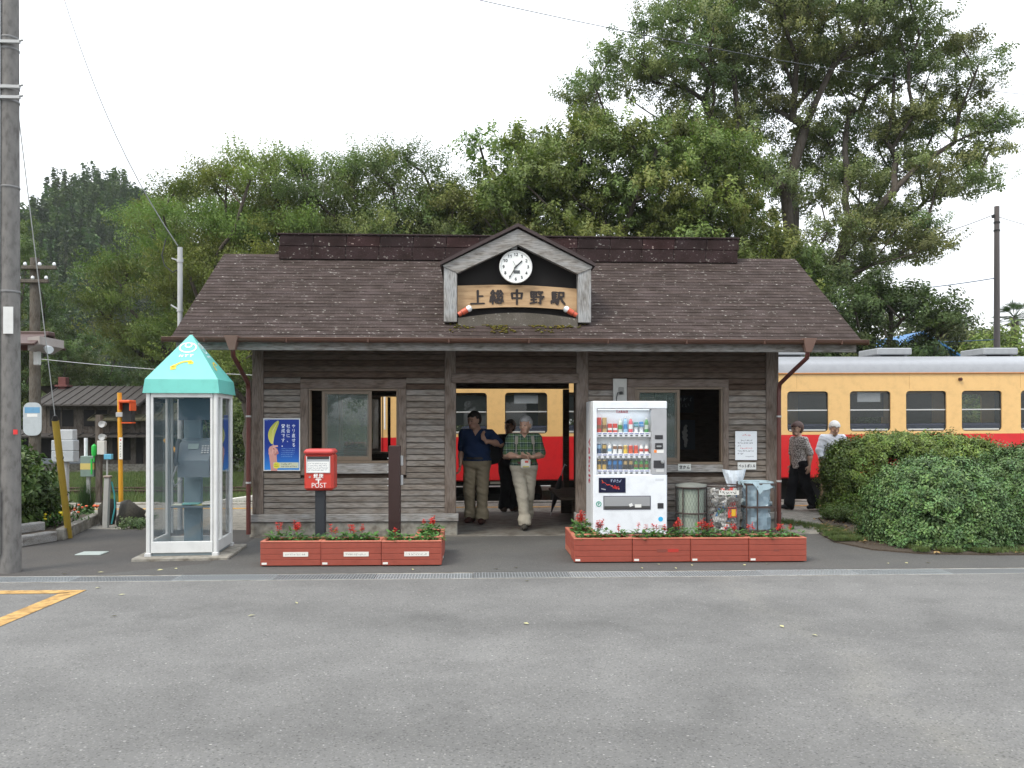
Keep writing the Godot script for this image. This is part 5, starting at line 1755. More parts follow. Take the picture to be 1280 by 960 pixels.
	for y in [0.12, 0.44, 0.745]:
		for k in 4:
			var w0 := TAU * k / 4.0 + PI / 4
			var w1 := TAU * (k + 1) / 4.0 + PI / 4
			g.bar(Vector3(cos(w0) * 0.275, y, sin(w0) * 0.275), Vector3(cos(w1) * 0.275, y, sin(w1) * 0.275), 0.02, 0.028)
	for k in 4:
		var w0 := TAU * k / 4.0 + PI / 4
		g.bar(Vector3(cos(w0) * 0.275, 0, sin(w0) * 0.275), Vector3(cos(w0) * 0.275, 0.75, sin(w0) * 0.275), 0.018, 0.018)
	g.bar(Vector3(-0.05, 0.12, 0.2), Vector3(-0.05, 0.72, 0.2), 0.03, 0.01)
	part(c, "frame", g, iron)
	g = Geo.new()
	for k in 30:
		var w0 := TAU * k / 30.0
		var w1 := TAU * (k + 1) / 30.0
		var p := func(w: float, up: float, out: float) -> Vector3:
			var s := minf(0.2 / maxf(absf(cos(w)), absf(sin(w))), 0.235) + out
			return Vector3(cos(w) * s, up, sin(w) * s)
		var d0 := 0.05 + 0.04 * sin(k * 1.7) + (0.08 if k in [6, 7, 8, 2, 3] else 0.0)
		var d1 := 0.05 + 0.04 * sin((k + 1) * 1.7) + (0.08 if k + 1 in [6, 7, 8, 2, 3] else 0.0)
		g.quad(p.call(w1, 0.775 - d1, 0.02), p.call(w0, 0.775 - d0, 0.02), p.call(w0, 0.775, 0.0), p.call(w1, 0.775, 0.0))
		g.quad(p.call(w1, 0.775, 0.0), p.call(w0, 0.775, 0.0), p.call(w0, 0.74, -0.03), p.call(w1, 0.74, -0.03))
	part(c, "bag_rim", g, bm)
	# plastic bag tied between the bins
	var bagw := thing("plastic_bag", "white plastic bag hanging on the wall above the bins", "bag", Vector3(3.62, 0.62, -11.33))
	g = Geo.new()
	var bw := painted(0.58, 0.64, 0.7, 0.3)
	for k in 10:
		for r in 6:
			var P := func(i: int, jj: int) -> Vector3:
				var u := i / 10.0
				var vv := jj / 6.0
				var half := lerpf(0.06, 0.17, pow(vv, 0.8))
				return Vector3(lerpf(-half, half, u), vv * 0.3 - 0.02 * sin(u * PI) * vv, 0.05 * sin(u * PI) * (0.4 + 0.6 * sin(vv * 3.0)) + 0.012 * sin(u * 17.0 + vv * 6.0))
			g.quad(P.call(k, r), P.call(k + 1, r), P.call(k + 1, r + 1), P.call(k, r + 1))
			var back := Vector3(0, 0, -0.006)
			g.quad(P.call(k + 1, r) * Vector3(1, 1, 0) + back, P.call(k, r) * Vector3(1, 1, 0) + back, P.call(k, r + 1) * Vector3(1, 1, 0) + back, P.call(k + 1, r + 1) * Vector3(1, 1, 0) + back)
	part(bagw, "sack", g, bw)
	part(bagw, "handle", Geo.new().tube([Vector3(-0.05, 0.02, 0.02), Vector3(-0.09, -0.05, 0.1), Vector3(-0.07, -0.2, 0.24), Vector3(-0.06, -0.42, 0.26)], 0.011, 6), bw)

# ---------------------------------------------------------------- posters and small signs
func flat_print(called: String, label: String, category: String, x0: float, x1: float, y0: float, y1: float, z: float, img: Image) -> void:
	var g := Geo.new().bx(Vector3(x0, y0, z - 0.006), Vector3(x1, y1, z - 0.001))
	var o := thing(called, label, category, Vector3())
	part(o, "backing", g, M.white_paper)
	var q := Geo.new()
	q.quad(Vector3(x0, y0, z + 0.001), Vector3(x1, y0, z + 0.001), Vector3(x1, y1, z + 0.001), Vector3(x0, y1, z + 0.001), true)
	part(o, "sheet", q, print_mat(img))

func build_posters() -> void:
	rng.seed = 31
	# blue poster with a hand holding a feather
	var W := 300
	var H := 424
	var img := Image.create(W, H, false, Image.FORMAT_RGB8)
	img.fill(Color(0.84, 0.86, 0.86))
	for y in range(8, H - 8):
		var u := float(y) / H
		var c := Color(0.05, 0.2, 0.58).lerp(Color(0.16, 0.52, 0.85), smoothstep(0.45, 1.0, u))
		img.fill_rect(Rect2i(8, y, W - 16, 1), c)
	squiggle(img, 14, 60, 12, 9, Color(0.7, 0.78, 0.9), 1.2)
	for k in 60:
		var u := k / 59.0
		var cx := lerpf(118, 80, u) - 30 * sin(u * PI * 0.9)
		dab(img, cx, lerpf(30, 200, u), 4 + 24 * pow(sin(PI * clampf(u * 0.93 + 0.05, 0, 1)), 0.7), Color(0.68, 0.72, 0.28).lerp(Color(0.86, 0.84, 0.42), u))
	stroke(img, [Vector2(120, 20), Vector2(78, 100), Vector2(80, 236)], 3, Color(0.93, 0.9, 0.7))
	var skin := Color(0.85, 0.64, 0.6)
	var sh := Color(0.72, 0.48, 0.47)
	for k in 40:
		var u := k / 39.0
		dab(img, lerpf(74, 88, u), lerpf(255, 418, u), lerpf(32, 26, u), skin.lerp(sh, 0.35 * u))
	stroke(img, [Vector2(50, 285), Vector2(58, 235), Vector2(84, 222)], 17, skin)
	stroke(img, [Vector2(66, 285), Vector2(88, 225), Vector2(112, 224)], 15, Color(0.9, 0.7, 0.66))
	stroke(img, [Vector2(84, 245), Vector2(108, 248), Vector2(118, 280), Vector2(96, 292)], 14, sh)
	stroke(img, [Vector2(92, 240), Vector2(112, 262)], 12, skin)
	stroke(img, [Vector2(70, 250), Vector2(66, 290)], 2, sh)
	stroke(img, [Vector2(88, 262), Vector2(94, 300)], 2, sh)
	var white := Color(0.93, 0.95, 0.97)
	for q in [["やり直せる", 232, 46, 36], ["社会に、", 188, 46, 36], ["賛成です。", 146, 46, 36]]:
		for k in (q[0] as String).length():
			write(img, q[0][k], q[1], q[2] + k * 38, 30, 33, 3.2, white)
	for k in 5: squiggle(img, 146, 270 - k * 6, 240 + k * 16, 9, Color(0.62, 0.75, 0.9), 1.2)
	img.fill_rect(Rect2i(82, 356, 206, 46), Color(0.8, 0.82, 0.72))
	dab(img, 108, 380, 26, Color(0.88, 0.85, 0.3))
	squiggle(img, 92, 124, 366, 10, Color(0.3, 0.3, 0.1), 1.6)
	squiggle(img, 92, 124, 382, 10, Color(0.3, 0.3, 0.1), 1.6)
	squiggle(img, 146, 240, 364, 12, Color(0.2, 0.22, 0.25), 1.7)
	squiggle(img, 146, 276, 382, 12, Color(0.2, 0.22, 0.25), 1.7)
	flat_print("poster", "blue poster of a hand holding a yellow feather on the station wall", "poster", -2.858, -2.362, 0.905, 1.622, -11.452, img)
	# notice and bin signs by the right-hand window
	img = Image.create(180, 240, false, Image.FORMAT_RGB8)
	img.fill(Color(0.86, 0.88, 0.9))
	squiggle(img, 56, 132, 26, 14, Color(0.75, 0.3, 0.32), 1.8)
	for k in 6:
		squiggle(img, 20 + (22 if k % 3 == 0 else 0), [158, 160, 52, 154, 162, 74][k], 70 + k * 22, 13, Color(0.75, 0.3, 0.32) if k == 3 else Color(0.25, 0.26, 0.3), 1.7)
	squiggle(img, 84, 160, 206, 9, Color(0.35, 0.36, 0.4), 1.3)
	flat_print("notice", "white printed notice sheet beside the window above the bins", "notice", 3.676, 3.984, 1.038, 1.443, -11.455, img)
	img = Image.create(256, 96, false, Image.FORMAT_RGB8)
	img.fill(Color(0.8, 0.81, 0.8))
	for k in 6: write(img, "ペットボトル"[k], 14 + k * 39, 26, 34, 44, 6.0, Color(0.06, 0.07, 0.1))
	flat_print("bin_sign", "white sign with six black characters below the notice sheet", "sign", 3.711, 3.973, 0.905, 1.005, -11.455, img)
	img = Image.create(192, 96, false, Image.FORMAT_RGB8)
	img.fill(Color(0.76, 0.77, 0.75))
	for k in 3: write(img, "空かん"[k], 16 + k * 56, 22, 48, 52, 7.5, Color(0.06, 0.07, 0.1))
	flat_print("bin_sign", "small white sign with three black characters below the right window", "sign", 2.866, 3.046, 0.893, 0.986, -11.452, img)
	# posters inside
	img = Image.create(96, 64, false, Image.FORMAT_RGB8)
	img.fill(Color(0.12, 0.13, 0.15))
	squiggle(img, 6, 90, 8, 14, Color(0.6, 0.62, 0.62), 1.5)
	squiggle(img, 6, 90, 30, 14, Color(0.5, 0.52, 0.55), 1.5)
	flat_print("inside_poster", "dark poster with pale print inside, upper one seen through the right window", "poster", 3.15, 3.6, 1.72, 2.0, -13.353, img)
	img = Image.create(96, 96, false, Image.FORMAT_RGB8)
	img.fill(Color(0.16, 0.18, 0.22))
	for k in 14: dab(img, 62 + rng.randf_range(-4, 4), 20 + k * 5, 8 - absf(k - 6) * 0.5, Color(0.75, 0.75, 0.74))
	flat_print("inside_poster", "dark poster with a pale figure inside, lower one seen through the right window", "poster", 3.15, 3.62, 1.12, 1.6, -13.353, img)
	# closed umbrella leaning on the post
	var u := thing("umbrella", "closed black umbrella leaning on the post inside the entrance", "umbrella", Vector3(1.29, 0.012, -13.75))
	var tip := Vector3(0.25, 0.78, -0.3)
	part(u, "canopy", Geo.new().tube([tip * 0.06, tip * 0.25, tip * 0.6, tip * 0.82], [0.006, 0.035, 0.055, 0.02], 10), M.black)
	part(u, "shaft", Geo.new().tube([Vector3(), tip * 0.06], 0.005, 6).tube([tip * 0.8, tip * 1.0, tip * 1.04 + Vector3(0.02, 0.02, 0), tip * 1.02 + Vector3(0.05, 0.01, 0)], 0.01, 6), M.steel)

# ---------------------------------------------------------------- foliage
# a twig with leaves set along it; folded leaves, so that each catches light on its own
func sprig(seed_: int, leaves: int, length: float, leaf: float, wide: float, droop := 0.2) -> ArrayMesh:
	var r := RandomNumberGenerator.new()
	r.seed = seed_
	var g := Geo.new()
	for k in leaves:
		var u := (k + 0.6) / leaves
		var a := k * 2.4 + r.randf_range(-0.4, 0.4)
		var o := Vector3(cos(a) * 0.1 * length, u * length, sin(a) * 0.1 * length)
		var out := (Vector3(cos(a), r.randf_range(-0.3, 0.6), sin(a))).normalized()
		var sd := out.cross(Vector3.UP).normalized().rotated(out, r.randf_range(-0.7, 0.7))
		var up := sd.cross(out)
		var l := leaf * r.randf_range(0.7, 1.2)
		var w := l * wide
		var t := r.randf_range(0.8, 1.2)
		g.col = Color(t * r.randf_range(0.9, 1.12), t, t * r.randf_range(0.8, 1.1))
		var mid := o + out * l * 0.5
		var tipp := o + out * l - Vector3(0, l * droop, 0)
		g.tri(o, mid + sd * w * 0.5 + up * w * 0.12, tipp)
		g.tri(o, tipp, mid - sd * w * 0.5 + up * w * 0.12)
	return g.mesh()

# a tree: clumps of sprigs held by branches that grow from the trunk to every clump
func tree(called: String, label: String, at: Vector3, P: Dictionary, group := "") -> Node3D:
	var r := RandomNumberGenerator.new()
	r.seed = P.seed
	var T := thing(called, label, "tree", at, 0.0, group)
	# clump centres spread in the crown's lobes
	var clumps := []
	var gap: float = P.gap
	for lobe in P.lobes:
		var c: Vector3 = lobe[0]
		var s: Vector3 = lobe[1]
		var want := int(s.x * s.y * s.z * 4.19 / (gap * gap * gap) * P.get("fill", 1.0))
		var tries := 0
		var made := 0
		while made < want and tries < want * 14:
			tries += 1
			var d := Vector3(r.randf_range(-1, 1), r.randf_range(-1, 1), r.randf_range(-1, 1))
			if d.length() > 1.0: continue
			d = d.normalized() * lerpf(d.length(), 1.0, P.get("shell", 0.45))
			if d.y < P.get("floor", -0.75): continue
			var p := c + d * s
			var ok := true
			for q in clumps:
				if p.distance_squared_to(q) < gap * gap * 0.5:
					ok = false
					break
			if ok:
				clumps.append(p)
				made += 1
	# skeleton
	var fork: float = P.fork
	var pos := [Vector3(0, -0.2, 0)]
	var par := [-1]
	var lean: Vector3 = P.get("lean", Vector3())
	var steps := 6
	for k in steps:
		var u := (k + 1.0) / steps
		pos.append(Vector3(0, fork * u, 0) + lean * u * u + Vector3(r.randf_range(-0.06, 0.06), 0, r.randf_range(-0.06, 0.06)))
		par.append(pos.size() - 2)
	var order := range(clumps.size())
	var top: Vector3 = pos[steps]
	order.sort_custom(func(a, b): return top.distance_squared_to(clumps[a]) < top.distance_squared_to(clumps[b]))
	var ends := []
	var plen := []
	for j in pos.size(): plen.append((pos[j] as Vector3).y * 0.6)
	var star: float = P.get("star", 0.45)
	for i in order:
		var c: Vector3 = clumps[i]
		var best := steps
		var bd := 1e9
		for j in range(steps - 1 if P.get("low", false) == false else 2, pos.size()):
			var q: Vector3 = pos[j]
			var d := q.distance_to(c)
			var rise := (c.y - q.y) / maxf(d, 0.01)
			d = d * (1.0 + 0.9 * maxf(0.0, 0.25 - rise)) + star * plen[j]
			if d < bd:
				bd = d
				best = j
		var a: Vector3 = pos[best]
		var seg := maxi(2, int(a.distance_to(c) / 0.8))
		var bend := Vector3(r.randf_range(-1, 1), r.randf_range(-0.2, 0.9), r.randf_range(-1, 1)) * a.distance_to(c) * 0.06
		var last := best
		for s in seg:
			var u := (s + 1.0) / seg
			pos.append(a.lerp(c, u) + bend * sin(u * PI) + Vector3(0, -0.1 * u * (1 - u) * a.distance_to(c), 0))
			par.append(last)
			plen.append(plen[last] + (pos[last] as Vector3).distance_to(pos[pos.size() - 1]))
			last = pos.size() - 1
		ends.append(last)
	var rad := []
	rad.resize(pos.size())
	rad.fill(0.0)
	for e in ends: rad[e] += pow(P.get("twig", 0.012), 2.3)
	for j in range(pos.size() - 1, 0, -1): rad[par[j]] += rad[j]
	for j in pos.size(): rad[j] = pow(rad[j], 1.0 / 2.3)
	var base_r: float = rad[1]
	for j in pos.size(): rad[j] = maxf(P.get("twig", 0.012) * 0.6, P.trunk * pow(rad[j] / base_r, 1.12))
	rad[0] = P.trunk * 1.5
	rad[1] = P.trunk * 1.1
	var kids := {}
	for j in range(1, pos.size()):
		if not kids.has(par[j]): kids[par[j]] = []
		kids[par[j]].append(j)
	var wood_g := Geo.new()
	wood_g.pu = Vector3(1, 0, 0)
	var starts := [[0, 0]]
	while starts.size():
		var s: Array = starts.pop_back()
		var line := [pos[s[0]]]
		var rr := [minf(rad[s[0]], rad[s[1]] * 1.15) if s[1] != 0 else rad[0]]
		var cur: int = s[1] if s[1] != 0 else 0
		if s[1] != 0:
			line.append(pos[cur])
			rr.append(rad[cur])
		while kids.has(cur):
			var big: int = kids[cur][0]
			for q in kids[cur]:
				if rad[q] > rad[big]: big = q
			for q in kids[cur]:
				if q != big: starts.append([cur, q])
			line.append(pos[big])
			rr.append(rad[big])
			cur = big
		wood_g.tube(line, rr, 7 if rr[0] > 0.05 else 4, false)
	part(T, "trunk", wood_g, P.bark)
	# leaves
	var places := []
	var tints := []
	var flat: float = P.get("flat", 0.55)
	var f := FastNoiseLite.new()
	f.seed = P.seed
	f.frequency = 0.12
	var hang: float = P.get("hang", 0.0)
	for c in clumps:
		var cr: float = gap * r.randf_range(0.55, 0.95) * P.get("puff", 1.0)
		var tone := 1.0 + 0.3 * f.get_noise_3dv(c + at) + r.randf_range(-0.22, 0.22)
		var warm := r.randf_range(0.9, 1.25)
		for k in int(P.sprigs * r.randf_range(0.7, 1.25)):
			var d := Vector3(r.randf_range(-1, 1), r.randf_range(-1, 1), r.randf_range(-1, 1))
			if d.length() > 1.0: d = d.normalized() * r.randf()
			var o: Vector3 = c + Vector3(d.x, d.y * flat, d.z) * cr
			var up := (Vector3(d.x, d.y * 0.6 + 0.55 - hang, d.z) + Vector3(r.randf_range(-0.7, 0.7), r.randf_range(-0.4, 0.4), r.randf_range(-0.7, 0.7))).normalized()
			var sd := up.cross(Vector3(r.randf_range(-1, 1), r.randf_range(-1, 1), r.randf_range(-1, 1))).normalized()
			var sc := r.randf_range(0.75, 1.25)
			places.append(Transform3D(Basis(sd, up, sd.cross(up)) * Basis.from_scale(Vector3(sc, sc, sc)), o))
			var t := tone * r.randf_range(0.85, 1.15)
			tints.append(Color(t * warm, t, t * r.randf_range(0.75, 1.05)))
	scatter(T, "crown", P.sprig, P.leaf, places, tints).set_meta("kind", "stuff")
	return T

# clipped shrub: sprigs over a bumpy closed body, thick enough to hide what is inside
func shrub(called: String, label: String, category: String, at: Vector3, size: Vector3, P: Dictionary, group := "") -> Node3D:
	var r := RandomNumberGenerator.new()
	r.seed = P.seed
	var T := thing(called, label, category, at, P.get("turn", 0.0), group)
	var f := FastNoiseLite.new()
	f.seed = P.seed
	f.frequency = P.get("bump_freq", 2.6)
	var sq: float = P.get("square", 2.4)
	var places := []
	var tints := []
	var h := size * 0.5
	# tufts of young shoots stand out of the body, with gaps of shade between them
	var per := 12
	for k in int(P.count / per):
		var d := Vector3(r.randfn(), absf(r.randfn()) * 0.9, r.randfn()).normalized()
		var e := pow(pow(absf(d.x), sq) + pow(absf(d.y), sq) + pow(absf(d.z), sq), -1.0 / sq)
		var p := Vector3(d.x * h.x, d.y * size.y, d.z * h.z) * e
		var n := Vector3(d.x / h.x, d.y / size.y, d.z / h.z).normalized()
		var out: float = r.randf_range(-1.0, 0.5) * P.get("depth", 0.12)
		if r.randf() < 0.3: out = -r.randf_range(0.1, 0.3)
		p = p * (1.0 + P.get("bump", 0.07) * f.get_noise_3dv(p + at)) + n * out
		var tone := r.randf_range(0.65, 1.35)
		var spread: float = P.get("tuft", 0.055)
		for q in per:
			var u := r.randf()
			var off := Vector3(r.randfn(), r.randfn(), r.randfn()) * spread * 0.6 + n * (u - 0.5) * spread * 1.6
			var pp := p + off
			if pp.y < 0.01: pp.y = r.randf_range(0.01, 0.08)
			var up := (n + Vector3(0, 0.45, 0) + off.normalized() * 0.7 + Vector3(r.randf_range(-0.4, 0.4), r.randf_range(-0.3, 0.3), r.randf_range(-0.4, 0.4))).normalized()
			var sd := up.cross(Vector3(r.randf_range(-1, 1), r.randf_range(-1, 1), r.randf_range(-1, 1))).normalized()
			var sc := r.randf_range(0.75, 1.3)
			places.append(Transform3D(Basis(sd, up, sd.cross(up)) * Basis.from_scale(Vector3(sc, sc, sc)), pp))
			var t := tone * r.randf_range(0.7, 1.3)
			tints.append(Color(t * r.randf_range(0.88, 1.12), t, t * r.randf_range(0.75, 1.1)))
	scatter(T, "foliage", P.sprig, P.leaf, places, tints).set_meta("kind", "stuff")
	var tw := Geo.new()
	for k in 14:
		var a := r.randf() * TAU
		var q := Vector3(cos(a) * h.x * 0.6, size.y * r.randf_range(0.4, 0.75), sin(a) * h.z * 0.6)
		tw.tube([Vector3(q.x * 0.25, -0.05, q.z * 0.25), q * Vector3(0.6, 0.5, 0.6), q], [0.016, 0.011, 0.005], 5)
	part(T, "stem", tw, M.bark)
	return T

func build_green() -> void:
	M.bark = wood(0.1, 0.088, 0.074, "y", 0.95)
	M.bark_dark = wood(0.12, 0.105, 0.09, "y", 0.95)
	var L1 := leaf_mat(0.16, 0.205, 0.09)
	var L2 := leaf_mat(0.165, 0.22, 0.07)
	var L3 := leaf_mat(0.105, 0.15, 0.056)
	var L4 := leaf_mat(0.16, 0.21, 0.06)
	var s_fine := sprig(1, 34, 0.4, 0.105, 0.46)
	var s_mid := sprig(2, 28, 0.36, 0.125, 0.48)
	var s_feather := sprig(3, 38, 0.5, 0.095, 0.4, 0.4)
	var s_big := sprig(9, 24, 0.9, 0.3, 0.5)
	# the big spreading tree behind the station
	var X := func(x: float, y: float, z: float, a: float, b: float, c: float) -> Array: return [Vector3(x, y, z), Vector3(a, b, c)]
	tree("zelkova_tree", "huge spreading tree with visible branches towering behind the station roof", Vector3(9.9, -0.56, -27), {"seed": 7, "star": 0.5, "trunk": 0.36, "fork": 4.2, "gap": 1.0, "fill": 0.8, "shell": 0.3, "floor": -0.85,
		"lobes": [X.call(-5.4, 12.9, 0, 1.5, 1.2, 1.8), X.call(-3.0, 14.3, 0, 2.0, 1.7, 2.4), X.call(-0.3, 15.2, 0, 2.4, 1.9, 2.8), X.call(2.7, 14.9, 0, 2.4, 1.9, 2.8), X.call(5.0, 13.1, 0, 1.8, 1.6, 2.4), X.call(6.3, 11.3, 0, 1.3, 1.1, 1.8), X.call(5.0, 9.9, 0, 1.7, 1.2, 2.2), X.call(3.2, 11.7, -1.0, 1.9, 1.4, 1.8), X.call(0.5, 12.2, -1.2, 2.0, 1.4, 1.6), X.call(-2.4, 11.7, -0.6, 1.8, 1.3, 1.8), X.call(4.0, 8.2, 0.4, 1.7, 1.0, 2.0), X.call(2.2, 7.6, 0.6, 1.6, 1.0, 1.8), X.call(1.0, 9.7, 0.8, 1.6, 0.9, 1.6), X.call(0.0, 7.3, 1.7, 2.0, 1.2, 0.9), X.call(-1.6, 9.4, 1.4, 1.9, 1.2, 1.1), X.call(0.4, 5.6, 1.8, 1.8, 1.0, 0.9)],
		"sprigs": 29, "flat": 0.25, "puff": 1.2, "sprig": s_fine, "leaf": L1, "bark": M.bark_dark, "twig": 0.02}, "trees behind the station")
	tree("broadleaf_tree", "rounded dense tree over the roof, between the clock gable and the huge tree", Vector3(4.6, -0.56, -24), {"seed": 17, "trunk": 0.3, "fork": 3.2, "gap": 1.0, "fill": 0.8, "shell": 0.5,
		"lobes": [X.call(-2.6, 8.2, 0, 1.8, 1.9, 1.8), X.call(-0.6, 8.9, 0, 1.9, 1.7, 1.8), X.call(1.4, 8.6, 0.3, 1.9, 2.1, 1.9), X.call(-1.8, 6.2, 0.3, 2.2, 1.6, 2.0), X.call(1.2, 6.2, 0.5, 2.3, 1.7, 2.0), X.call(3.4, 6.0, 0.3, 1.8, 1.5, 1.6)],
		"sprigs": 44, "flat": 0.7, "sprig": s_mid, "leaf": L2, "bark": M.bark_dark}, "trees behind the station")
	tree("broadleaf_tree", "slim tree with a rounded crown behind the clock gable", Vector3(1.2, -0.56, -25.5), {"seed": 19, "trunk": 0.2, "fork": 3.4, "gap": 1.0, "fill": 0.75, "shell": 0.5,
		"lobes": [X.call(0.3, 9.9, 0, 1.5, 1.3, 1.4), X.call(1.0, 8.2, 0.3, 1.7, 1.5, 1.5), X.call(-1.0, 8.0, 0.3, 1.7, 1.6, 1.4)], "sprigs": 42, "flat": 0.65, "sprig": s_mid, "leaf": L2, "bark": M.bark_dark}, "trees behind the station")
	tree("maple_tree", "airy feathery tree behind the roof between the clock gable and the left ridge end", Vector3(-2.9, -0.56, -26), {"seed": 23, "trunk": 0.24, "fork": 3.0, "gap": 0.95, "fill": 0.85, "shell": 0.4,
		"lobes": [X.call(-1.8, 8.4, 0, 1.8, 1.5, 1.8), X.call(0.4, 8.9, 0, 2.0, 1.5, 1.8), X.call(2.2, 8.0, 0, 1.5, 1.4, 1.6), X.call(-0.4, 6.8, 0.5, 2.6, 1.5, 1.8)], "sprigs": 40, "flat": 0.32, "puff": 1.1, "sprig": s_feather, "leaf": L1, "bark": M.bark_dark}, "trees behind the station")
	tree("maple_tree", "airy feathery tree above the left end of the station roof", Vector3(-6.6, -0.56, -25), {"seed": 29, "trunk": 0.22, "fork": 2.6, "gap": 0.95, "fill": 0.6, "shell": 0.4,
		"lobes": [X.call(-1.4, 8.0, 0, 1.7, 1.6, 1.7), X.call(0.6, 8.6, 0, 1.6, 1.4, 1.6), X.call(1.8, 7.0, 0, 1.8, 1.7, 1.7), X.call(-0.6, 6.0, 0.5, 2.6, 1.6, 1.8), X.call(0.8, 4.4, 0.8, 2.2, 1.3, 1.6)], "sprigs": 40, "flat": 0.32, "puff": 1.1, "hang": 0.15, "sprig": s_feather, "leaf": L2, "bark": M.bark_dark, "low": true}, "trees behind the station")
	tree("maple_tree", "wide feathery tree with drooping layers behind the phone booth", Vector3(-12.9, -0.56, -38), {"seed": 31, "trunk": 0.36, "fork": 3.4, "gap": 1.4, "fill": 0.68, "shell": 0.4, "floor": -0.9,
		"lobes": [X.call(0.4, 10.6, 0, 2.6, 2.0, 2.4), X.call(-0.8, 7.6, 0.4, 3.0, 2.2, 2.6), X.call(3.2, 9.0, 0.4, 3.0, 2.4, 2.6), X.call(0.2, 5.2, 0.8, 3.4, 1.5, 2.4), X.call(4.4, 6.0, 0.6, 2.8, 1.8, 2.4)], "sprigs": 40, "flat": 0.32, "puff": 1.1, "hang": 0.15, "sprig": sprig(4, 40, 0.75, 0.14, 0.4, 0.4), "leaf": L2, "bark": M.bark_dark, "low": true}, "trees behind the station")
	# darker trees filling the background
	var dark := [[-19.0, 45.0, 6.5, "dark tree behind the old house, under the wooded hill", 41], [-4.6, 30.0, 5.6, "dark dense tree seen between the phone booth and the station wall", 43], [-8.2, 35.0, 6.4, "dark dense tree behind the feathery tree by the phone booth", 47], [0.6, 32.0, 6.0, "dark tree low behind the clock gable", 53], [-22.5, 41.0, 11.5, "dark tall tree at the left edge behind the concrete pole", 59], [-14.0, 44.0, 7.0, "dark tree directly above the old house roof ridge", 60]]
	for q in dark:
		tree("evergreen_tree", q[3], Vector3(q[0], -0.56, -q[1]), {"seed": q[4], "trunk": 0.2, "fork": 1.4, "gap": 1.15, "fill": 0.8, "shell": 0.5,
			"lobes": [X.call(0, q[2] * 0.72, 0, 2.3, q[2] * 0.3, 2.0), X.call(-1.0, q[2] * 0.4, 0.3, 2.4, q[2] * 0.28, 2.0), X.call(1.4, q[2] * 0.38, 0.3, 2.3, q[2] * 0.28, 2.0), X.call(0, 1.2, 0.5, 2.8, 1.3, 1.8)], "sprigs": 30, "flat": 0.7, "sprig": s_mid, "leaf": L3, "bark": M.bark_dark, "low": true}, "dark trees in the background")
	tree("evergreen_tree", "dark dense tree right of the station roof above the railcar", Vector3(11.6, -0.56, -23.5), {"seed": 61, "trunk": 0.24, "fork": 1.8, "gap": 1.0, "fill": 0.9, "shell": 0.5,
		"lobes": [X.call(-1.2, 5.0, 0, 1.9, 1.5, 1.6), X.call(0.4, 4.6, 0.2, 1.6, 1.3, 1.5), X.call(-2.2, 3.6, 0.2, 1.6, 1.4, 1.5), X.call(0.2, 2.8, 0.3, 2.0, 1.6, 1.6)], "sprigs": 44, "flat": 0.6, "sprig": s_mid, "leaf": leaf_mat(0.06, 0.095, 0.036), "bark": M.bark_dark, "low": true}, "dark trees in the background")
	# trees across the road behind the camera, which the window panes mirror
	for q in [[-9.0, 19.0, 81, "tree across the road opposite the phone booth, mirrored in its glass"], [-2.0, 22.0, 82, "tree across the road mirrored dark in the left window pane"], [5.0, 20.0, 83, "tree across the road mirrored in the right window pane"], [12.0, 23.0, 84, "tree across the road opposite the clipped shrubs"]]:
		tree("roadside_tree", q[3], Vector3(q[0], 0, q[1]), {"seed": q[2], "trunk": 0.25, "fork": 2.0, "gap": 1.5, "fill": 0.7, "shell": 0.5,
			"lobes": [X.call(0, 6.5, 0, 3.0, 2.4, 2.4), X.call(-1.8, 3.6, 0, 2.6, 2.0, 2.2), X.call(1.8, 3.4, 0, 2.6, 2.0, 2.2)], "sprigs": 20, "flat": 0.7, "sprig": s_big, "leaf": L3, "bark": M.bark_dark, "low": true}, "trees across the road")
	# distance on the right
	tree("broadleaf_tree", "pale green distant tree beyond the railcar, left of the right-hand pole", Vector3(29.4, -0.56, -52), {"seed": 67, "trunk": 0.3, "fork": 3.0, "gap": 1.4, "fill": 0.7, "shell": 0.5, "lobes": [X.call(-1.6, 7.4, 0, 2.6, 1.7, 2.2), X.call(1.6, 6.8, 0, 2.6, 1.7, 2.2), X.call(0, 4.6, 0.5, 3.6, 2.2, 2.2)], "sprigs": 26, "flat": 0.5, "sprig": sprig(5, 18, 0.9, 0.3, 0.45), "leaf": leaf_mat(0.1, 0.125, 0.055), "bark": M.bark_dark}, "distant trees on the right")
	for q in [[23.6, 38.0, 5.0, 71, "yellow-green bushy tree behind the railcar roof, beside the blue gable"], [27.4, 40.0, 5.6, 73, "yellow-green bushy tree below the palm at the right edge"], [24.6, 44.0, 5.2, 74, "yellow-green bushy tree behind the right-hand pole"]]:
		tree("young_tree", q[4], Vector3(q[0], -0.56, -q[1]), {"seed": q[3], "trunk": 0.14, "fork": 1.6, "gap": 1.1, "fill": 0.8, "shell": 0.5, "lobes": [X.call(0, q[2] * 0.85, 0, 1.9, 1.4, 1.6), X.call(-1.0, q[2] * 0.55, 0.3, 2.2, 1.7, 1.7), X.call(1.2, q[2] * 0.5, 0.3, 2.2, 1.6, 1.7)], "sprigs": 26, "flat": 0.6, "sprig": sprig(6, 16, 0.7, 0.26, 0.45), "leaf": L4, "bark": M.bark_dark, "low": true}, "distant trees on the right")
	# palm at the right edge
	var pl := thing("palm_tree", "small fan palm above the bushes at the right edge", "palm tree", Vector3(30.3, -0.56, -45))
	part(pl, "trunk", Geo.new().tube([Vector3(0, 0, 0), Vector3(0.1, 4, 0), Vector3(0, 7.9, 0)], [0.2, 0.16, 0.17], 8), M.bark_dark)
	var fg := Geo.new()
	var r := RandomNumberGenerator.new()
	r.seed = 9
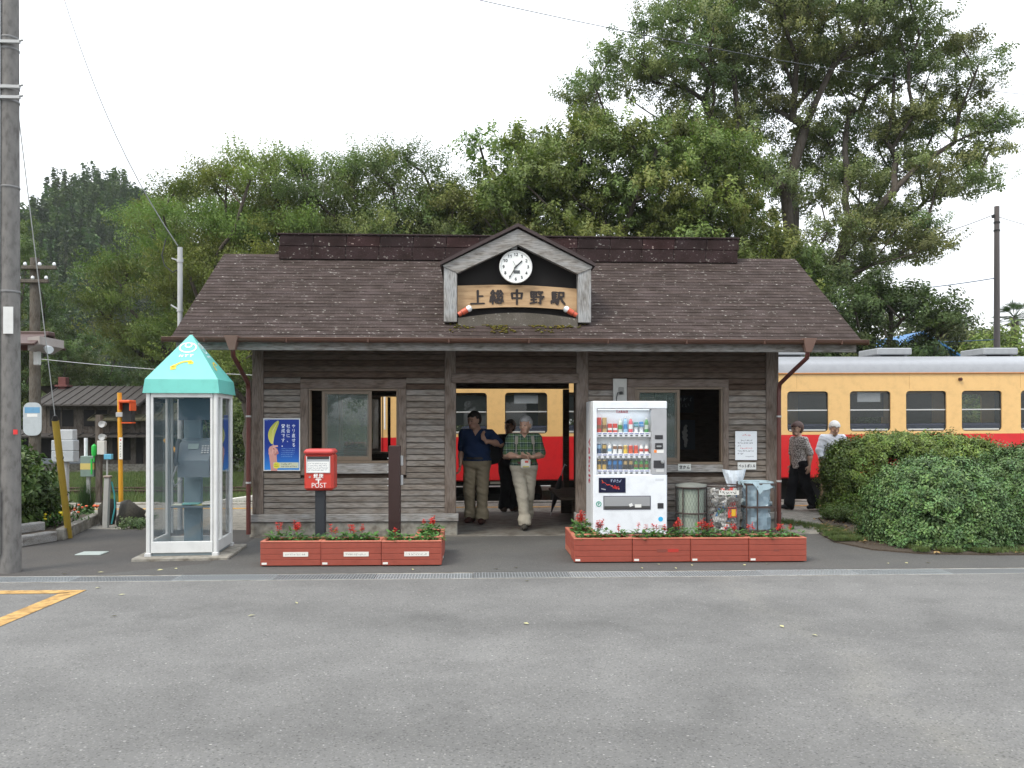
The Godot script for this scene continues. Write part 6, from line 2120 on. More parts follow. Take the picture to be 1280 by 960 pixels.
	for k in 26:
		var a := r.randf() * TAU
		var el := r.randf_range(-0.5, 1.2)
		var d := Vector3(cos(a) * cos(el), sin(el), sin(a) * cos(el))
		var o := Vector3(0, 7.9, 0) + d * 0.55
		fg.tube([Vector3(0, 7.9, 0), o], 0.02, 4)
		var sd := d.cross(Vector3.UP).normalized()
		for j in 13:
			var w := lerpf(-1.2, 1.2, j / 12.0)
			var dd := (d * cos(w) + sd * sin(w)).normalized()
			var e := o + dd * r.randf_range(0.55, 0.75) - Vector3(0, 0.12, 0)
			fg.tri(o, o.lerp(e, 0.6) + d.cross(sd) * 0.02 + sd * 0.035, e)
			fg.tri(o, e, o.lerp(e, 0.6) - sd * 0.035)
	part(pl, "crown", fg, leaf_mat(0.045, 0.075, 0.03))
	# wooded hill far left
	var hill := Geo.new()
	var f := FastNoiseLite.new()
	f.seed = 3
	f.frequency = 0.03
	var HX := func(x: float, z: float) -> float:
		var e := exp(-pow((x + 70.0) / 16.0, 4.0)) * exp(-pow((z + 165.0) / 40.0, 2.0)) * 46.0
		var e2 := exp(-pow((x + 100.0) / 34.0, 2.0)) * exp(-pow((z + 130.0) / 40.0, 2.0)) * 30.0
		var e3 := exp(-pow((x + 60.0) / 60.0, 2.0)) * exp(-pow((z + 190.0) / 40.0, 2.0)) * 20.0
		return maxf(e, maxf(e2, e3)) + f.get_noise_2d(x, z) * 2.0 - 2.5
	var N := 34
	for i in N:
		for j in N:
			var p := func(a: int, b: int) -> Vector3:
				var x := -170.0 + a * 5.0
				var z := -80.0 - b * 4.4
				return Vector3(x, HX.call(x, z), z)
			hill.quad(p.call(i, j), p.call(i + 1, j), p.call(i + 1, j + 1), p.call(i, j + 1))
	setting("hill", hill, M.field)
	var tuft := sprig(8, 170, 2.6, 0.42, 0.6)
	var places := []
	var tints := []
	for k in 7000:
		var x := r.randf_range(-125, -30)
		var z := r.randf_range(-205, -92)
		var y: float = HX.call(x, z)
		if y < -1.0: continue
		var sc := r.randf_range(0.7, 1.7) * (1.0 if r.randf() < 0.9 else 1.5)
		places.append(Transform3D(Basis(Vector3.UP, r.randf() * TAU) * Basis.from_scale(Vector3(sc, sc * r.randf_range(0.8, 1.4), sc)), Vector3(x, y, z)))
		var t := r.randf_range(0.6, 1.4)
		tints.append(Color(t * r.randf_range(0.85, 1.2), t, t * r.randf_range(0.8, 1.1)))
	var wd := scatter(self, "hillside_woods", tuft, leaf_mat(0.065, 0.11, 0.036), places, tints)
	meta(wd, "dark green woods covering the round hill far left", "woods", "", "stuff")
	# clipped shrubs by the path
	var s_box := sprig(11, 18, 0.12, 0.04, 0.58)
	var s_round := sprig(12, 12, 0.13, 0.055, 0.55)
	var B1 := leaf_mat(0.1, 0.17, 0.064, 0.36)
	var B2 := leaf_mat(0.14, 0.2, 0.05, 0.36)
	for b in [B1, B2]: b.backlight = Color(0.1, 0.13, 0.05)
	shrub("hedge", "squared hedge with glossy yellow-green top beside the platform", "hedge", Vector3(7.62, 0.0, -13.95), Vector3(2.85, 1.2, 0.95), {"seed": 3, "count": 14000, "square": 5.0, "bump": 0.08, "sprig": s_round, "leaf": B2, "depth": 0.07, "turn": 0.06})
	shrub("round_shrub", "low rounded clipped shrub closest to the drain", "shrub", Vector3(6.03, 0.02, -10.55), Vector3(1.36, 0.92, 1.4), {"seed": 5, "count": 11000, "square": 2.9, "bump": 0.1, "depth": 0.07, "sprig": s_box, "leaf": B1}, "clipped shrubs on the verge")
	shrub("round_shrub", "large rounded clipped shrub cut by the right edge", "shrub", Vector3(7.85, 0.02, -10.95), Vector3(2.05, 1.06, 1.8), {"seed": 6, "count": 15000, "square": 2.6, "bump": 0.1, "depth": 0.07, "sprig": s_box, "leaf": B1}, "clipped shrubs on the verge")
	shrub("weed_patch", "low tangle of weeds between the path and the near clipped shrub", "weeds", Vector3(5.95, 0.0, -12.6), Vector3(0.5, 0.1, 1.3), {"seed": 9, "count": 700, "square": 2.2, "bump": 0.5, "depth": 0.1, "sprig": s_box, "leaf": leaf_mat(0.12, 0.17, 0.05), "turn": 0.35})
	# verge, grass
	setting("verge", sheet([[4.85, 11.4], [4.72, 10.6], [4.9, 9.95], [5.35, 9.62], [6.2, 9.5], [30, 9.35], [30, 13.2], [5.6, 13.2], [5.3, 12.2]], 0.018, 0.1), M.soil)
	var blade := Geo.new()
	for k in 9:
		var a := k * 2.4
		var o := Vector3(cos(a), 0, sin(a)) * 0.02
		var d := Vector3(cos(a) * 0.35, 1, sin(a) * 0.35).normalized()
		var sd := Vector3(-sin(a), 0, cos(a)) * 0.004
		var h := 0.06 + 0.03 * sin(k * 3.1)
		blade.tri(o - sd, o + sd, o + d * h)
		blade.col = Color(1, 1, 1)
	var gm := blade.mesh()
	var grassm := leaf_mat(0.1, 0.15, 0.05, 0.6)
	var rim := [[4.85, 11.4], [4.72, 10.6], [4.9, 9.95], [5.35, 9.62], [6.2, 9.5], [12, 9.45]]
	places = []
	tints = []
	for k in 5000:
		var s := r.randi() % 5
		var u := r.randf()
		var x := lerpf(rim[s][0], rim[s + 1][0], u)
		var d := lerpf(rim[s][1], rim[s + 1][1], u)
		if f.get_noise_2d(x * 60.0, d * 60.0) < 0.02: continue
		var inn := absf(r.randfn()) * 0.22
		places.append(Transform3D(Basis(Vector3.UP, r.randf() * TAU) * Basis.from_scale(Vector3.ONE * r.randf_range(0.4, 1.1)), Vector3(x + (inn if s < 3 else 0.0) + r.randfn() * 0.02, 0.03, -(d + (inn if s >= 2 else 0.0)))))
		var t := r.randf_range(0.6, 1.3)
		tints.append(Color(t * r.randf_range(0.9, 1.3), t, t))
	for k in 700:
		var u := r.randf()
		var x := lerpf(4.6, 5.4, u) + r.randfn() * 0.12
		var d := lerpf(13.4, 11.5, u) + r.randfn() * 0.12
		places.append(Transform3D(Basis(Vector3.UP, r.randf() * TAU) * Basis.from_scale(Vector3.ONE * r.randf_range(0.4, 1.0)), Vector3(x, 0.0, -d)))
		var t := r.randf_range(0.6, 1.3)
		tints.append(Color(t * r.randf_range(0.9, 1.3), t, t))
	var g1 := scatter(self, "grass", gm, grassm, places, tints)
	meta(g1, "short grass along the edge of the verge and path", "grass", "", "stuff")
	places = []
	tints = []
	for k in 900:
		var x := r.randf_range(4.9, 9.5)
		var d := r.randf_range(9.5, 13.0) if x > 5.4 else r.randf_range(10.2, 12.5)
		places.append(Transform3D(Basis.from_euler(Vector3(r.randf_range(-0.5, 0.5), r.randf() * TAU, r.randf_range(-0.5, 0.5))) * Basis.from_scale(Vector3.ONE * r.randf_range(0.5, 1.3)), Vector3(x, 0.03, -d)))
		var t := r.randf_range(0.5, 1.3)
		tints.append(Color(t, t * r.randf_range(0.7, 1.0), t * 0.6))
	var dead := Geo.new()
	dead.quad(Vector3(-0.03, 0, 0), Vector3(0, 0.006, 0.014), Vector3(0.035, 0.004, 0), Vector3(0, 0.009, -0.013))
	var dm := mat(0.26, 0.19, 0.11, 0.9)
	dm.vertex_color_use_as_albedo = true
	meta(scatter(self, "fallen_leaves", dead.mesh(), dm, places, tints), "dry fallen leaves on the soil under the clipped shrubs", "leaves", "", "stuff")
	places = []
	tints = []
	for k in 26000:
		var x := r.randf_range(-24, -4.0)
		var d := r.randf_range(19.5, 33)
		places.append(Transform3D(Basis(Vector3.UP, r.randf() * TAU) * Basis.from_scale(Vector3(3.0, r.randf_range(1.5, 4.2), 3.0)), Vector3(x, -0.56, -d)))
		var t := r.randf_range(0.6, 1.3)
		tints.append(Color(t * r.randf_range(0.9, 1.3), t, t))
	for k in 2500:
		places.append(Transform3D(Basis(Vector3.UP, r.randf() * TAU) * Basis.from_scale(Vector3(1.5, r.randf_range(1.0, 2.2), 1.5)), Vector3(r.randf_range(-2, 9), -0.3, -16.33 - r.randf() * 0.1)))
		var t := r.randf_range(0.6, 1.3)
		tints.append(Color(t * r.randf_range(0.9, 1.3), t, t))
	var g2 := scatter(self, "grass", gm, grassm, places, tints)
	meta(g2, "grass growing over the far track", "grass", "", "stuff")
	# moss on the weathering ledge and roof below the sign
	var lump := Geo.new().ball(Vector3(), Vector3(0.02, 0.009, 0.02), 6, 4).mesh()
	places = []
	tints = []
	for k in 900:
		var x := clampf(0.6 + r.randfn() * 0.42, -0.3, 1.5)
		var d := r.randf_range(10.96, 11.1) if r.randf() < 0.75 else r.randf_range(10.85, 11.0)
		if f.get_noise_2d(x * 90.0, d * 200.0) < -0.02: continue
		var y := 2.66 + (d - 10.75) * 0.671 + 0.018
		places.append(Transform3D(Basis(Vector3.UP, r.randf() * TAU) * Basis.from_scale(Vector3.ONE * r.randf_range(0.4, 1.1)), Vector3(x, y, -d)))
		var t := r.randf_range(0.6, 1.3)
		tints.append(Color(t * r.randf_range(0.9, 1.4), t, t * 0.8))
	var ms := scatter(self, "moss", lump, leaf_mat(0.12, 0.115, 0.03, 0.9), places, tints)
	meta(ms, "yellow-green moss on the roof shingles below the signboard", "moss", "", "stuff")

# ---------------------------------------------------------------- people
# bones: [a, b, radius at a, radius at b, (squash)]; joined by a smooth minimum and meshed as surface nets
func field_mesh(into: Geo, bones: Array, cell: float, k: float, cut = null, tint = null, wrinkle := 0.0) -> void:
	var lo := Vector3(1e9, 1e9, 1e9)
	var hi := -lo
	for b in bones:
		var r: float = maxf(b[2], b[3]) * 1.15 + 3.0 * cell
		for p in [b[0], b[1]]:
			lo = lo.min(p - Vector3(r, r, r))
			hi = hi.max(p + Vector3(r, r, r))
	var nx := int((hi.x - lo.x) / cell) + 2
	var ny := int((hi.y - lo.y) / cell) + 2
	var nz := int((hi.z - lo.z) / cell) + 2
	var sy := nx
	var sz := nx * ny
	var F := PackedFloat32Array()
	F.resize(nx * ny * nz)
	F.fill(1.0)
	for b in bones:
		var s: Vector3 = b[4] if b.size() > 4 else Vector3.ONE
		var mn := minf(s.x, minf(s.y, s.z))
		var a: Vector3 = b[0] / s
		var ab: Vector3 = b[1] / s - a
		var l2 := maxf(ab.length_squared(), 1e-9)
		var ra: float = b[2]
		var rb: float = b[3]
		var m := maxf(ra, rb) + k + 2.0 * cell
		var blo: Vector3 = ((b[0] as Vector3).min(b[1]) - s * m - lo) / cell
		var bhi: Vector3 = ((b[0] as Vector3).max(b[1]) + s * m - lo) / cell
		for z in range(maxi(0, int(blo.z)), mini(nz, int(bhi.z) + 2)):
			for y in range(maxi(0, int(blo.y)), mini(ny, int(bhi.y) + 2)):
				var i := z * sz + y * sy + maxi(0, int(blo.x))
				for x in range(maxi(0, int(blo.x)), mini(nx, int(bhi.x) + 2)):
					var p := (lo + Vector3(x, y, z) * cell) / s - a
					var t := clampf(p.dot(ab) / l2, 0.0, 1.0)
					var d := ((p - ab * t).length() - lerpf(ra, rb, t)) * mn
					var f := F[i]
					var h := maxf(k - absf(d - f), 0.0)
					F[i] = minf(d, f) - h * h / (4.0 * k)
					i += 1
	if wrinkle > 0.0:
		var wn := FastNoiseLite.new()
		wn.seed = 8
		wn.frequency = 7.0
		wn.fractal_octaves = 2
		for z in nz:
			for y in ny:
				var i := z * sz + y * sy
				for x in nx:
					if absf(F[i]) < 0.06:
						var p := lo + Vector3(x, y, z) * cell
						F[i] -= wrinkle * (0.35 + 0.65 * wn.get_noise_3d(p.x * 0.6, p.y * 1.8 + p.x * 0.8, p.z * 0.6))
					i += 1
	if cut != null:
		for z in nz:
			for y in ny:
				var i := z * sz + y * sy
				for x in nx:
					if F[i] < 0.05: F[i] = maxf(F[i], cut.call(lo + Vector3(x, y, z) * cell))
					i += 1
	var id := PackedInt32Array()
	id.resize(F.size())
	id.fill(-1)
	var lim := 2.0 * cell
	var off := [0, 1, sy, sy + 1, sz, sz + 1, sz + sy, sz + sy + 1]
	var edges := [[0, 1], [2, 3], [4, 5], [6, 7], [0, 2], [1, 3], [4, 6], [5, 7], [0, 4], [1, 5], [2, 6], [3, 7]]
	var cx := [Vector3(0, 0, 0), Vector3(1, 0, 0), Vector3(0, 1, 0), Vector3(1, 1, 0), Vector3(0, 0, 1), Vector3(1, 0, 1), Vector3(0, 1, 1), Vector3(1, 1, 1)]
	for z in nz - 1:
		for y in ny - 1:
			var i := z * sz + y * sy - 1
			for x in nx - 1:
				i += 1
				if absf(F[i]) > lim: continue
				var v := [F[i], F[i + 1], F[i + sy], F[i + sy + 1], F[i + sz], F[i + sz + 1], F[i + sz + sy], F[i + sz + sy + 1]]
				var neg := 0
				for q in 8:
					if v[q] < 0.0: neg += 1
				if neg == 0 or neg == 8: continue
				var sum := Vector3()
				var n := 0
				for e in edges:
					var va: float = v[e[0]]
					var vb: float = v[e[1]]
					if (va < 0.0) != (vb < 0.0):
						sum += (cx[e[0]] as Vector3).lerp(cx[e[1]], va / (va - vb))
						n += 1
				var p := lo + (Vector3(x, y, z) + sum / n) * cell
				var g := Vector3(v[1] + v[3] + v[5] + v[7] - v[0] - v[2] - v[4] - v[6], v[2] + v[3] + v[6] + v[7] - v[0] - v[1] - v[4] - v[5], v[4] + v[5] + v[6] + v[7] - v[0] - v[1] - v[2] - v[3])
				if tint != null: into.col = tint.call(p)
				id[i] = into.vert(p, g.normalized())
	for z in range(1, nz - 1):
		for y in range(1, ny - 1):
			var i := z * sz + y * sy
			for x in range(1, nx - 1):
				i += 1
				var f := F[i]
				if absf(f) > lim: continue
				for ax in 3:
					var o: int = [1, sy, sz][ax]
					if (f < 0.0) == (F[i + o] < 0.0): continue
					var u: int = [sy, sz, 1][ax]
					var w: int = [sz, 1, sy][ax]
					var q := [id[i], id[i - u], id[i - u - w], id[i - w]]
					if q.min() < 0: continue
					if f < 0.0: into.ix.append_array(PackedInt32Array([q[0], q[2], q[1], q[0], q[3], q[2]]))
					else: into.ix.append_array(PackedInt32Array([q[0], q[1], q[2], q[0], q[2], q[3]]))

# wrist, unit vectors: along = towards the fingers, thumb = towards the thumb, palm = out of the palm
func hand_bones(w: Vector3, along: Vector3, thumb: Vector3, curl: float, s := 1.0) -> Array:
	along = along.normalized()
	thumb = (thumb - along * thumb.dot(along)).normalized()
	var palm := along.cross(thumb)
	var out := []
	var lens := [0.036, 0.042, 0.039, 0.03]
	for k in 4:
		var x := (0.030 - k * 0.0195) * s
		var kn := w + along * (0.082 - 0.004 * absf(k - 1.2)) * s + thumb * x
		out.append([w + thumb * x * 0.55 + along * 0.012, kn, 0.0135 * s, 0.0105 * s])
		var p := kn
		var d := along
		for j in 3:
			d = (d * cos(curl * (0.7 + 0.2 * j)) + palm * sin(curl * (0.7 + 0.2 * j))).normalized()
			var e: Vector3 = p + d * lens[k] * (1.0 - 0.2 * j) * s
			out.append([p, e, (0.0092 - 0.0007 * j) * s, (0.0088 - 0.001 * j) * s])
			p = e
	var t0 := w + along * 0.022 * s + thumb * 0.024 * s
	var t1 := t0 + (thumb * 0.75 + along * 0.65 + palm * 0.25).normalized() * 0.042 * s
	var t2 := t1 + (along * 0.85 + thumb * 0.1 + palm * 0.5 * curl).normalized() * 0.034 * s
	out.append([t0, t1, 0.013 * s, 0.011 * s])
	out.append([t1, t2, 0.0105 * s, 0.0085 * s])
	return out

func person(label: String, at: Vector3, turn: float, size: float, J: Dictionary) -> Node3D:
	var T := thing("person", label, "person", at, turn, "people about the station")
	T.scale = Vector3.ONE * size
	var skin := mat(1, 1, 1, 0.55)
	skin.vertex_color_use_as_albedo = true
	skin.subsurf_scatter_enabled = true
	skin.subsurf_scatter_strength = 0.08
	var tone: Color = J.get("tone", Color(0.46, 0.28, 0.2))
	var sw: float = J.get("shoulder", 0.185)
	var sh: float = J.get("shoulder_y", 1.33)
	var fwd: float = J.get("stoop", 0.0)
	var hipL := Vector3(0.088, 0.87, 0)
	var hipR := Vector3(-0.088, 0.87, 0)
	var chest := Vector3(0, 1.22, fwd * 0.5)
	var neck := Vector3(0, sh + 0.035, fwd * 0.85)
	var sL := Vector3(sw, sh - 0.03, fwd * 0.8)
	var sR := Vector3(-sw, sh - 0.03, fwd * 0.8)
	var girth: float = J.get("girth", 1.0)
	var head: Vector3 = J.head
	var torso := [
		[Vector3(-0.06, 0.9, 0), Vector3(0.06, 0.9, 0), 0.118 * girth, 0.118 * girth, Vector3(1, 0.95, 0.86)],
		[Vector3(0, 0.93, 0.0), Vector3(0, 1.12, fwd * 0.35 + 0.012), 0.142 * girth, 0.15 * girth, Vector3(1, 1, 0.78)],
		[Vector3(0, 1.1, fwd * 0.3), chest, 0.145 * girth, 0.155, Vector3(1, 1, 0.72)],
		[Vector3(-0.09, sh - 0.1, fwd * 0.7), Vector3(0.09, sh - 0.1, fwd * 0.7), 0.105, 0.105, Vector3(1, 1, 0.86)],
		[sR * Vector3(0.9, 1, 1), sL * Vector3(0.9, 1, 1), 0.062, 0.062],
		[Vector3(0, sh - 0.02, fwd * 0.75), neck + Vector3(0, 0.03, 0.01), 0.075, 0.054]]
	var body := torso.duplicate()
	for s in 2:
		var S := sL if s == 0 else sR
		var E: Vector3 = J.eL if s == 0 else J.eR
		var Wr: Vector3 = J.wL if s == 0 else J.wR
		var Hp := hipL if s == 0 else hipR
		var K: Vector3 = J.kL if s == 0 else J.kR
		var A: Vector3 = J.aL if s == 0 else J.aR
		var To: Vector3 = J.tL if s == 0 else J.tR
		body.append([S, E, 0.052, 0.041])
		body.append([E, E.lerp(Wr, 0.35), 0.041, 0.042])
		body.append([E.lerp(Wr, 0.35), Wr, 0.042, 0.026])
		body.append([Hp, K, 0.084, 0.054])
		body.append([K, K.lerp(A, 0.35), 0.052, 0.056])
		body.append([K.lerp(A, 0.35), A, 0.056, 0.036])
		body.append([A, To, 0.04, 0.026])
	var g := Geo.new()
	g.col = Color(tone.r, tone.g, tone.b)
	field_mesh(g, body, 0.016, 0.035)
	for s in 2:
		var Wr: Vector3 = J.wL if s == 0 else J.wR
		var E: Vector3 = J.eL if s == 0 else J.eR
		var al: Vector3 = J.get("hL" if s == 0 else "hR", Wr - E)
		var th: Vector3 = J.get("uL" if s == 0 else "uR", Vector3(0, 0.3, 1))
		var hb := hand_bones(Wr, al, th, J.get("curl", 0.45))
		hb.append([Wr - al.normalized() * 0.03, Wr + al.normalized() * 0.012, 0.025, 0.022])
		field_mesh(g, hb, 0.006, 0.008)
	# head in its own axes
	var hb := Basis(Vector3.UP, J.get("head_yaw", 0.0)) * Basis(Vector3.RIGHT, J.get("head_pitch", 0.0))
	var hx := Transform3D(hb, head)
	var hbones := [
		[Vector3(0, 0.035, -0.014), Vector3(0, 0.03, 0.004), 0.098, 0.094, Vector3(0.82, 0.98, 1.0)],
		[Vector3(0, -0.02, 0.03), Vector3(0, -0.07, 0.04), 0.066, 0.048, Vector3(0.95, 1, 0.95)],
		[Vector3(-0.02, -0.088, 0.056), Vector3(0.02, -0.088, 0.056), 0.024, 0.024],
		[Vector3(0, 0.012, 0.088), Vector3(0, -0.026, 0.108), 0.009, 0.014],
		[Vector3(-0.034, 0.024, 0.076), Vector3(0.034, 0.024, 0.076), 0.015, 0.015],
		[Vector3(-0.042, -0.025, 0.06), Vector3(-0.036, -0.03, 0.064), 0.022, 0.02],
		[Vector3(0.042, -0.025, 0.06), Vector3(0.036, -0.03, 0.064), 0.022, 0.02],
		[Vector3(-0.017, -0.056, 0.083), Vector3(0.017, -0.056, 0.083), 0.009, 0.009],
		[Vector3(-0.08, 0.012, -0.008), Vector3(-0.077, -0.022, 0.0), 0.017, 0.011, Vector3(0.6, 1, 1)],
		[Vector3(0.08, 0.012, -0.008), Vector3(0.077, -0.022, 0.0), 0.017, 0.011, Vector3(0.6, 1, 1)],
		[Vector3(0, -0.03, -0.02), hx.affine_inverse() * (neck + Vector3(0, -0.02, 0)), 0.055, 0.055]]
	var paint := func(p: Vector3) -> Color:
		if p.z > 0.045:
			for e in [-1.0, 1.0]:
				var d := Vector2((p.x - e * 0.033) / 0.014, (p.y - 0.006) / 0.0065).length()
				if d < 1.0: return Color(0.03, 0.022, 0.02) if absf(p.x - e * 0.033) < 0.008 else Color(0.35, 0.3, 0.28)
				if absf(p.x - e * 0.033) < 0.022 and absf(p.y - 0.03) < 0.0055: return Color(tone.r, tone.g, tone.b) * J.get("brow", 0.35)
			if absf(p.x) < 0.024 and absf(p.y + 0.056) < 0.008: return Color(tone.r * 0.85, tone.g * 0.6, tone.b * 0.62)
		return Color(tone.r, tone.g, tone.b)
	var hg := Geo.new()
	field_mesh(hg, hbones, 0.006, 0.02, null, paint)
	g.xf = hx
	g.join(hg)
	part(T, "body", g, skin)
	# hair
	var hair := Geo.new()
	var vol: float = J.get("hair_volume", 0.014)
	var low: float = J.get("hair_low", -0.045)
	var hline: float = J.get("hair_line", 0.068)
	var hcut := func(p: Vector3) -> float:
		var wave := 0.006 * sin(p.x * 90.0) + 0.005 * sin(p.z * 110.0 + p.x * 40.0)
		return maxf(minf(p.z - 0.028 + wave, hline - p.y + wave), maxf(low - p.y + wave, minf(p.z + 0.012, 0.03 - p.y)))
	field_mesh(hair, [[Vector3(0, 0.038, -0.018), Vector3(0, 0.034, 0.002), 0.1 + vol, 0.096 + vol, Vector3(0.84, 0.98, 1.0)], [Vector3(0, -0.02, -0.045), Vector3(0, 0.0, -0.04), 0.07, 0.075]], 0.007, 0.03, hcut)
	var hm := mat(J.hair.r, J.hair.g, J.hair.b, 0.6)
	hm.albedo_texture = M.t_grain
	hm.uv1_triplanar = true
	hm.uv1_scale = Vector3(14, 3, 14)
	var ho := part(T, "hair", hair, hm)
	ho.transform = hx
	if J.get("glasses", false):
		var gg := Geo.new()
		for e in [-1.0, 1.0]:
			var pts := []
			for q in 13: pts.append(Vector3(e * 0.034 + cos(TAU * q / 12.0) * 0.022, 0.004 + sin(TAU * q / 12.0) * 0.017, 0.1))
			gg.tube(pts, 0.0022, 4, false)
			gg.tube([Vector3(e * 0.056, 0.006, 0.1), Vector3(e * 0.08, 0.01, 0.0)], 0.002, 4)
		gg.tube([Vector3(-0.012, 0.006, 0.102), Vector3(0.012, 0.006, 0.102)], 0.002, 4)
		part(T, "glasses", gg, M.black).transform = hx
	# shirt
	var hem: float = J.get("hem", 0.92)
	var shirt := []
	for b in torso.slice(0, 5): shirt.append([b[0], b[1], b[2] + 0.02, b[3] + 0.02, b[4] if b.size() > 4 else Vector3.ONE])
	shirt.append([Vector3(0, sh - 0.02, fwd * 0.75), neck + Vector3(0, -0.012, 0), 0.09, 0.072])
	if hem < 0.9: shirt.append([Vector3(0, hem, 0), Vector3(0, 1.0, 0), 0.155 * girth, 0.15 * girth, Vector3(1.1, 1, 0.9)])
	var sl: float = J.get("sleeve", 0.75)
	for s in 2:
		var S := sL if s == 0 else sR
		var E: Vector3 = J.eL if s == 0 else J.eR
		var Wr: Vector3 = J.wL if s == 0 else J.wR
		shirt.append([S, S.lerp(E, minf(sl, 1.0)), 0.068, 0.064])
		if sl > 1.0: shirt.append([E, E.lerp(Wr, sl - 1.0), 0.06, 0.05])
	var nv: float = J.get("vee", 0.05)
	var scut := func(p: Vector3) -> float:
		var v := maxf(p.y - (neck.y + 0.012), hem - p.y + 0.5 * J.get("point", 0.0) * (absf(p.x) - 0.1))
		if p.z > fwd * 0.75 + 0.02: v = maxf(v, p.y - (neck.y - nv) - absf(p.x) * 1.6)
		return v
	var sg := Geo.new()
	field_mesh(sg, shirt, 0.012, 0.03, scut, null, 0.012)
	part(T, "shirt", sg, J.shirt)
	var cg := Geo.new()
	for e in [-1.0, 1.0]:
		cg.quad(Vector3(e * 0.075, neck.y + 0.0, neck.z - 0.01), Vector3(e * 0.02, neck.y - nv * 0.9, neck.z + 0.082), Vector3(e * 0.065, neck.y - nv - 0.01, neck.z + 0.075), Vector3(e * 0.1, neck.y - 0.035, neck.z + 0.01))
	part(T, "collar", cg, J.shirt)
	# trousers
	var tr := []
	tr.append([Vector3(-0.06, 0.9, 0), Vector3(0.06, 0.9, 0), 0.128 * girth, 0.128 * girth, Vector3(1.03, 0.95, 0.9)])
	for s in 2:
		var Hp := hipL if s == 0 else hipR
		var K: Vector3 = J.kL if s == 0 else J.kR
		var A: Vector3 = J.aL if s == 0 else J.aR
		var lo: float = J.get("loose", 0.022)
		tr.append([Hp, K, 0.088 + lo, 0.062 + lo])
		tr.append([K, A + Vector3(0, 0.0, 0), 0.06 + lo, 0.05 + lo])
		for q in 3:
			var w := A.lerp(K, 0.04 + 0.1 * q)
			tr.append([w + Vector3(-0.02, 0, 0.012), w + Vector3(0.02, 0.008, 0.012), 0.052 + lo, 0.052 + lo])
	var cuff: float = J.get("cuff", 0.05)
	var tcut := func(p: Vector3) -> float:
		return maxf(p.y - 0.985, cuff - p.y)
	var tg := Geo.new()
	field_mesh(tg, tr, 0.012, 0.02, tcut, null, 0.016)
	var ti := part(T, "trousers", tg, J.trousers)
	if J.has("belt"):
		var bg := Geo.new()
		var n := 28
		for q in n:
			var a0 := TAU * q / n
			var a1 := TAU * (q + 1) / n
			var e := func(a: float, y: float) -> Vector3: return Vector3(cos(a) * (0.163 * girth + 0.012), y, sin(a) * 0.131 * girth + 0.005)
			bg.quad(e.call(a1, 0.95), e.call(a0, 0.95), e.call(a0, 0.985), e.call(a1, 0.985))
		part(T, "belt", bg, J.belt)
	# shoes
	for s in 2:
		var A: Vector3 = J.aL if s == 0 else J.aR
		var To: Vector3 = J.tL if s == 0 else J.tR
		var d := (To - A) * Vector3(1, 0, 1)
		d = d.normalized()
		var heel := A - d * 0.045 + Vector3(0, -0.035, 0)
		var shoe := Geo.new()
		var toe := To + d * 0.015
		field_mesh(shoe, [[heel, A.lerp(toe, 0.4) + Vector3(0, -0.015, 0), 0.042, 0.046], [A.lerp(toe, 0.4) + Vector3(0, -0.015, 0), toe, 0.046, 0.036], [heel, A + Vector3(0, -0.005, 0), 0.044, 0.046]], 0.01, 0.02, func(p: Vector3) -> float: return minf(A.y, To.y) - 0.062 - p.y)
		part(T, "shoe", shoe, J.shoe)
	return T

func cloth(r: float, g: float, b: float) -> StandardMaterial3D:
	var m := mat(r, g, b, 0.9)
	tri_tex(m, M.t_soft, Vector3(3, 3, 3), false)
	m.metallic_specular = 0.2
	return m

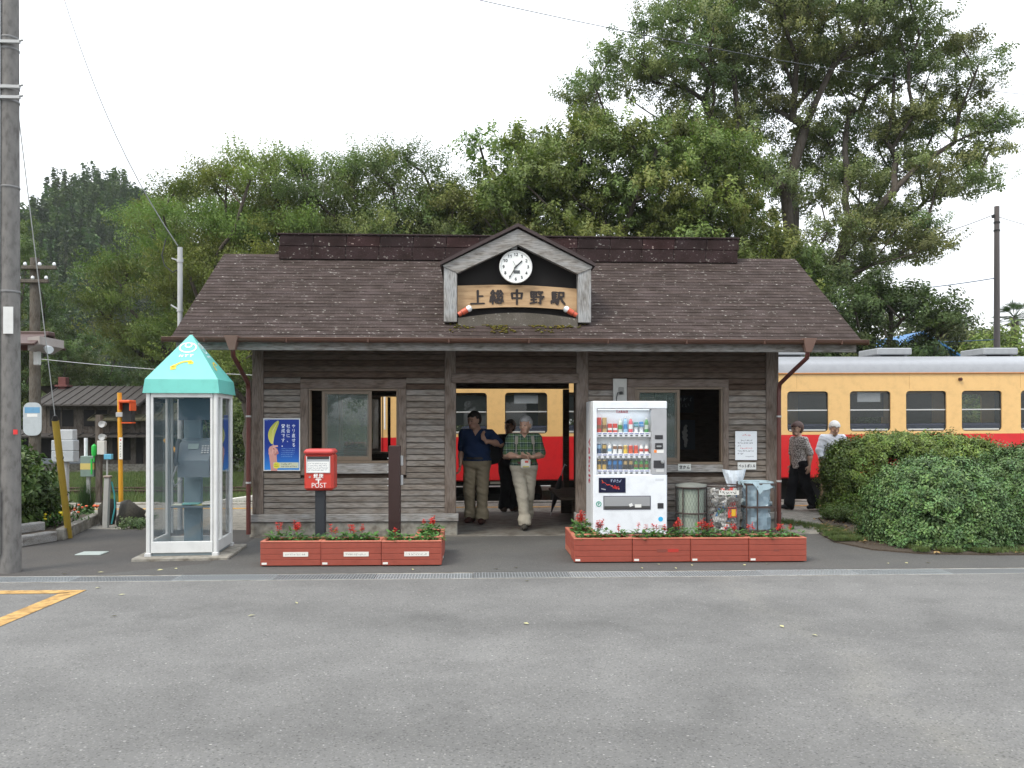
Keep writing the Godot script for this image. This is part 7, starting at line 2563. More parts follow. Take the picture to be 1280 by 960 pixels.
func build_people() -> void:
	# plaid cloth
	var S := 96
	var img := Image.create(S, S, false, Image.FORMAT_RGB8)
	for y in S:
		for x in S:
			var c := Color(0.03, 0.075, 0.045)
			var bands := 0
			for q in [x, y]:
				var m: int = q % 48
				if m < 14: c = c.lerp(Color(0.10, 0.17, 0.05), 0.5)
				elif m > 22 and m < 30: c = c.lerp(Color(0.01, 0.025, 0.035), 0.6)
				if m == 18 or m == 19: c = c.lerp(Color(0.55, 0.6, 0.55), 0.6)
				if m == 36 or m == 37: c = c.lerp(Color(0.35, 0.42, 0.3), 0.45)
			img.set_pixel(x, y, c.linear_to_srgb())
	var plaid := StandardMaterial3D.new()
	plaid.albedo_texture = ImageTexture.create_from_image(img)
	plaid.uv1_triplanar = true
	plaid.uv1_scale = Vector3(5, 5, 5)
	plaid.uv1_triplanar_sharpness = 6.0
	plaid.roughness = 0.9
	# older man walking out of the entrance
	var A := person("grey-haired man in green plaid shirt and beige trousers walking out of the entrance", Vector3(0.745, 0.012, -12.12), 0.05, 1.0, {
		"head": Vector3(0.02, 1.505, 0.045), "head_yaw": -0.55, "head_pitch": 0.05, "girth": 1.06, "shoulder": 0.19, "shoulder_y": 1.345,
		"eL": Vector3(0.265, 1.075, 0.03), "eR": Vector3(-0.26, 1.08, 0.03), "wL": Vector3(0.085, 1.055, 0.21), "wR": Vector3(-0.085, 1.06, 0.215),
		"hL": Vector3(-1, 0.05, 0.25), "hR": Vector3(1, 0.05, 0.25), "uL": Vector3(0, 0.7, 0.7), "uR": Vector3(0, 0.7, 0.7), "curl": 0.75,
		"kL": Vector3(0.075, 0.47, -0.02), "kR": Vector3(-0.03, 0.46, 0.14), "aL": Vector3(0.07, 0.14, -0.2), "aR": Vector3(-0.005, 0.075, 0.17), "tL": Vector3(0.085, 0.06, -0.07), "tR": Vector3(-0.03, 0.055, 0.31),
		"hair": Color(0.42, 0.42, 0.42), "brow": 0.7, "hair_volume": 0.016, "shirt": plaid, "trousers": cloth(0.42, 0.385, 0.31), "belt": mat(0.09, 0.015, 0.015, 0.5), "shoe": cloth(0.07, 0.065, 0.055), "sleeve": 0.86, "hem": 0.925, "vee": 0.06, "loose": 0.016, "cuff": 0.07})
	var strap := Geo.new()
	for e in [-1.0, 1.0]:
		var pts := [Vector3(e * 0.125, 1.02, 0.1), Vector3(e * 0.13, 1.12, 0.145), Vector3(e * 0.125, 1.24, 0.135), Vector3(e * 0.115, 1.34, 0.09), Vector3(e * 0.11, 1.385, 0.02), Vector3(e * 0.11, 1.35, -0.08)]
		for k in pts.size() - 1: strap.bar(pts[k], pts[k + 1], 0.045, 0.012)
	part(A, "shoulder_strap", strap, cloth(0.3, 0.28, 0.24))
	var bp := thing("backpack", "dark backpack on the back of the man in plaid", "backpack", A.position + Vector3(0, 1.0, -0.22))
	part(bp, "pack", Geo.new().box(Vector3(0.0, 0.1, 0.0), Vector3(0.36, 0.46, 0.15), 0.05), cloth(0.02, 0.022, 0.025))
	var pk := thing("plastic_packet", "small white packet with red print in the plaid man's hands", "packet", A.position + Vector3(0.01, 0.93, 0.27), 0.1)
	part(pk, "pouch", Geo.new().box(Vector3(0, 0.03, 0), Vector3(0.14, 0.13, 0.035), 0.015), cloth(0.62, 0.6, 0.55))
	part(pk, "print", Geo.new().box(Vector3(0.01, 0.06, 0.0185), Vector3(0.05, 0.03, 0.002)), mat(0.5, 0.06, 0.04, 0.6))
	part(pk, "band", Geo.new().box(Vector3(0.0, -0.01, 0.0185), Vector3(0.09, 0.02, 0.002)), mat(0.45, 0.4, 0.1, 0.6))
	# man in navy polo
	var N := person("dark-haired man in navy polo shirt and khaki trousers in the entrance shade", Vector3(0.06, 0.012, -12.75), -0.22, 1.04, {
		"head": Vector3(-0.03, 1.515, 0.06), "head_yaw": -0.5, "head_pitch": 0.12, "girth": 1.14, "shoulder": 0.2, "shoulder_y": 1.345, "tone": Color(0.42, 0.25, 0.18),
		"eL": Vector3(0.36, 1.17, 0.02), "eR": Vector3(-0.24, 1.07, -0.04), "wL": Vector3(0.17, 1.225, 0.19), "wR": Vector3(-0.24, 0.86, 0.06),
		"hL": Vector3(-0.5, 0.85, 0.1), "uL": Vector3(-0.5, 0.0, 0.7), "hR": Vector3(0, -1, 0.1), "uR": Vector3(0.2, 0, 1), "curl": 0.9,
		"kL": Vector3(0.1, 0.47, 0.08), "kR": Vector3(-0.11, 0.46, 0.03), "aL": Vector3(0.09, 0.075, 0.06), "aR": Vector3(-0.1, 0.085, -0.06), "tL": Vector3(0.1, 0.05, 0.2), "tR": Vector3(-0.13, 0.05, 0.08),
		"hair": Color(0.02, 0.016, 0.014), "shirt": cloth(0.016, 0.032, 0.085), "trousers": cloth(0.28, 0.235, 0.16), "belt": mat(0.015, 0.012, 0.012, 0.4), "shoe": cloth(0.05, 0.022, 0.018), "sleeve": 0.85, "hem": 0.925, "vee": 0.085, "loose": 0.02, "cuff": 0.07})
	var bag := thing("shoulder_bag", "black shoulder bag hanging at the side of the man in navy", "bag", N.position + Vector3(0.24, 0.98, -0.03), -0.22)
	var bgs := PackedVector2Array([Vector2(-0.15, 0.28), Vector2(0.02, 0.3), Vector2(0.13, 0.2), Vector2(0.15, 0.04), Vector2(0.08, -0.06), Vector2(-0.16, -0.12)])
	part(bag, "pouch", Geo.new().slab(bgs, 0.05, 0.14), cloth(0.014, 0.014, 0.015))
	part(bag, "strap", Geo.new().bar(Vector3(-0.12, 0.2, 0.06), Vector3(-0.02, 0.46, 0.06), 0.035, 0.012).bar(Vector3(-0.02, 0.46, 0.06), Vector3(0.02, 0.26, -0.1), 0.035, 0.012), M.black)
	# person half hidden behind the man in plaid
	person("person in black half hidden behind the man in plaid", Vector3(0.62, 0.0, -14.45), 0.5, 0.985, {
		"head": Vector3(0.0, 1.5, 0.04), "head_yaw": -1.2, "girth": 0.95, "shoulder": 0.17,
		"eL": Vector3(0.22, 1.06, 0.0), "eR": Vector3(-0.25, 1.06, 0.06), "wL": Vector3(0.2, 0.86, 0.12), "wR": Vector3(-0.22, 0.97, 0.26), "hR": Vector3(0.1, 0.1, 1),
		"kL": Vector3(0.09, 0.47, 0.05), "kR": Vector3(-0.08, 0.47, 0.04), "aL": Vector3(0.09, 0.08, 0.02), "aR": Vector3(-0.09, 0.08, -0.03), "tL": Vector3(0.1, 0.05, 0.16), "tR": Vector3(-0.13, 0.05, 0.1),
		"hair": Color(0.045, 0.02, 0.013), "hair_low": -0.08, "shirt": cloth(0.015, 0.015, 0.017), "trousers": cloth(0.012, 0.012, 0.013), "shoe": cloth(0.05, 0.03, 0.02), "sleeve": 0.9, "cuff": 0.05})
	# woman in patterned blouse, seen from the side
	var pat := mat(1, 1, 1, 0.9)
	pat.albedo_texture = ntex(77, 0.05, [[0.0, Color(0.05, 0.035, 0.035)], [0.46, Color(0.1, 0.075, 0.07)], [0.5, Color(0.55, 0.5, 0.47)], [1.0, Color(0.66, 0.62, 0.58)]], 2, 256)
	pat.uv1_triplanar = true
	pat.uv1_scale = Vector3(3.2, 2.0, 3.2)
	var Wm := person("short-haired woman in patterned blouse and black trousers walking beside the railcar", Vector3(5.83, 0.0, -14.5), deg_to_rad(-78), 0.95, {
		"head": Vector3(0, 1.51, 0.075), "head_yaw": 0.15, "girth": 0.98, "shoulder": 0.165, "shoulder_y": 1.33, "stoop": 0.04, "tone": Color(0.42, 0.26, 0.19),
		"eL": Vector3(0.22, 1.06, -0.06), "eR": Vector3(-0.21, 1.05, 0.04), "wL": Vector3(0.24, 0.84, -0.03), "wR": Vector3(-0.2, 0.84, 0.06), "hL": Vector3(0, -1, 0.15), "hR": Vector3(0, -1, 0.1),
		"kL": Vector3(0.08, 0.46, -0.06), "kR": Vector3(-0.08, 0.47, 0.12), "aL": Vector3(0.08, 0.1, -0.26), "aR": Vector3(-0.08, 0.08, 0.18), "tL": Vector3(0.085, 0.055, -0.13), "tR": Vector3(-0.09, 0.055, 0.32),
		"hair": Color(0.09, 0.038, 0.028), "hair_volume": 0.022, "hair_low": -0.075, "hair_line": 0.05, "glasses": true, "shirt": pat, "trousers": cloth(0.013, 0.013, 0.015), "shoe": cloth(0.03, 0.03, 0.032), "sleeve": 0.95, "hem": 0.8, "point": 0.6, "loose": 0.026, "cuff": 0.04})
	# white-haired person behind the hedge
	person("white-haired person in white jacket bending forward behind the squared hedge", Vector3(6.6, 0.0, -15.05), 0.05, 0.98, {
		"head": Vector3(0, 1.47, 0.2), "head_yaw": -0.05, "head_pitch": 0.35, "stoop": 0.15, "shoulder": 0.185, "shoulder_y": 1.32,
		"eL": Vector3(0.26, 1.08, 0.12), "eR": Vector3(-0.26, 1.06, 0.12), "wL": Vector3(0.2, 0.9, 0.24), "wR": Vector3(-0.24, 0.88, 0.2),
		"kL": Vector3(0.09, 0.47, 0.05), "kR": Vector3(-0.09, 0.47, 0.03), "aL": Vector3(0.09, 0.08, 0.0), "aR": Vector3(-0.1, 0.08, 0.02), "tL": Vector3(0.11, 0.05, 0.14), "tR": Vector3(-0.12, 0.05, 0.15),
		"hair": Color(0.6, 0.6, 0.6), "brow": 0.8, "hair_volume": 0.02, "shirt": cloth(0.62, 0.64, 0.7), "trousers": cloth(0.36, 0.27, 0.18), "shoe": cloth(0.5, 0.5, 0.5), "sleeve": 1.6, "hem": 0.86, "cuff": 0.05})

# ---------------------------------------------------------------- poles, wires and the things at the left
func wire_run(label: String, a: Vector3, b: Vector3, sag: float, r: float, m: Material) -> void:
	var pts := []
	for k in 17:
		var u := k / 16.0
		pts.append(a.lerp(b, u) - Vector3(0, 4.0 * sag * u * (1 - u), 0))
	single("overhead_wire", Geo.new().tube(pts, r, 5), m, label, "wire", "overhead wires")

func build_left() -> void:
	var conc := mat(0.19, 0.185, 0.185, 0.85)
	tri_tex(conc, M.t_stone, Vector3(1.2, 0.5, 1.2))
	over(conc, M.t_soft, Vector3(1.0, 0.3, 1.0))
	var P := thing("utility_pole", "tall grey concrete utility pole at the left edge beside the drain", "pole", Vector3(-4.885, 0, -8.98))
	part(P, "shaft", Geo.new().tube([Vector3(0, -0.3, 0), Vector3(0, 3, 0), Vector3(0, 8.2, 0)], [0.112, 0.098, 0.08], 20), conc)
	part(P, "conduit", Geo.new().tube([Vector3(-0.075, 0.1, 0.11), Vector3(-0.068, 3, 0.095), Vector3(-0.06, 8.2, 0.075)], 0.022, 8), M.galv)
	for y in [2.95, 4.05, 4.95, 5.1, 5.5, 5.62]:
		part(P, "band", Geo.new().lathe([Vector2(0.117 - y * 0.0045, y - 0.012), Vector2(0.12 - y * 0.0045, y), Vector2(0.117 - y * 0.0045, y + 0.012)], 20), mat(0.17, 0.17, 0.17, 0.6))
	for y in [4.97, 5.08, 5.55]:
		part(P, "bracket", Geo.new().bar(Vector3(-0.16, y, 0.1), Vector3(0.16, y, 0.1), 0.03, 0.03).tube([Vector3(0.1, y, 0.1), Vector3(0.19, y + 0.02, 0.1)], 0.012, 6), M.galv)
	part(P, "plate", Geo.new().bx(Vector3(0.0, 2.5, 0.115), Vector3(0.1, 2.78, 0.122)), painted(0.62, 0.63, 0.62, 0.6))
	part(P, "reflector", Geo.new().bx(Vector3(0.09, 1.45, 0.085), Vector3(0.13, 1.5, 0.1)), mat(0.6, 0.03, 0.03, 0.4))
	part(P, "paper_patch", Geo.new().bx(Vector3(-0.09, 0.2, 0.124), Vector3(-0.03, 0.9, 0.128)), mat(0.5, 0.5, 0.49, 0.8))
	# guy wire with yellow guard
	var g0 := Vector3(-5.482, 0, -11.536)
	var g1 := Vector3(-4.885, 5.3, -9.05)
	var d := (g1 - g0).normalized()
	var yel := painted(0.42, 0.29, 0.04, 0.5)
	var gy := thing("guy_guard", "leaning yellow guard rod over a guy wire beside the flower bed", "guard rod", g0)
	part(gy, "rod", Geo.new().tube([Vector3(0, -0.05, 0), d * 1.78], 0.042, 10), yel)
	for k in 3: part(gy, "band", Geo.new().tube([d * (0.12 + k * 0.55), d * (0.145 + k * 0.55)], 0.045, 10), M.black)
	part(gy, "cap", Geo.new().tube([d * 1.78, d * 1.84], [0.046, 0.02], 10), M.black)
	part(gy, "guy_wire", Geo.new().tube([d * 1.8, g1 - g0], 0.006, 5), M.galv)
	# slim grey pole with the service cable
	var sp := thing("service_pole", "slim grey metal pole standing behind the phone booth roof", "pole", Vector3(-4.27, 0, -12.3))
	part(sp, "shaft", Geo.new().tube([Vector3(0, -0.2, 0), Vector3(0, 4.12, 0)], 0.036, 12), M.galv)
	part(sp, "clamp", Geo.new().tube([Vector3(0, 3.9, 0), Vector3(0, 3.95, 0)], 0.045, 12).bar(Vector3(0, 3.92, 0), Vector3(-0.12, 3.96, 0), 0.02, 0.02), M.galv)
	part(sp, "clamp", Geo.new().tube([Vector3(0, 3.18, 0), Vector3(0, 3.22, 0)], 0.045, 12).bar(Vector3(0, 3.2, 0), Vector3(-0.13, 3.28, 0), 0.02, 0.02), M.galv)
	part(sp, "loose_cable", Geo.new().tube([Vector3(-0.2, 4.25, 0), Vector3(-0.26, 4.0, 0), Vector3(-0.22, 3.85, 0), Vector3(-0.1, 3.75, 0), Vector3(-0.03, 3.8, 0)], 0.009, 5), M.black)
	var wm := mat(0.05, 0.055, 0.06, 0.6)
	var bl := mat(0.04, 0.09, 0.16, 0.6)
	wire_run("thin cable running from the slim grey pole up towards the top left", Vector3(-4.3, 4.14, -12.3), Vector3(-10.6, 14.5, -20.5), 0.9, 0.009, wm)
	wire_run("long thin wire crossing the sky above the station from upper left to the huge tree", Vector3(-5.2, 10.6, -15.5), Vector3(18.4, 12.1, -26), 0.4, 0.01, wm)
	wire_run("blue wire from the right-hand pole to the trees, level with the roof", Vector3(19.5, 6.9, -30), Vector3(6.0, 6.6, -30.5), 0.5, 0.018, bl)
	wire_run("blue wire low behind the station roof's right end", Vector3(19.5, 4.6, -30), Vector3(5.5, 4.9, -29), 0.3, 0.018, bl)
	wire_run("short wire rising from the huge tree to the right-hand pole top", Vector3(19.5, 9.3, -30), Vector3(15.2, 7.9, -29), 0.1, 0.015, wm)
	wire_run("wire leaving the right-hand pole towards the right edge", Vector3(19.5, 9.2, -30), Vector3(30, 8.2, -32), 0.3, 0.012, wm)
	wire_run("pale wire low between the phone booth roof and the trees", Vector3(-11.4, 3.2, -22), Vector3(2.0, 2.75, -21.5), 0.25, 0.009, M.galv)
	# right pole
	var rp := thing("utility_pole", "dark slender utility pole beyond the railcar at the right", "pole", Vector3(19.52, -0.56, -30))
	part(rp, "shaft", Geo.new().tube([Vector3(0, -0.3, 0), Vector3(0, 10.13, 0)], [0.13, 0.09], 14), mat(0.12, 0.105, 0.105, 0.85))
	part(rp, "insulator", Geo.new().box(Vector3(-0.14, 9.75, 0), Vector3(0.1, 0.12, 0.1), 0.02), M.black)
	for y in [9.2, 9.5]: part(rp, "band", Geo.new().tube([Vector3(0, y, 0), Vector3(0, y + 0.05, 0)], 0.115, 12), M.black)
	# telegraph pole with cross-arms and a rounded plate
	var tp := thing("telegraph_pole", "old wooden telegraph pole with cross-arms above the flower bed", "pole", Vector3(-11.33, -0.56, -22))
	var pw := wood(0.14, 0.125, 0.105, "y")
	part(tp, "shaft", Geo.new().tube([Vector3(0, -0.2, 0), Vector3(0, 6.35, 0)], [0.15, 0.115], 12), pw)
	for q in [[6.08, -0.25, 0.62], [5.73, -0.4, 0.42]]:
		var arm := part(tp, "cross_arm", Geo.new().bx(Vector3(q[1], q[0] - 0.045, 0.1), Vector3(q[2], q[0] + 0.045, 0.2), 0.01), pw)
		for k in 3:
			var x := lerpf(q[1] + 0.08, q[2] - 0.06, k / 2.0)
			part(arm, "insulator", Geo.new().lathe([Vector2(0.02, 0), Vector2(0.045, 0.03), Vector2(0.035, 0.08), Vector2(0, 0.1)], 10, Vector3(x, q[0] + 0.045, 0.15)), M.white)
	var st := thing("stop_plate", "pale rounded plate with a blue band fixed on the telegraph pole", "sign", Vector3(-11.3, 0, -21.83))
	var pg := Geo.new()
	pg.slab(rounded(-0.24, 0.22, 1.2, 2.05, 0.17, 5), 0.0, 0.02)
	part(st, "plate", pg, painted(0.42, 0.46, 0.48, 0.6))
	part(st, "blue_band", Geo.new().bx(Vector3(-0.2, 1.78, 0.0), Vector3(0.18, 1.93, 0.004)), painted(0.12, 0.3, 0.48, 0.6))
	part(st, "white_band", Geo.new().bx(Vector3(-0.14, 1.68, 0.0), Vector3(0.12, 1.76, 0.004)), painted(0.7, 0.7, 0.68, 0.6))
	# roofed notice board reaching in from the left edge
	var kb := thing("notice_board", "roofed brown notice board reaching in at the left edge behind the concrete pole", "notice board", Vector3(-5.25, 0, -10.6))
	var brn := painted(0.1, 0.035, 0.026, 0.6)
	var roofm := painted(0.075, 0.042, 0.036, 0.6)
	for s in [-1.0, 1.0]:
		var rg := Geo.new()
		rg.box(Vector3(-0.71, 2.6, s * 0.19), Vector3(1.38, 0.03, 0.44), 0.005, Basis(Vector3.RIGHT, s * 0.42))
		part(kb, "roof_panel", rg, roofm)
	part(kb, "ridge", Geo.new().bx(Vector3(-1.4, 2.645, -0.08), Vector3(-0.0, 2.7, 0.08), 0.01), roofm)
	part(kb, "beam", Geo.new().bx(Vector3(-1.4, 2.47, -0.06), Vector3(-0.12, 2.6, 0.06), 0.01), brn)
	var vb := Geo.new()
	vb.slab(PackedVector2Array([Vector2(-0.14, 2.44), Vector2(0.0, 2.52), Vector2(0.0, 2.62), Vector2(-0.14, 2.6)]), 0.3, 0.6)
	part(kb, "verge_board", vb, painted(0.34, 0.3, 0.28, 0.7))
	for x in [-1.3, -0.62]: part(kb, "post", Geo.new().bx(Vector3(x - 0.05, 0, -0.05), Vector3(x + 0.05, 2.5, 0.05), 0.006), brn)
	part(kb, "board", Geo.new().bx(Vector3(-1.25, 0.7, -0.02), Vector3(-0.67, 2.0, 0.02)), painted(0.5, 0.5, 0.46, 0.7))
	part(kb, "lamp", Geo.new().tube([Vector3(-0.03, 2.5, 0.1), Vector3(0.05, 2.46, 0.16)], [0.03, 0.05], 10), M.white)
	part(kb, "lamp_box", Geo.new().bx(Vector3(-0.17, 2.28, 0.04), Vector3(-0.11, 2.45, 0.12), 0.008), painted(0.6, 0.6, 0.58, 0.6))
	# grey cabinets on a post
	var mb := thing("meter_cabinet", "pale grey meter cabinet on a post behind the yellow guard rod", "cabinet", Vector3(-6.78, 0, -14.1))
	part(mb, "post", Geo.new().tube([Vector3(0.02, 0, 0), Vector3(0.02, 1.1, 0)], 0.05, 10), M.galv)
	for y in [1.0, 1.18]:
		var c := part(mb, "cabinet", Geo.new().bx(Vector3(-0.17, y - 0.09, -0.1), Vector3(0.19, y + 0.085, 0.1), 0.008), painted(0.4, 0.43, 0.45, 0.5))
		part(c, "lock", Geo.new().box(Vector3(-0.1, y, 0.102), Vector3(0.04, 0.04, 0.01), 0.004), M.galv)
	part(mb, "top_box", Geo.new().bx(Vector3(-0.09, 1.27, -0.08), Vector3(0.17, 1.44, 0.08), 0.008), painted(0.46, 0.48, 0.49, 0.5))
	# railway signal
	var sg := thing("crossing_signal", "yellow signal post with an orange-hooded lamp box left of the phone booth", "signal", Vector3(-6.84, 0, -16.45))
	var amber := painted(0.62, 0.3, 0.015, 0.45)
	part(sg, "post", Geo.new().tube([Vector3(0, -0.05, 0), Vector3(-0.03, 2.13, 0)], 0.042, 12), amber)
	part(sg, "lamp_box", Geo.new().bx(Vector3(0.05, 1.56, -0.1), Vector3(0.23, 1.95, 0.06), 0.01), mat(0.012, 0.012, 0.012, 0.6))
	var orange := painted(0.68, 0.09, 0.015, 0.4)
	part(sg, "hood", Geo.new().bx(Vector3(0.03, 1.93, -0.1), Vector3(0.25, 1.985, 0.2), 0.012).bx(Vector3(0.03, 1.8, -0.1), Vector3(0.05, 1.93, 0.18)).bx(Vector3(0.23, 1.78, -0.1), Vector3(0.25, 1.93, 0.18)).bx(Vector3(0.04, 1.535, -0.1), Vector3(0.24, 1.558, 0.08)), orange)
	part(sg, "clamp", Geo.new().bx(Vector3(-0.08, 1.66, -0.05), Vector3(0.05, 1.75, 0.05), 0.006), M.galv)
	var img := Image.create(32, 192, false, Image.FORMAT_RGB8)
	img.fill(Color(0.85, 0.85, 0.83))
	dab(img, 16, 22, 7, Color(0.75, 0.12, 0.1))
	rng.seed = 55
	for k in 6: squiggle(img, 7, 34, 46 + k * 23, 17, Color(0.15, 0.15, 0.15), 2.0)
	var q := Geo.new()
	q.quad(Vector3(-0.02, 0.84, 0.052), Vector3(0.05, 0.84, 0.052), Vector3(0.05, 1.26, 0.052), Vector3(-0.02, 1.26, 0.052), true)
	part(sg, "sign_strip", q, print_mat(img))
	part(sg, "strip_back", Geo.new().bx(Vector3(-0.022, 0.838, 0.04), Vector3(0.052, 1.262, 0.05)), M.galv)
	# second orange bar seen through the booth
	single("barrier_bar", Geo.new().tube([Vector3(0, 0, 0), Vector3(-0.5, 0.5, 0)], 0.035, 8).tube([Vector3(0, 0, 0), Vector3(0, -0.9, 0)], 0.03, 8), amber, "slanting amber bar on a stake beside the track, behind the phone booth", "barrier", "", Vector3(-5.5, 0.72, -16.4))
	# small relay post
	var rl := thing("relay_post", "dark post with two round lamps and small boxes beside the far track", "signal post", Vector3(-7.28, 0, -16.5))
	part(rl, "post", Geo.new().bx(Vector3(-0.05, -0.5, -0.05), Vector3(0.05, 1.7, 0.05), 0.006), M.old_wood_y)
	for y in [1.52, 1.27]:
		part(rl, "lamp", Geo.new().lathe([Vector2(0, 0), Vector2(0.05, 0.0), Vector2(0.065, 0.12), Vector2(0.0, 0.1)], 12), M.galv).transform = Transform3D(Basis(Vector3.RIGHT, PI / 2), Vector3(0.1, y, 0.0))
	part(rl, "relay_box", Geo.new().bx(Vector3(0.03, 0.93, 0.05), Vector3(0.17, 1.2, 0.16), 0.008), painted(0.55, 0.54, 0.5, 0.6))
	part(rl, "blue_tray", Geo.new().bx(Vector3(0.16, 0.84, 0.06), Vector3(0.3, 0.94, 0.16), 0.006), painted(0.12, 0.4, 0.58, 0.5))
	part(rl, "stake", Geo.new().tube([Vector3(0.2, -0.3, 0.1), Vector3(0.2, 0.84, 0.1)], 0.015, 6), M.galv)
	var sb := thing("striped_box", "grey-green box with a yellow stripe beside the relay post", "box", Vector3(-7.48, 0, -16.5))
	part(sb, "case", Geo.new().bx(Vector3(-0.12, 0.5, -0.08), Vector3(0.13, 0.9, 0.08), 0.008), painted(0.18, 0.25, 0.22, 0.6))
	part(sb, "stripe", Geo.new().bx(Vector3(-0.121, 0.64, 0.0), Vector3(0.131, 0.76, 0.082)), painted(0.55, 0.45, 0.15, 0.6))
	part(sb, "leg", Geo.new().bx(Vector3(-0.03, 0.0, -0.03), Vector3(0.03, 0.5, 0.03)), M.galv)
	part(sb, "white_pipe", Geo.new().tube([Vector3(-0.05, 0.9, 0), Vector3(-0.05, 1.25, 0)], 0.035, 8), M.white)
	single("hanging_lantern", Geo.new().lathe([Vector2(0, 0), Vector2(0.04, 0.01), Vector2(0.05, 0.1), Vector2(0.045, 0.2), Vector2(0, 0.24)], 10).box(Vector3(0, -0.05, 0), Vector3(0.02, 0.12, 0.02)).box(Vector3(-0.055, -0.2, -0.02), Vector3(0.03, 0.3, 0.03)), painted(0.02, 0.45, 0.06, 0.5), "small bright green marker standing between the striped box and relay post", "marker", "", Vector3(-7.33, 0.9, -16.4))
	# flower bed: kerb blocks, logs, plants
	var kerb := thing("kerb_edge", "low pale kerb of concrete blocks along the flower bed", "kerb", Vector3())
	var k0 := Vector3(-5.5, 0, -11.32)
	var k1 := Vector3(-5.93, 0, -13.5)
	for k in 5:
		var a := k0.lerp(k1, k / 5.0)
		var b := k0.lerp(k1, (k + 0.985) / 5.0)
		part(kerb, "kerb_block", Geo.new().bar(a + Vector3(0, 0.07, 0), b + Vector3(0, 0.07, 0), 0.12, 0.16, 0.012), M.concrete)
	var logs := thing("log_edging", "row of old squared timbers edging the flower bed beside the concrete pole", "edging", Vector3())
	for q2 in [[Vector3(-5.55, 0.06, -11.25), Vector3(-5.75, 0.06, -10.75), 0.14], [Vector3(-5.77, 0.06, -10.72), Vector3(-6.6, 0.06, -10.55), 0.15], [Vector3(-5.72, 0.19, -11.3), Vector3(-5.95, 0.19, -10.8), 0.12], [Vector3(-5.97, 0.2, -10.78), Vector3(-6.7, 0.2, -10.62), 0.12]]:
		part(logs, "timber", Geo.new().bar(q2[0], q2[1], q2[2], q2[2], 0.015), M.grey_wood_x)
	setting("flower_bed", sheet([[-5.56, 11.3], [-5.98, 13.5], [-9, 13.6], [-9, 10.7], [-5.9, 10.8]], 0.1, 0.12), M.soil)
	var s_b := sprig(14, 12, 0.2, 0.08, 0.55)
	shrub("leafy_bush", "leafy green bush in the flower bed beside the concrete pole", "bush", Vector3(-6.45, 0.08, -11.9), Vector3(0.85, 0.85, 0.8), {"seed": 31, "count": 1500, "bump": 0.25, "depth": 0.3, "sprig": s_b, "leaf": leaf_mat(0.075, 0.12, 0.035)})
	shrub("leafy_bush", "dark green bush behind the meter cabinet", "bush", Vector3(-8.6, 0.0, -14.6), Vector3(1.8, 1.3, 1.0), {"seed": 33, "count": 2200, "bump": 0.25, "depth": 0.3, "sprig": s_b, "leaf": leaf_mat(0.05, 0.085, 0.03)})
	var r := RandomNumberGenerator.new()
	r.seed = 12
	var flowers := [["marigold_plant", "yellow-flowered low plant at the end of the timber edging", Vector3(-5.78, 0.1, -11.75), Color(0.75, 0.6, 0.02)], ["marigold_plant", "yellow-flowered low plant behind the yellow guard rod", Vector3(-5.95, 0.1, -12.05), Color(0.75, 0.6, 0.02)], ["salvia_plant", "orange-red flowered low plant along the bed kerb", Vector3(-5.8, 0.1, -12.3), Color(0.7, 0.13, 0.04)], ["salvia_plant", "orange-red flowered low plant nearest the white post", Vector3(-5.95, 0.1, -13.0), Color(0.7, 0.13, 0.04)]]
	var lm := leaf_mat(0.075, 0.15, 0.04)
	for f in flowers:
		var T := thing(f[0], f[1], "plant", f[2], 0.0, "flowers in the bed")
		var g := Geo.new()
		for k in 90:
			var a := r.randf() * TAU
			var rr := 0.22 * sqrt(r.randf())
			var o := Vector3(cos(a) * rr, r.randf_range(0.0, 0.17), sin(a) * rr)
			var out := Vector3(r.randf_range(-1, 1), r.randf_range(-0.1, 1), r.randf_range(-1, 1)).normalized()
			var sd := out.cross(Vector3.UP).normalized() * 0.015
			var t := r.randf_range(0.7, 1.3)
			g.col = Color(t, t, t)
			g.quad(o, o + out * 0.035 + sd, o + out * 0.07, o + out * 0.035 - sd)
		part(T, "foliage", g, lm)
		var fm := mat(f[3].r, f[3].g, f[3].b, 0.6)
		for k in 9:
			var a := r.randf() * TAU
			var rr := 0.2 * sqrt(r.randf())
			part(T, "flower", Geo.new().ball(Vector3(cos(a) * rr, r.randf_range(0.14, 0.22), sin(a) * rr), Vector3(0.025, 0.016, 0.025), 6, 4), fm)
	# rush clump
	var rc := thing("rush_clump", "upright clump of thin dark green rushes in the flower bed", "plant", Vector3(-6.2, 0.05, -13.6))
	var rg2 := Geo.new()
	for k in 320:
		var a := r.randf() * TAU
		var rr := 0.11 * sqrt(r.randf())
		var o := Vector3(cos(a) * rr, 0, sin(a) * rr)
		var e := o * r.randf_range(1.0, 1.8) + Vector3(r.randf_range(-0.03, 0.03), r.randf_range(0.35, 0.68), r.randf_range(-0.03, 0.03))
		var sd := Vector3(cos(a + 1.5), 0, sin(a + 1.5)) * 0.005
		var t := r.randf_range(0.6, 1.3)
		rg2.col = Color(t, t, t)
		rg2.tri(o - sd, o + sd, e)
	part(rc, "foliage", rg2, leaf_mat(0.035, 0.07, 0.025))
	# white post, hose, rock
	var wp := thing("white_post", "short weathered white post in front of the dark rock", "post", Vector3(-5.465, 0, -12.6))
	part(wp, "shaft", Geo.new().bar(Vector3(0, -0.05, 0), Vector3(0.03, 0.75, 0.0), 0.075, 0.075, 0.006), painted(0.45, 0.45, 0.43, 0.8))
	part(wp, "cap", Geo.new().box(Vector3(0.031, 0.757, 0), Vector3(0.1, 0.03, 0.1), 0.008), painted(0.3, 0.24, 0.2, 0.8))
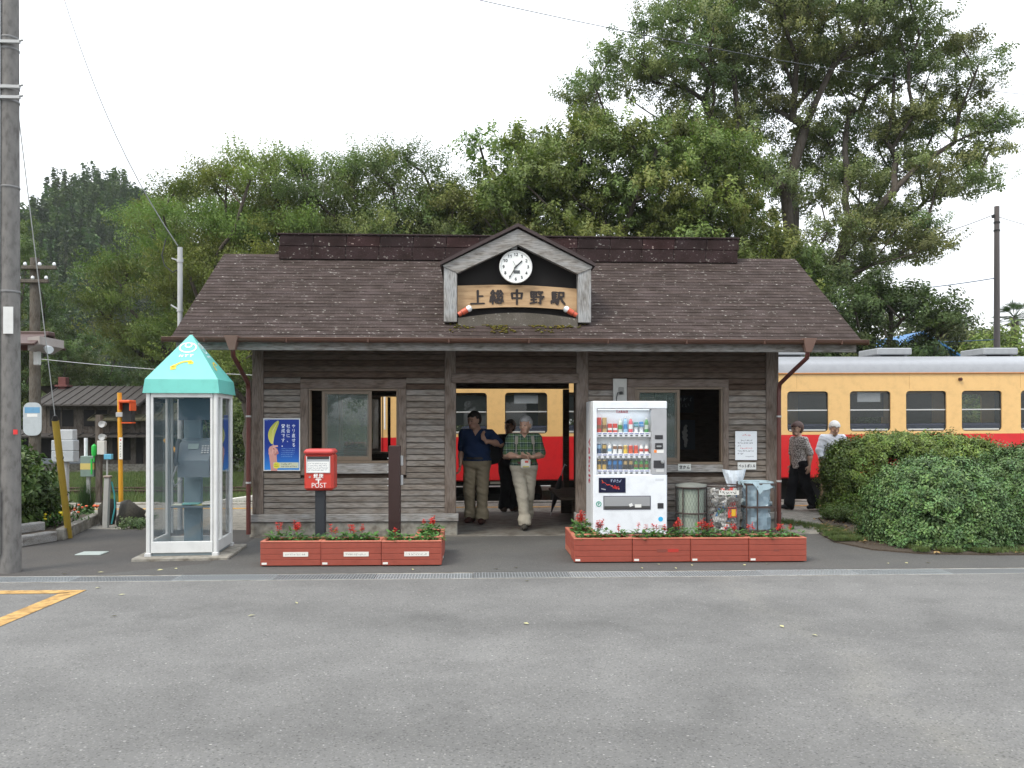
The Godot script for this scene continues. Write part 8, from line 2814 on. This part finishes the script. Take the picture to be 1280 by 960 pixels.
	part(wp, "hose", Geo.new().tube([Vector3(0.08, 0.68, -0.02), Vector3(0.12, 0.5, -0.02), Vector3(0.13, 0.3, -0.02), Vector3(0.08, 0.05, -0.02)], 0.012, 6), painted(0.05, 0.35, 0.38, 0.5))
	var rockm := mat(0.05, 0.047, 0.04, 0.95)
	tri_tex(rockm, M.t_stone, Vector3(3, 3, 3))
	bump(rockm, M.t_dirt, 1.0)
	for q3 in [[Vector3(-5.2, 0.12, -12.85), Vector3(0.2, 0.23, 0.18), "dark angular rock beside the white post", 5], [Vector3(-5.62, 0.14, -13.0), Vector3(0.13, 0.28, 0.12), "dark upright rock between the rushes and white post", 6]]:
		var g := Geo.new()
		g.ball(Vector3(), q3[1], 14, 10)
		var f2 := FastNoiseLite.new()
		f2.seed = q3[3]
		f2.frequency = 3.0
		for k in g.v.size(): g.v[k] = g.v[k] * (1.0 + 0.45 * f2.get_noise_3dv(g.v[k] * 1.5))
		single("rock", g, rockm, q3[2], "rock", "rocks by the flower bed", q3[0])
	shrub("leafy_bush", "tiny pale leafy plant at the foot of the dark rock", "plant", Vector3(-5.0, 0.0, -12.55), Vector3(0.4, 0.14, 0.25), {"seed": 37, "count": 160, "bump": 0.3, "depth": 0.3, "sprig": sprig(15, 8, 0.07, 0.035, 0.6), "leaf": leaf_mat(0.14, 0.2, 0.1)})

	# old house across the tracks
	var H := thing("old_house", "old dark timber house with tin roofs beyond the far track at left", "house", Vector3(0, 0, -33))
	var tin := mat(0.042, 0.036, 0.032, 0.8)
	tri_tex(tin, M.t_blotch, Vector3(0.7, 0.7, 0.7))
	var mossy := mat(0.07, 0.065, 0.035, 0.9)
	tri_tex(mossy, M.t_stone, Vector3(0.9, 0.9, 0.9))
	rng.seed = 19
	# upper storey and lower storey boards
	part(H, "core", Geo.new().bx(Vector3(-19.5, -0.6, -4.0), Vector3(-11.7, 1.05, -0.9)).bx(Vector3(-17.4, 1.05, -3.8), Vector3(-12.6, 2.25, -0.4)), M.old_wood)
	var x := -17.4
	while x < -12.65:
		var w := rng.randf_range(0.16, 0.24)
		part(H, "wall_board", Geo.new().bx(Vector3(x, 1.06, -0.39), Vector3(x + w - 0.012, 2.2, -0.36 + rng.randf() * 0.015)), M.old_wood_y if rng.randf() < 0.7 else M.old_wood)
		x += w
	x = -19.4
	while x < -11.75:
		var w := rng.randf_range(0.2, 0.32)
		var dark := rng.randf() < 0.25
		part(H, "wall_board", Geo.new().bx(Vector3(x, -0.15, -0.89), Vector3(x + w - 0.014, 0.95, -0.86 + rng.randf() * 0.02)), M.black_board if dark else M.old_wood_y)
		x += w
	part(H, "foundation", Geo.new().bx(Vector3(-19.5, -0.6, -0.9), Vector3(-11.7, -0.16, -0.84)), M.concrete)
	for q4 in [[-16.6, -15.7, 1.35, 2.0], [-15.3, -14.4, 1.35, 2.0], [-17.9, -16.6, 0.05, 0.85], [-14.4, -13.7, 0.0, 0.9]]:
		var wn := part(H, "window", Geo.new().bx(Vector3(q4[0], q4[2], -0.35 if q4[2] > 1 else -0.84), Vector3(q4[1], q4[3], -0.33 if q4[2] > 1 else -0.82)), M.black_board)
		part(wn, "mullion", Geo.new().bx(Vector3((q4[0] + q4[1]) / 2 - 0.02, q4[2], -0.33 if q4[2] > 1 else -0.82), Vector3((q4[0] + q4[1]) / 2 + 0.02, q4[3], -0.31 if q4[2] > 1 else -0.8)), M.old_wood_y)
	# roofs with battens
	var slope := func(called: String, x0: float, x1: float, y0: float, z0: float, y1: float, z1: float, m: Material, n: int) -> void:
		var g := Geo.new()
		g.quad(Vector3(x0, y0, z0), Vector3(x1, y0, z0), Vector3(x1, y1, z1), Vector3(x0, y1, z1))
		g.quad(Vector3(x0, y0 - 0.06, z0), Vector3(x1, y0 - 0.06, z0), Vector3(x1, y0, z0), Vector3(x0, y0, z0))
		g.quad(Vector3(x1, y0 - 0.06, z0), Vector3(x1, y1 - 0.06, z1), Vector3(x1, y1, z1), Vector3(x1, y0, z0))
		g.quad(Vector3(x0, y1 - 0.06, z1), Vector3(x1, y1 - 0.06, z1), Vector3(x1, y0 - 0.06, z0), Vector3(x0, y0 - 0.06, z0))
		var o := part(H, called, g, m)
		for k in n:
			var xx := lerpf(x0 + 0.05, x1 - 0.05, float(k) / (n - 1))
			part(o, "batten", Geo.new().bar(Vector3(xx, y0 + 0.015, z0), Vector3(xx, y1 + 0.015, z1), 0.05, 0.03), m)
	slope.call("roof", -17.0, -12.9, 2.2, 0.3, 3.0, -2.0, tin, 12)
	slope.call("roof", -17.9, -12.9, 2.2, -4.3, 3.0, -2.0, tin, 2)
	slope.call("roof", -14.9, -11.3, 1.62, 0.25, 2.3, -1.6, mossy, 8)
	slope.call("roof", -19.8, -11.4, 0.98, 0.1, 1.22, -0.9, tin, 16)
	part(H, "gable_panel", Geo.new().slab(PackedVector2Array([Vector2(-13.0, 0.9), Vector2(-11.6, 0.9), Vector2(-11.6, 1.6), Vector2(-13.0, 1.6)]), -0.45, 0.05), M.old_wood)
	part(H, "chimney", Geo.new().bx(Vector3(-16.9, 2.6, -1.9), Vector3(-16.6, 3.35, -1.6), 0.01).bx(Vector3(-17.0, 2.95, -2.0), Vector3(-16.5, 3.03, -1.5), 0.01), painted(0.12, 0.03, 0.025, 0.7))
	part(H, "eave_tin", Geo.new().bx(Vector3(-17.6, -0.1, -0.2), Vector3(-15.2, 0.1, -0.1)), painted(0.12, 0.14, 0.16, 0.7))
	# blue gable roof beyond the railcar
	var bg := thing("blue_roof_shed", "blue-trimmed gable roof just showing above the railcar", "shed", Vector3(19.2, 0, -35))
	part(bg, "wall", Geo.new().slab(PackedVector2Array([Vector2(-2.6, -0.56), Vector2(2.0, -0.56), Vector2(2.0, 4.1), Vector2(0.05, 5.25), Vector2(-2.6, 3.7)]), 0.0, 4.0), painted(0.42, 0.55, 0.62, 0.5))
	for s in [-1.0, 1.0]:
		part(bg, "roof", Geo.new().bar(Vector3(0.05, 5.38, 0.2), Vector3(0.05 + s * 2.3, 5.38 - 1.42, 0.2), 0.5, 0.08).bar(Vector3(0.05, 5.38, -2.0), Vector3(0.05 + s * 2.3, 5.38 - 1.42, -2.0), 4.2, 0.06), painted(0.02, 0.14, 0.34, 0.5))
	# crumpled leaves and scraps by the drain
	var scr := []
	for k in 26:
		var b := Basis(Vector3.UP, r.randf() * TAU) * Basis(Vector3.RIGHT, r.randf_range(-0.3, 0.3))
		scr.append(Transform3D(b, Vector3(r.randf_range(-4.5, 6.0), 0.008, -r.randf_range(5.5, 9.1) if r.randf() < 0.5 else -r.randf_range(8.75, 9.05))))
	var lg := Geo.new()
	lg.quad(Vector3(-0.03, 0, 0), Vector3(0, 0.004, 0.014), Vector3(0.035, 0.003, 0), Vector3(0, 0.006, -0.013))
	var fl := scatter(self, "fallen_leaves", lg.mesh(), mat(0.42, 0.4, 0.2, 0.8), scr)
	meta(fl, "a few fallen leaves scattered by the drain", "leaves", "", "stuff")

func _ready() -> void:
	# camera
	var cam := Camera3D.new()
	cam.name = "camera"
	cam.projection = Camera3D.PROJECTION_FRUSTUM
	cam.near = 0.1
	cam.far = 1500.0
	cam.size = 960.0 / 1035.0 * 0.1
	cam.frustum_offset = Vector2(0, 45.0 / 1035.0 * 0.1)
	cam.position = Vector3(0, 1.6, 0)
	cam.rotation_degrees = Vector3(0, -2.7, 0)
	add_child(cam)
	cam.current = true
	# overcast sky
	var sky := ProceduralSkyMaterial.new()
	sky.sky_top_color = Color(1.1, 1.13, 1.17)
	sky.sky_horizon_color = Color(0.83, 0.835, 0.84)
	sky.sky_curve = 0.35
	sky.ground_bottom_color = Color(0.45, 0.45, 0.44)
	sky.ground_horizon_color = Color(0.6, 0.6, 0.58)
	sky.sun_angle_max = 1.0
	var env := Environment.new()
	env.background_mode = Environment.BG_SKY
	env.sky = Sky.new()
	env.sky.sky_material = sky
	env.background_energy_multiplier = 1.0
	env.tonemap_mode = Environment.TONE_MAPPER_LINEAR
	env.tonemap_exposure = 1.85
	env.sdfgi_enabled = true
	env.ssao_enabled = true
	env.ssil_enabled = true
	env.fog_enabled = true
	env.fog_density = 0.0003
	env.fog_light_color = Color(0.93, 0.95, 0.96)
	var we := WorldEnvironment.new()
	we.name = "environment"
	we.environment = env
	add_child(we)
	# the sun behind thin cloud, high, from the front left
	var sun := DirectionalLight3D.new()
	sun.name = "sun"
	sun.light_energy = 0.5
	sun.light_color = Color(1.0, 0.97, 0.92)
	sun.light_angular_distance = 18.0
	sun.shadow_enabled = true
	sun.rotation_degrees = Vector3(-52, -48, 0)
	add_child(sun)

	make_materials()
	roof_materials()
	build_ground()
	build_station()
	build_train()
	build_dormer_things()
	build_booth()
	build_post()
	build_planters()
	build_machine()
	build_bins()
	build_posters()
	build_green()
	build_left()
	build_people()
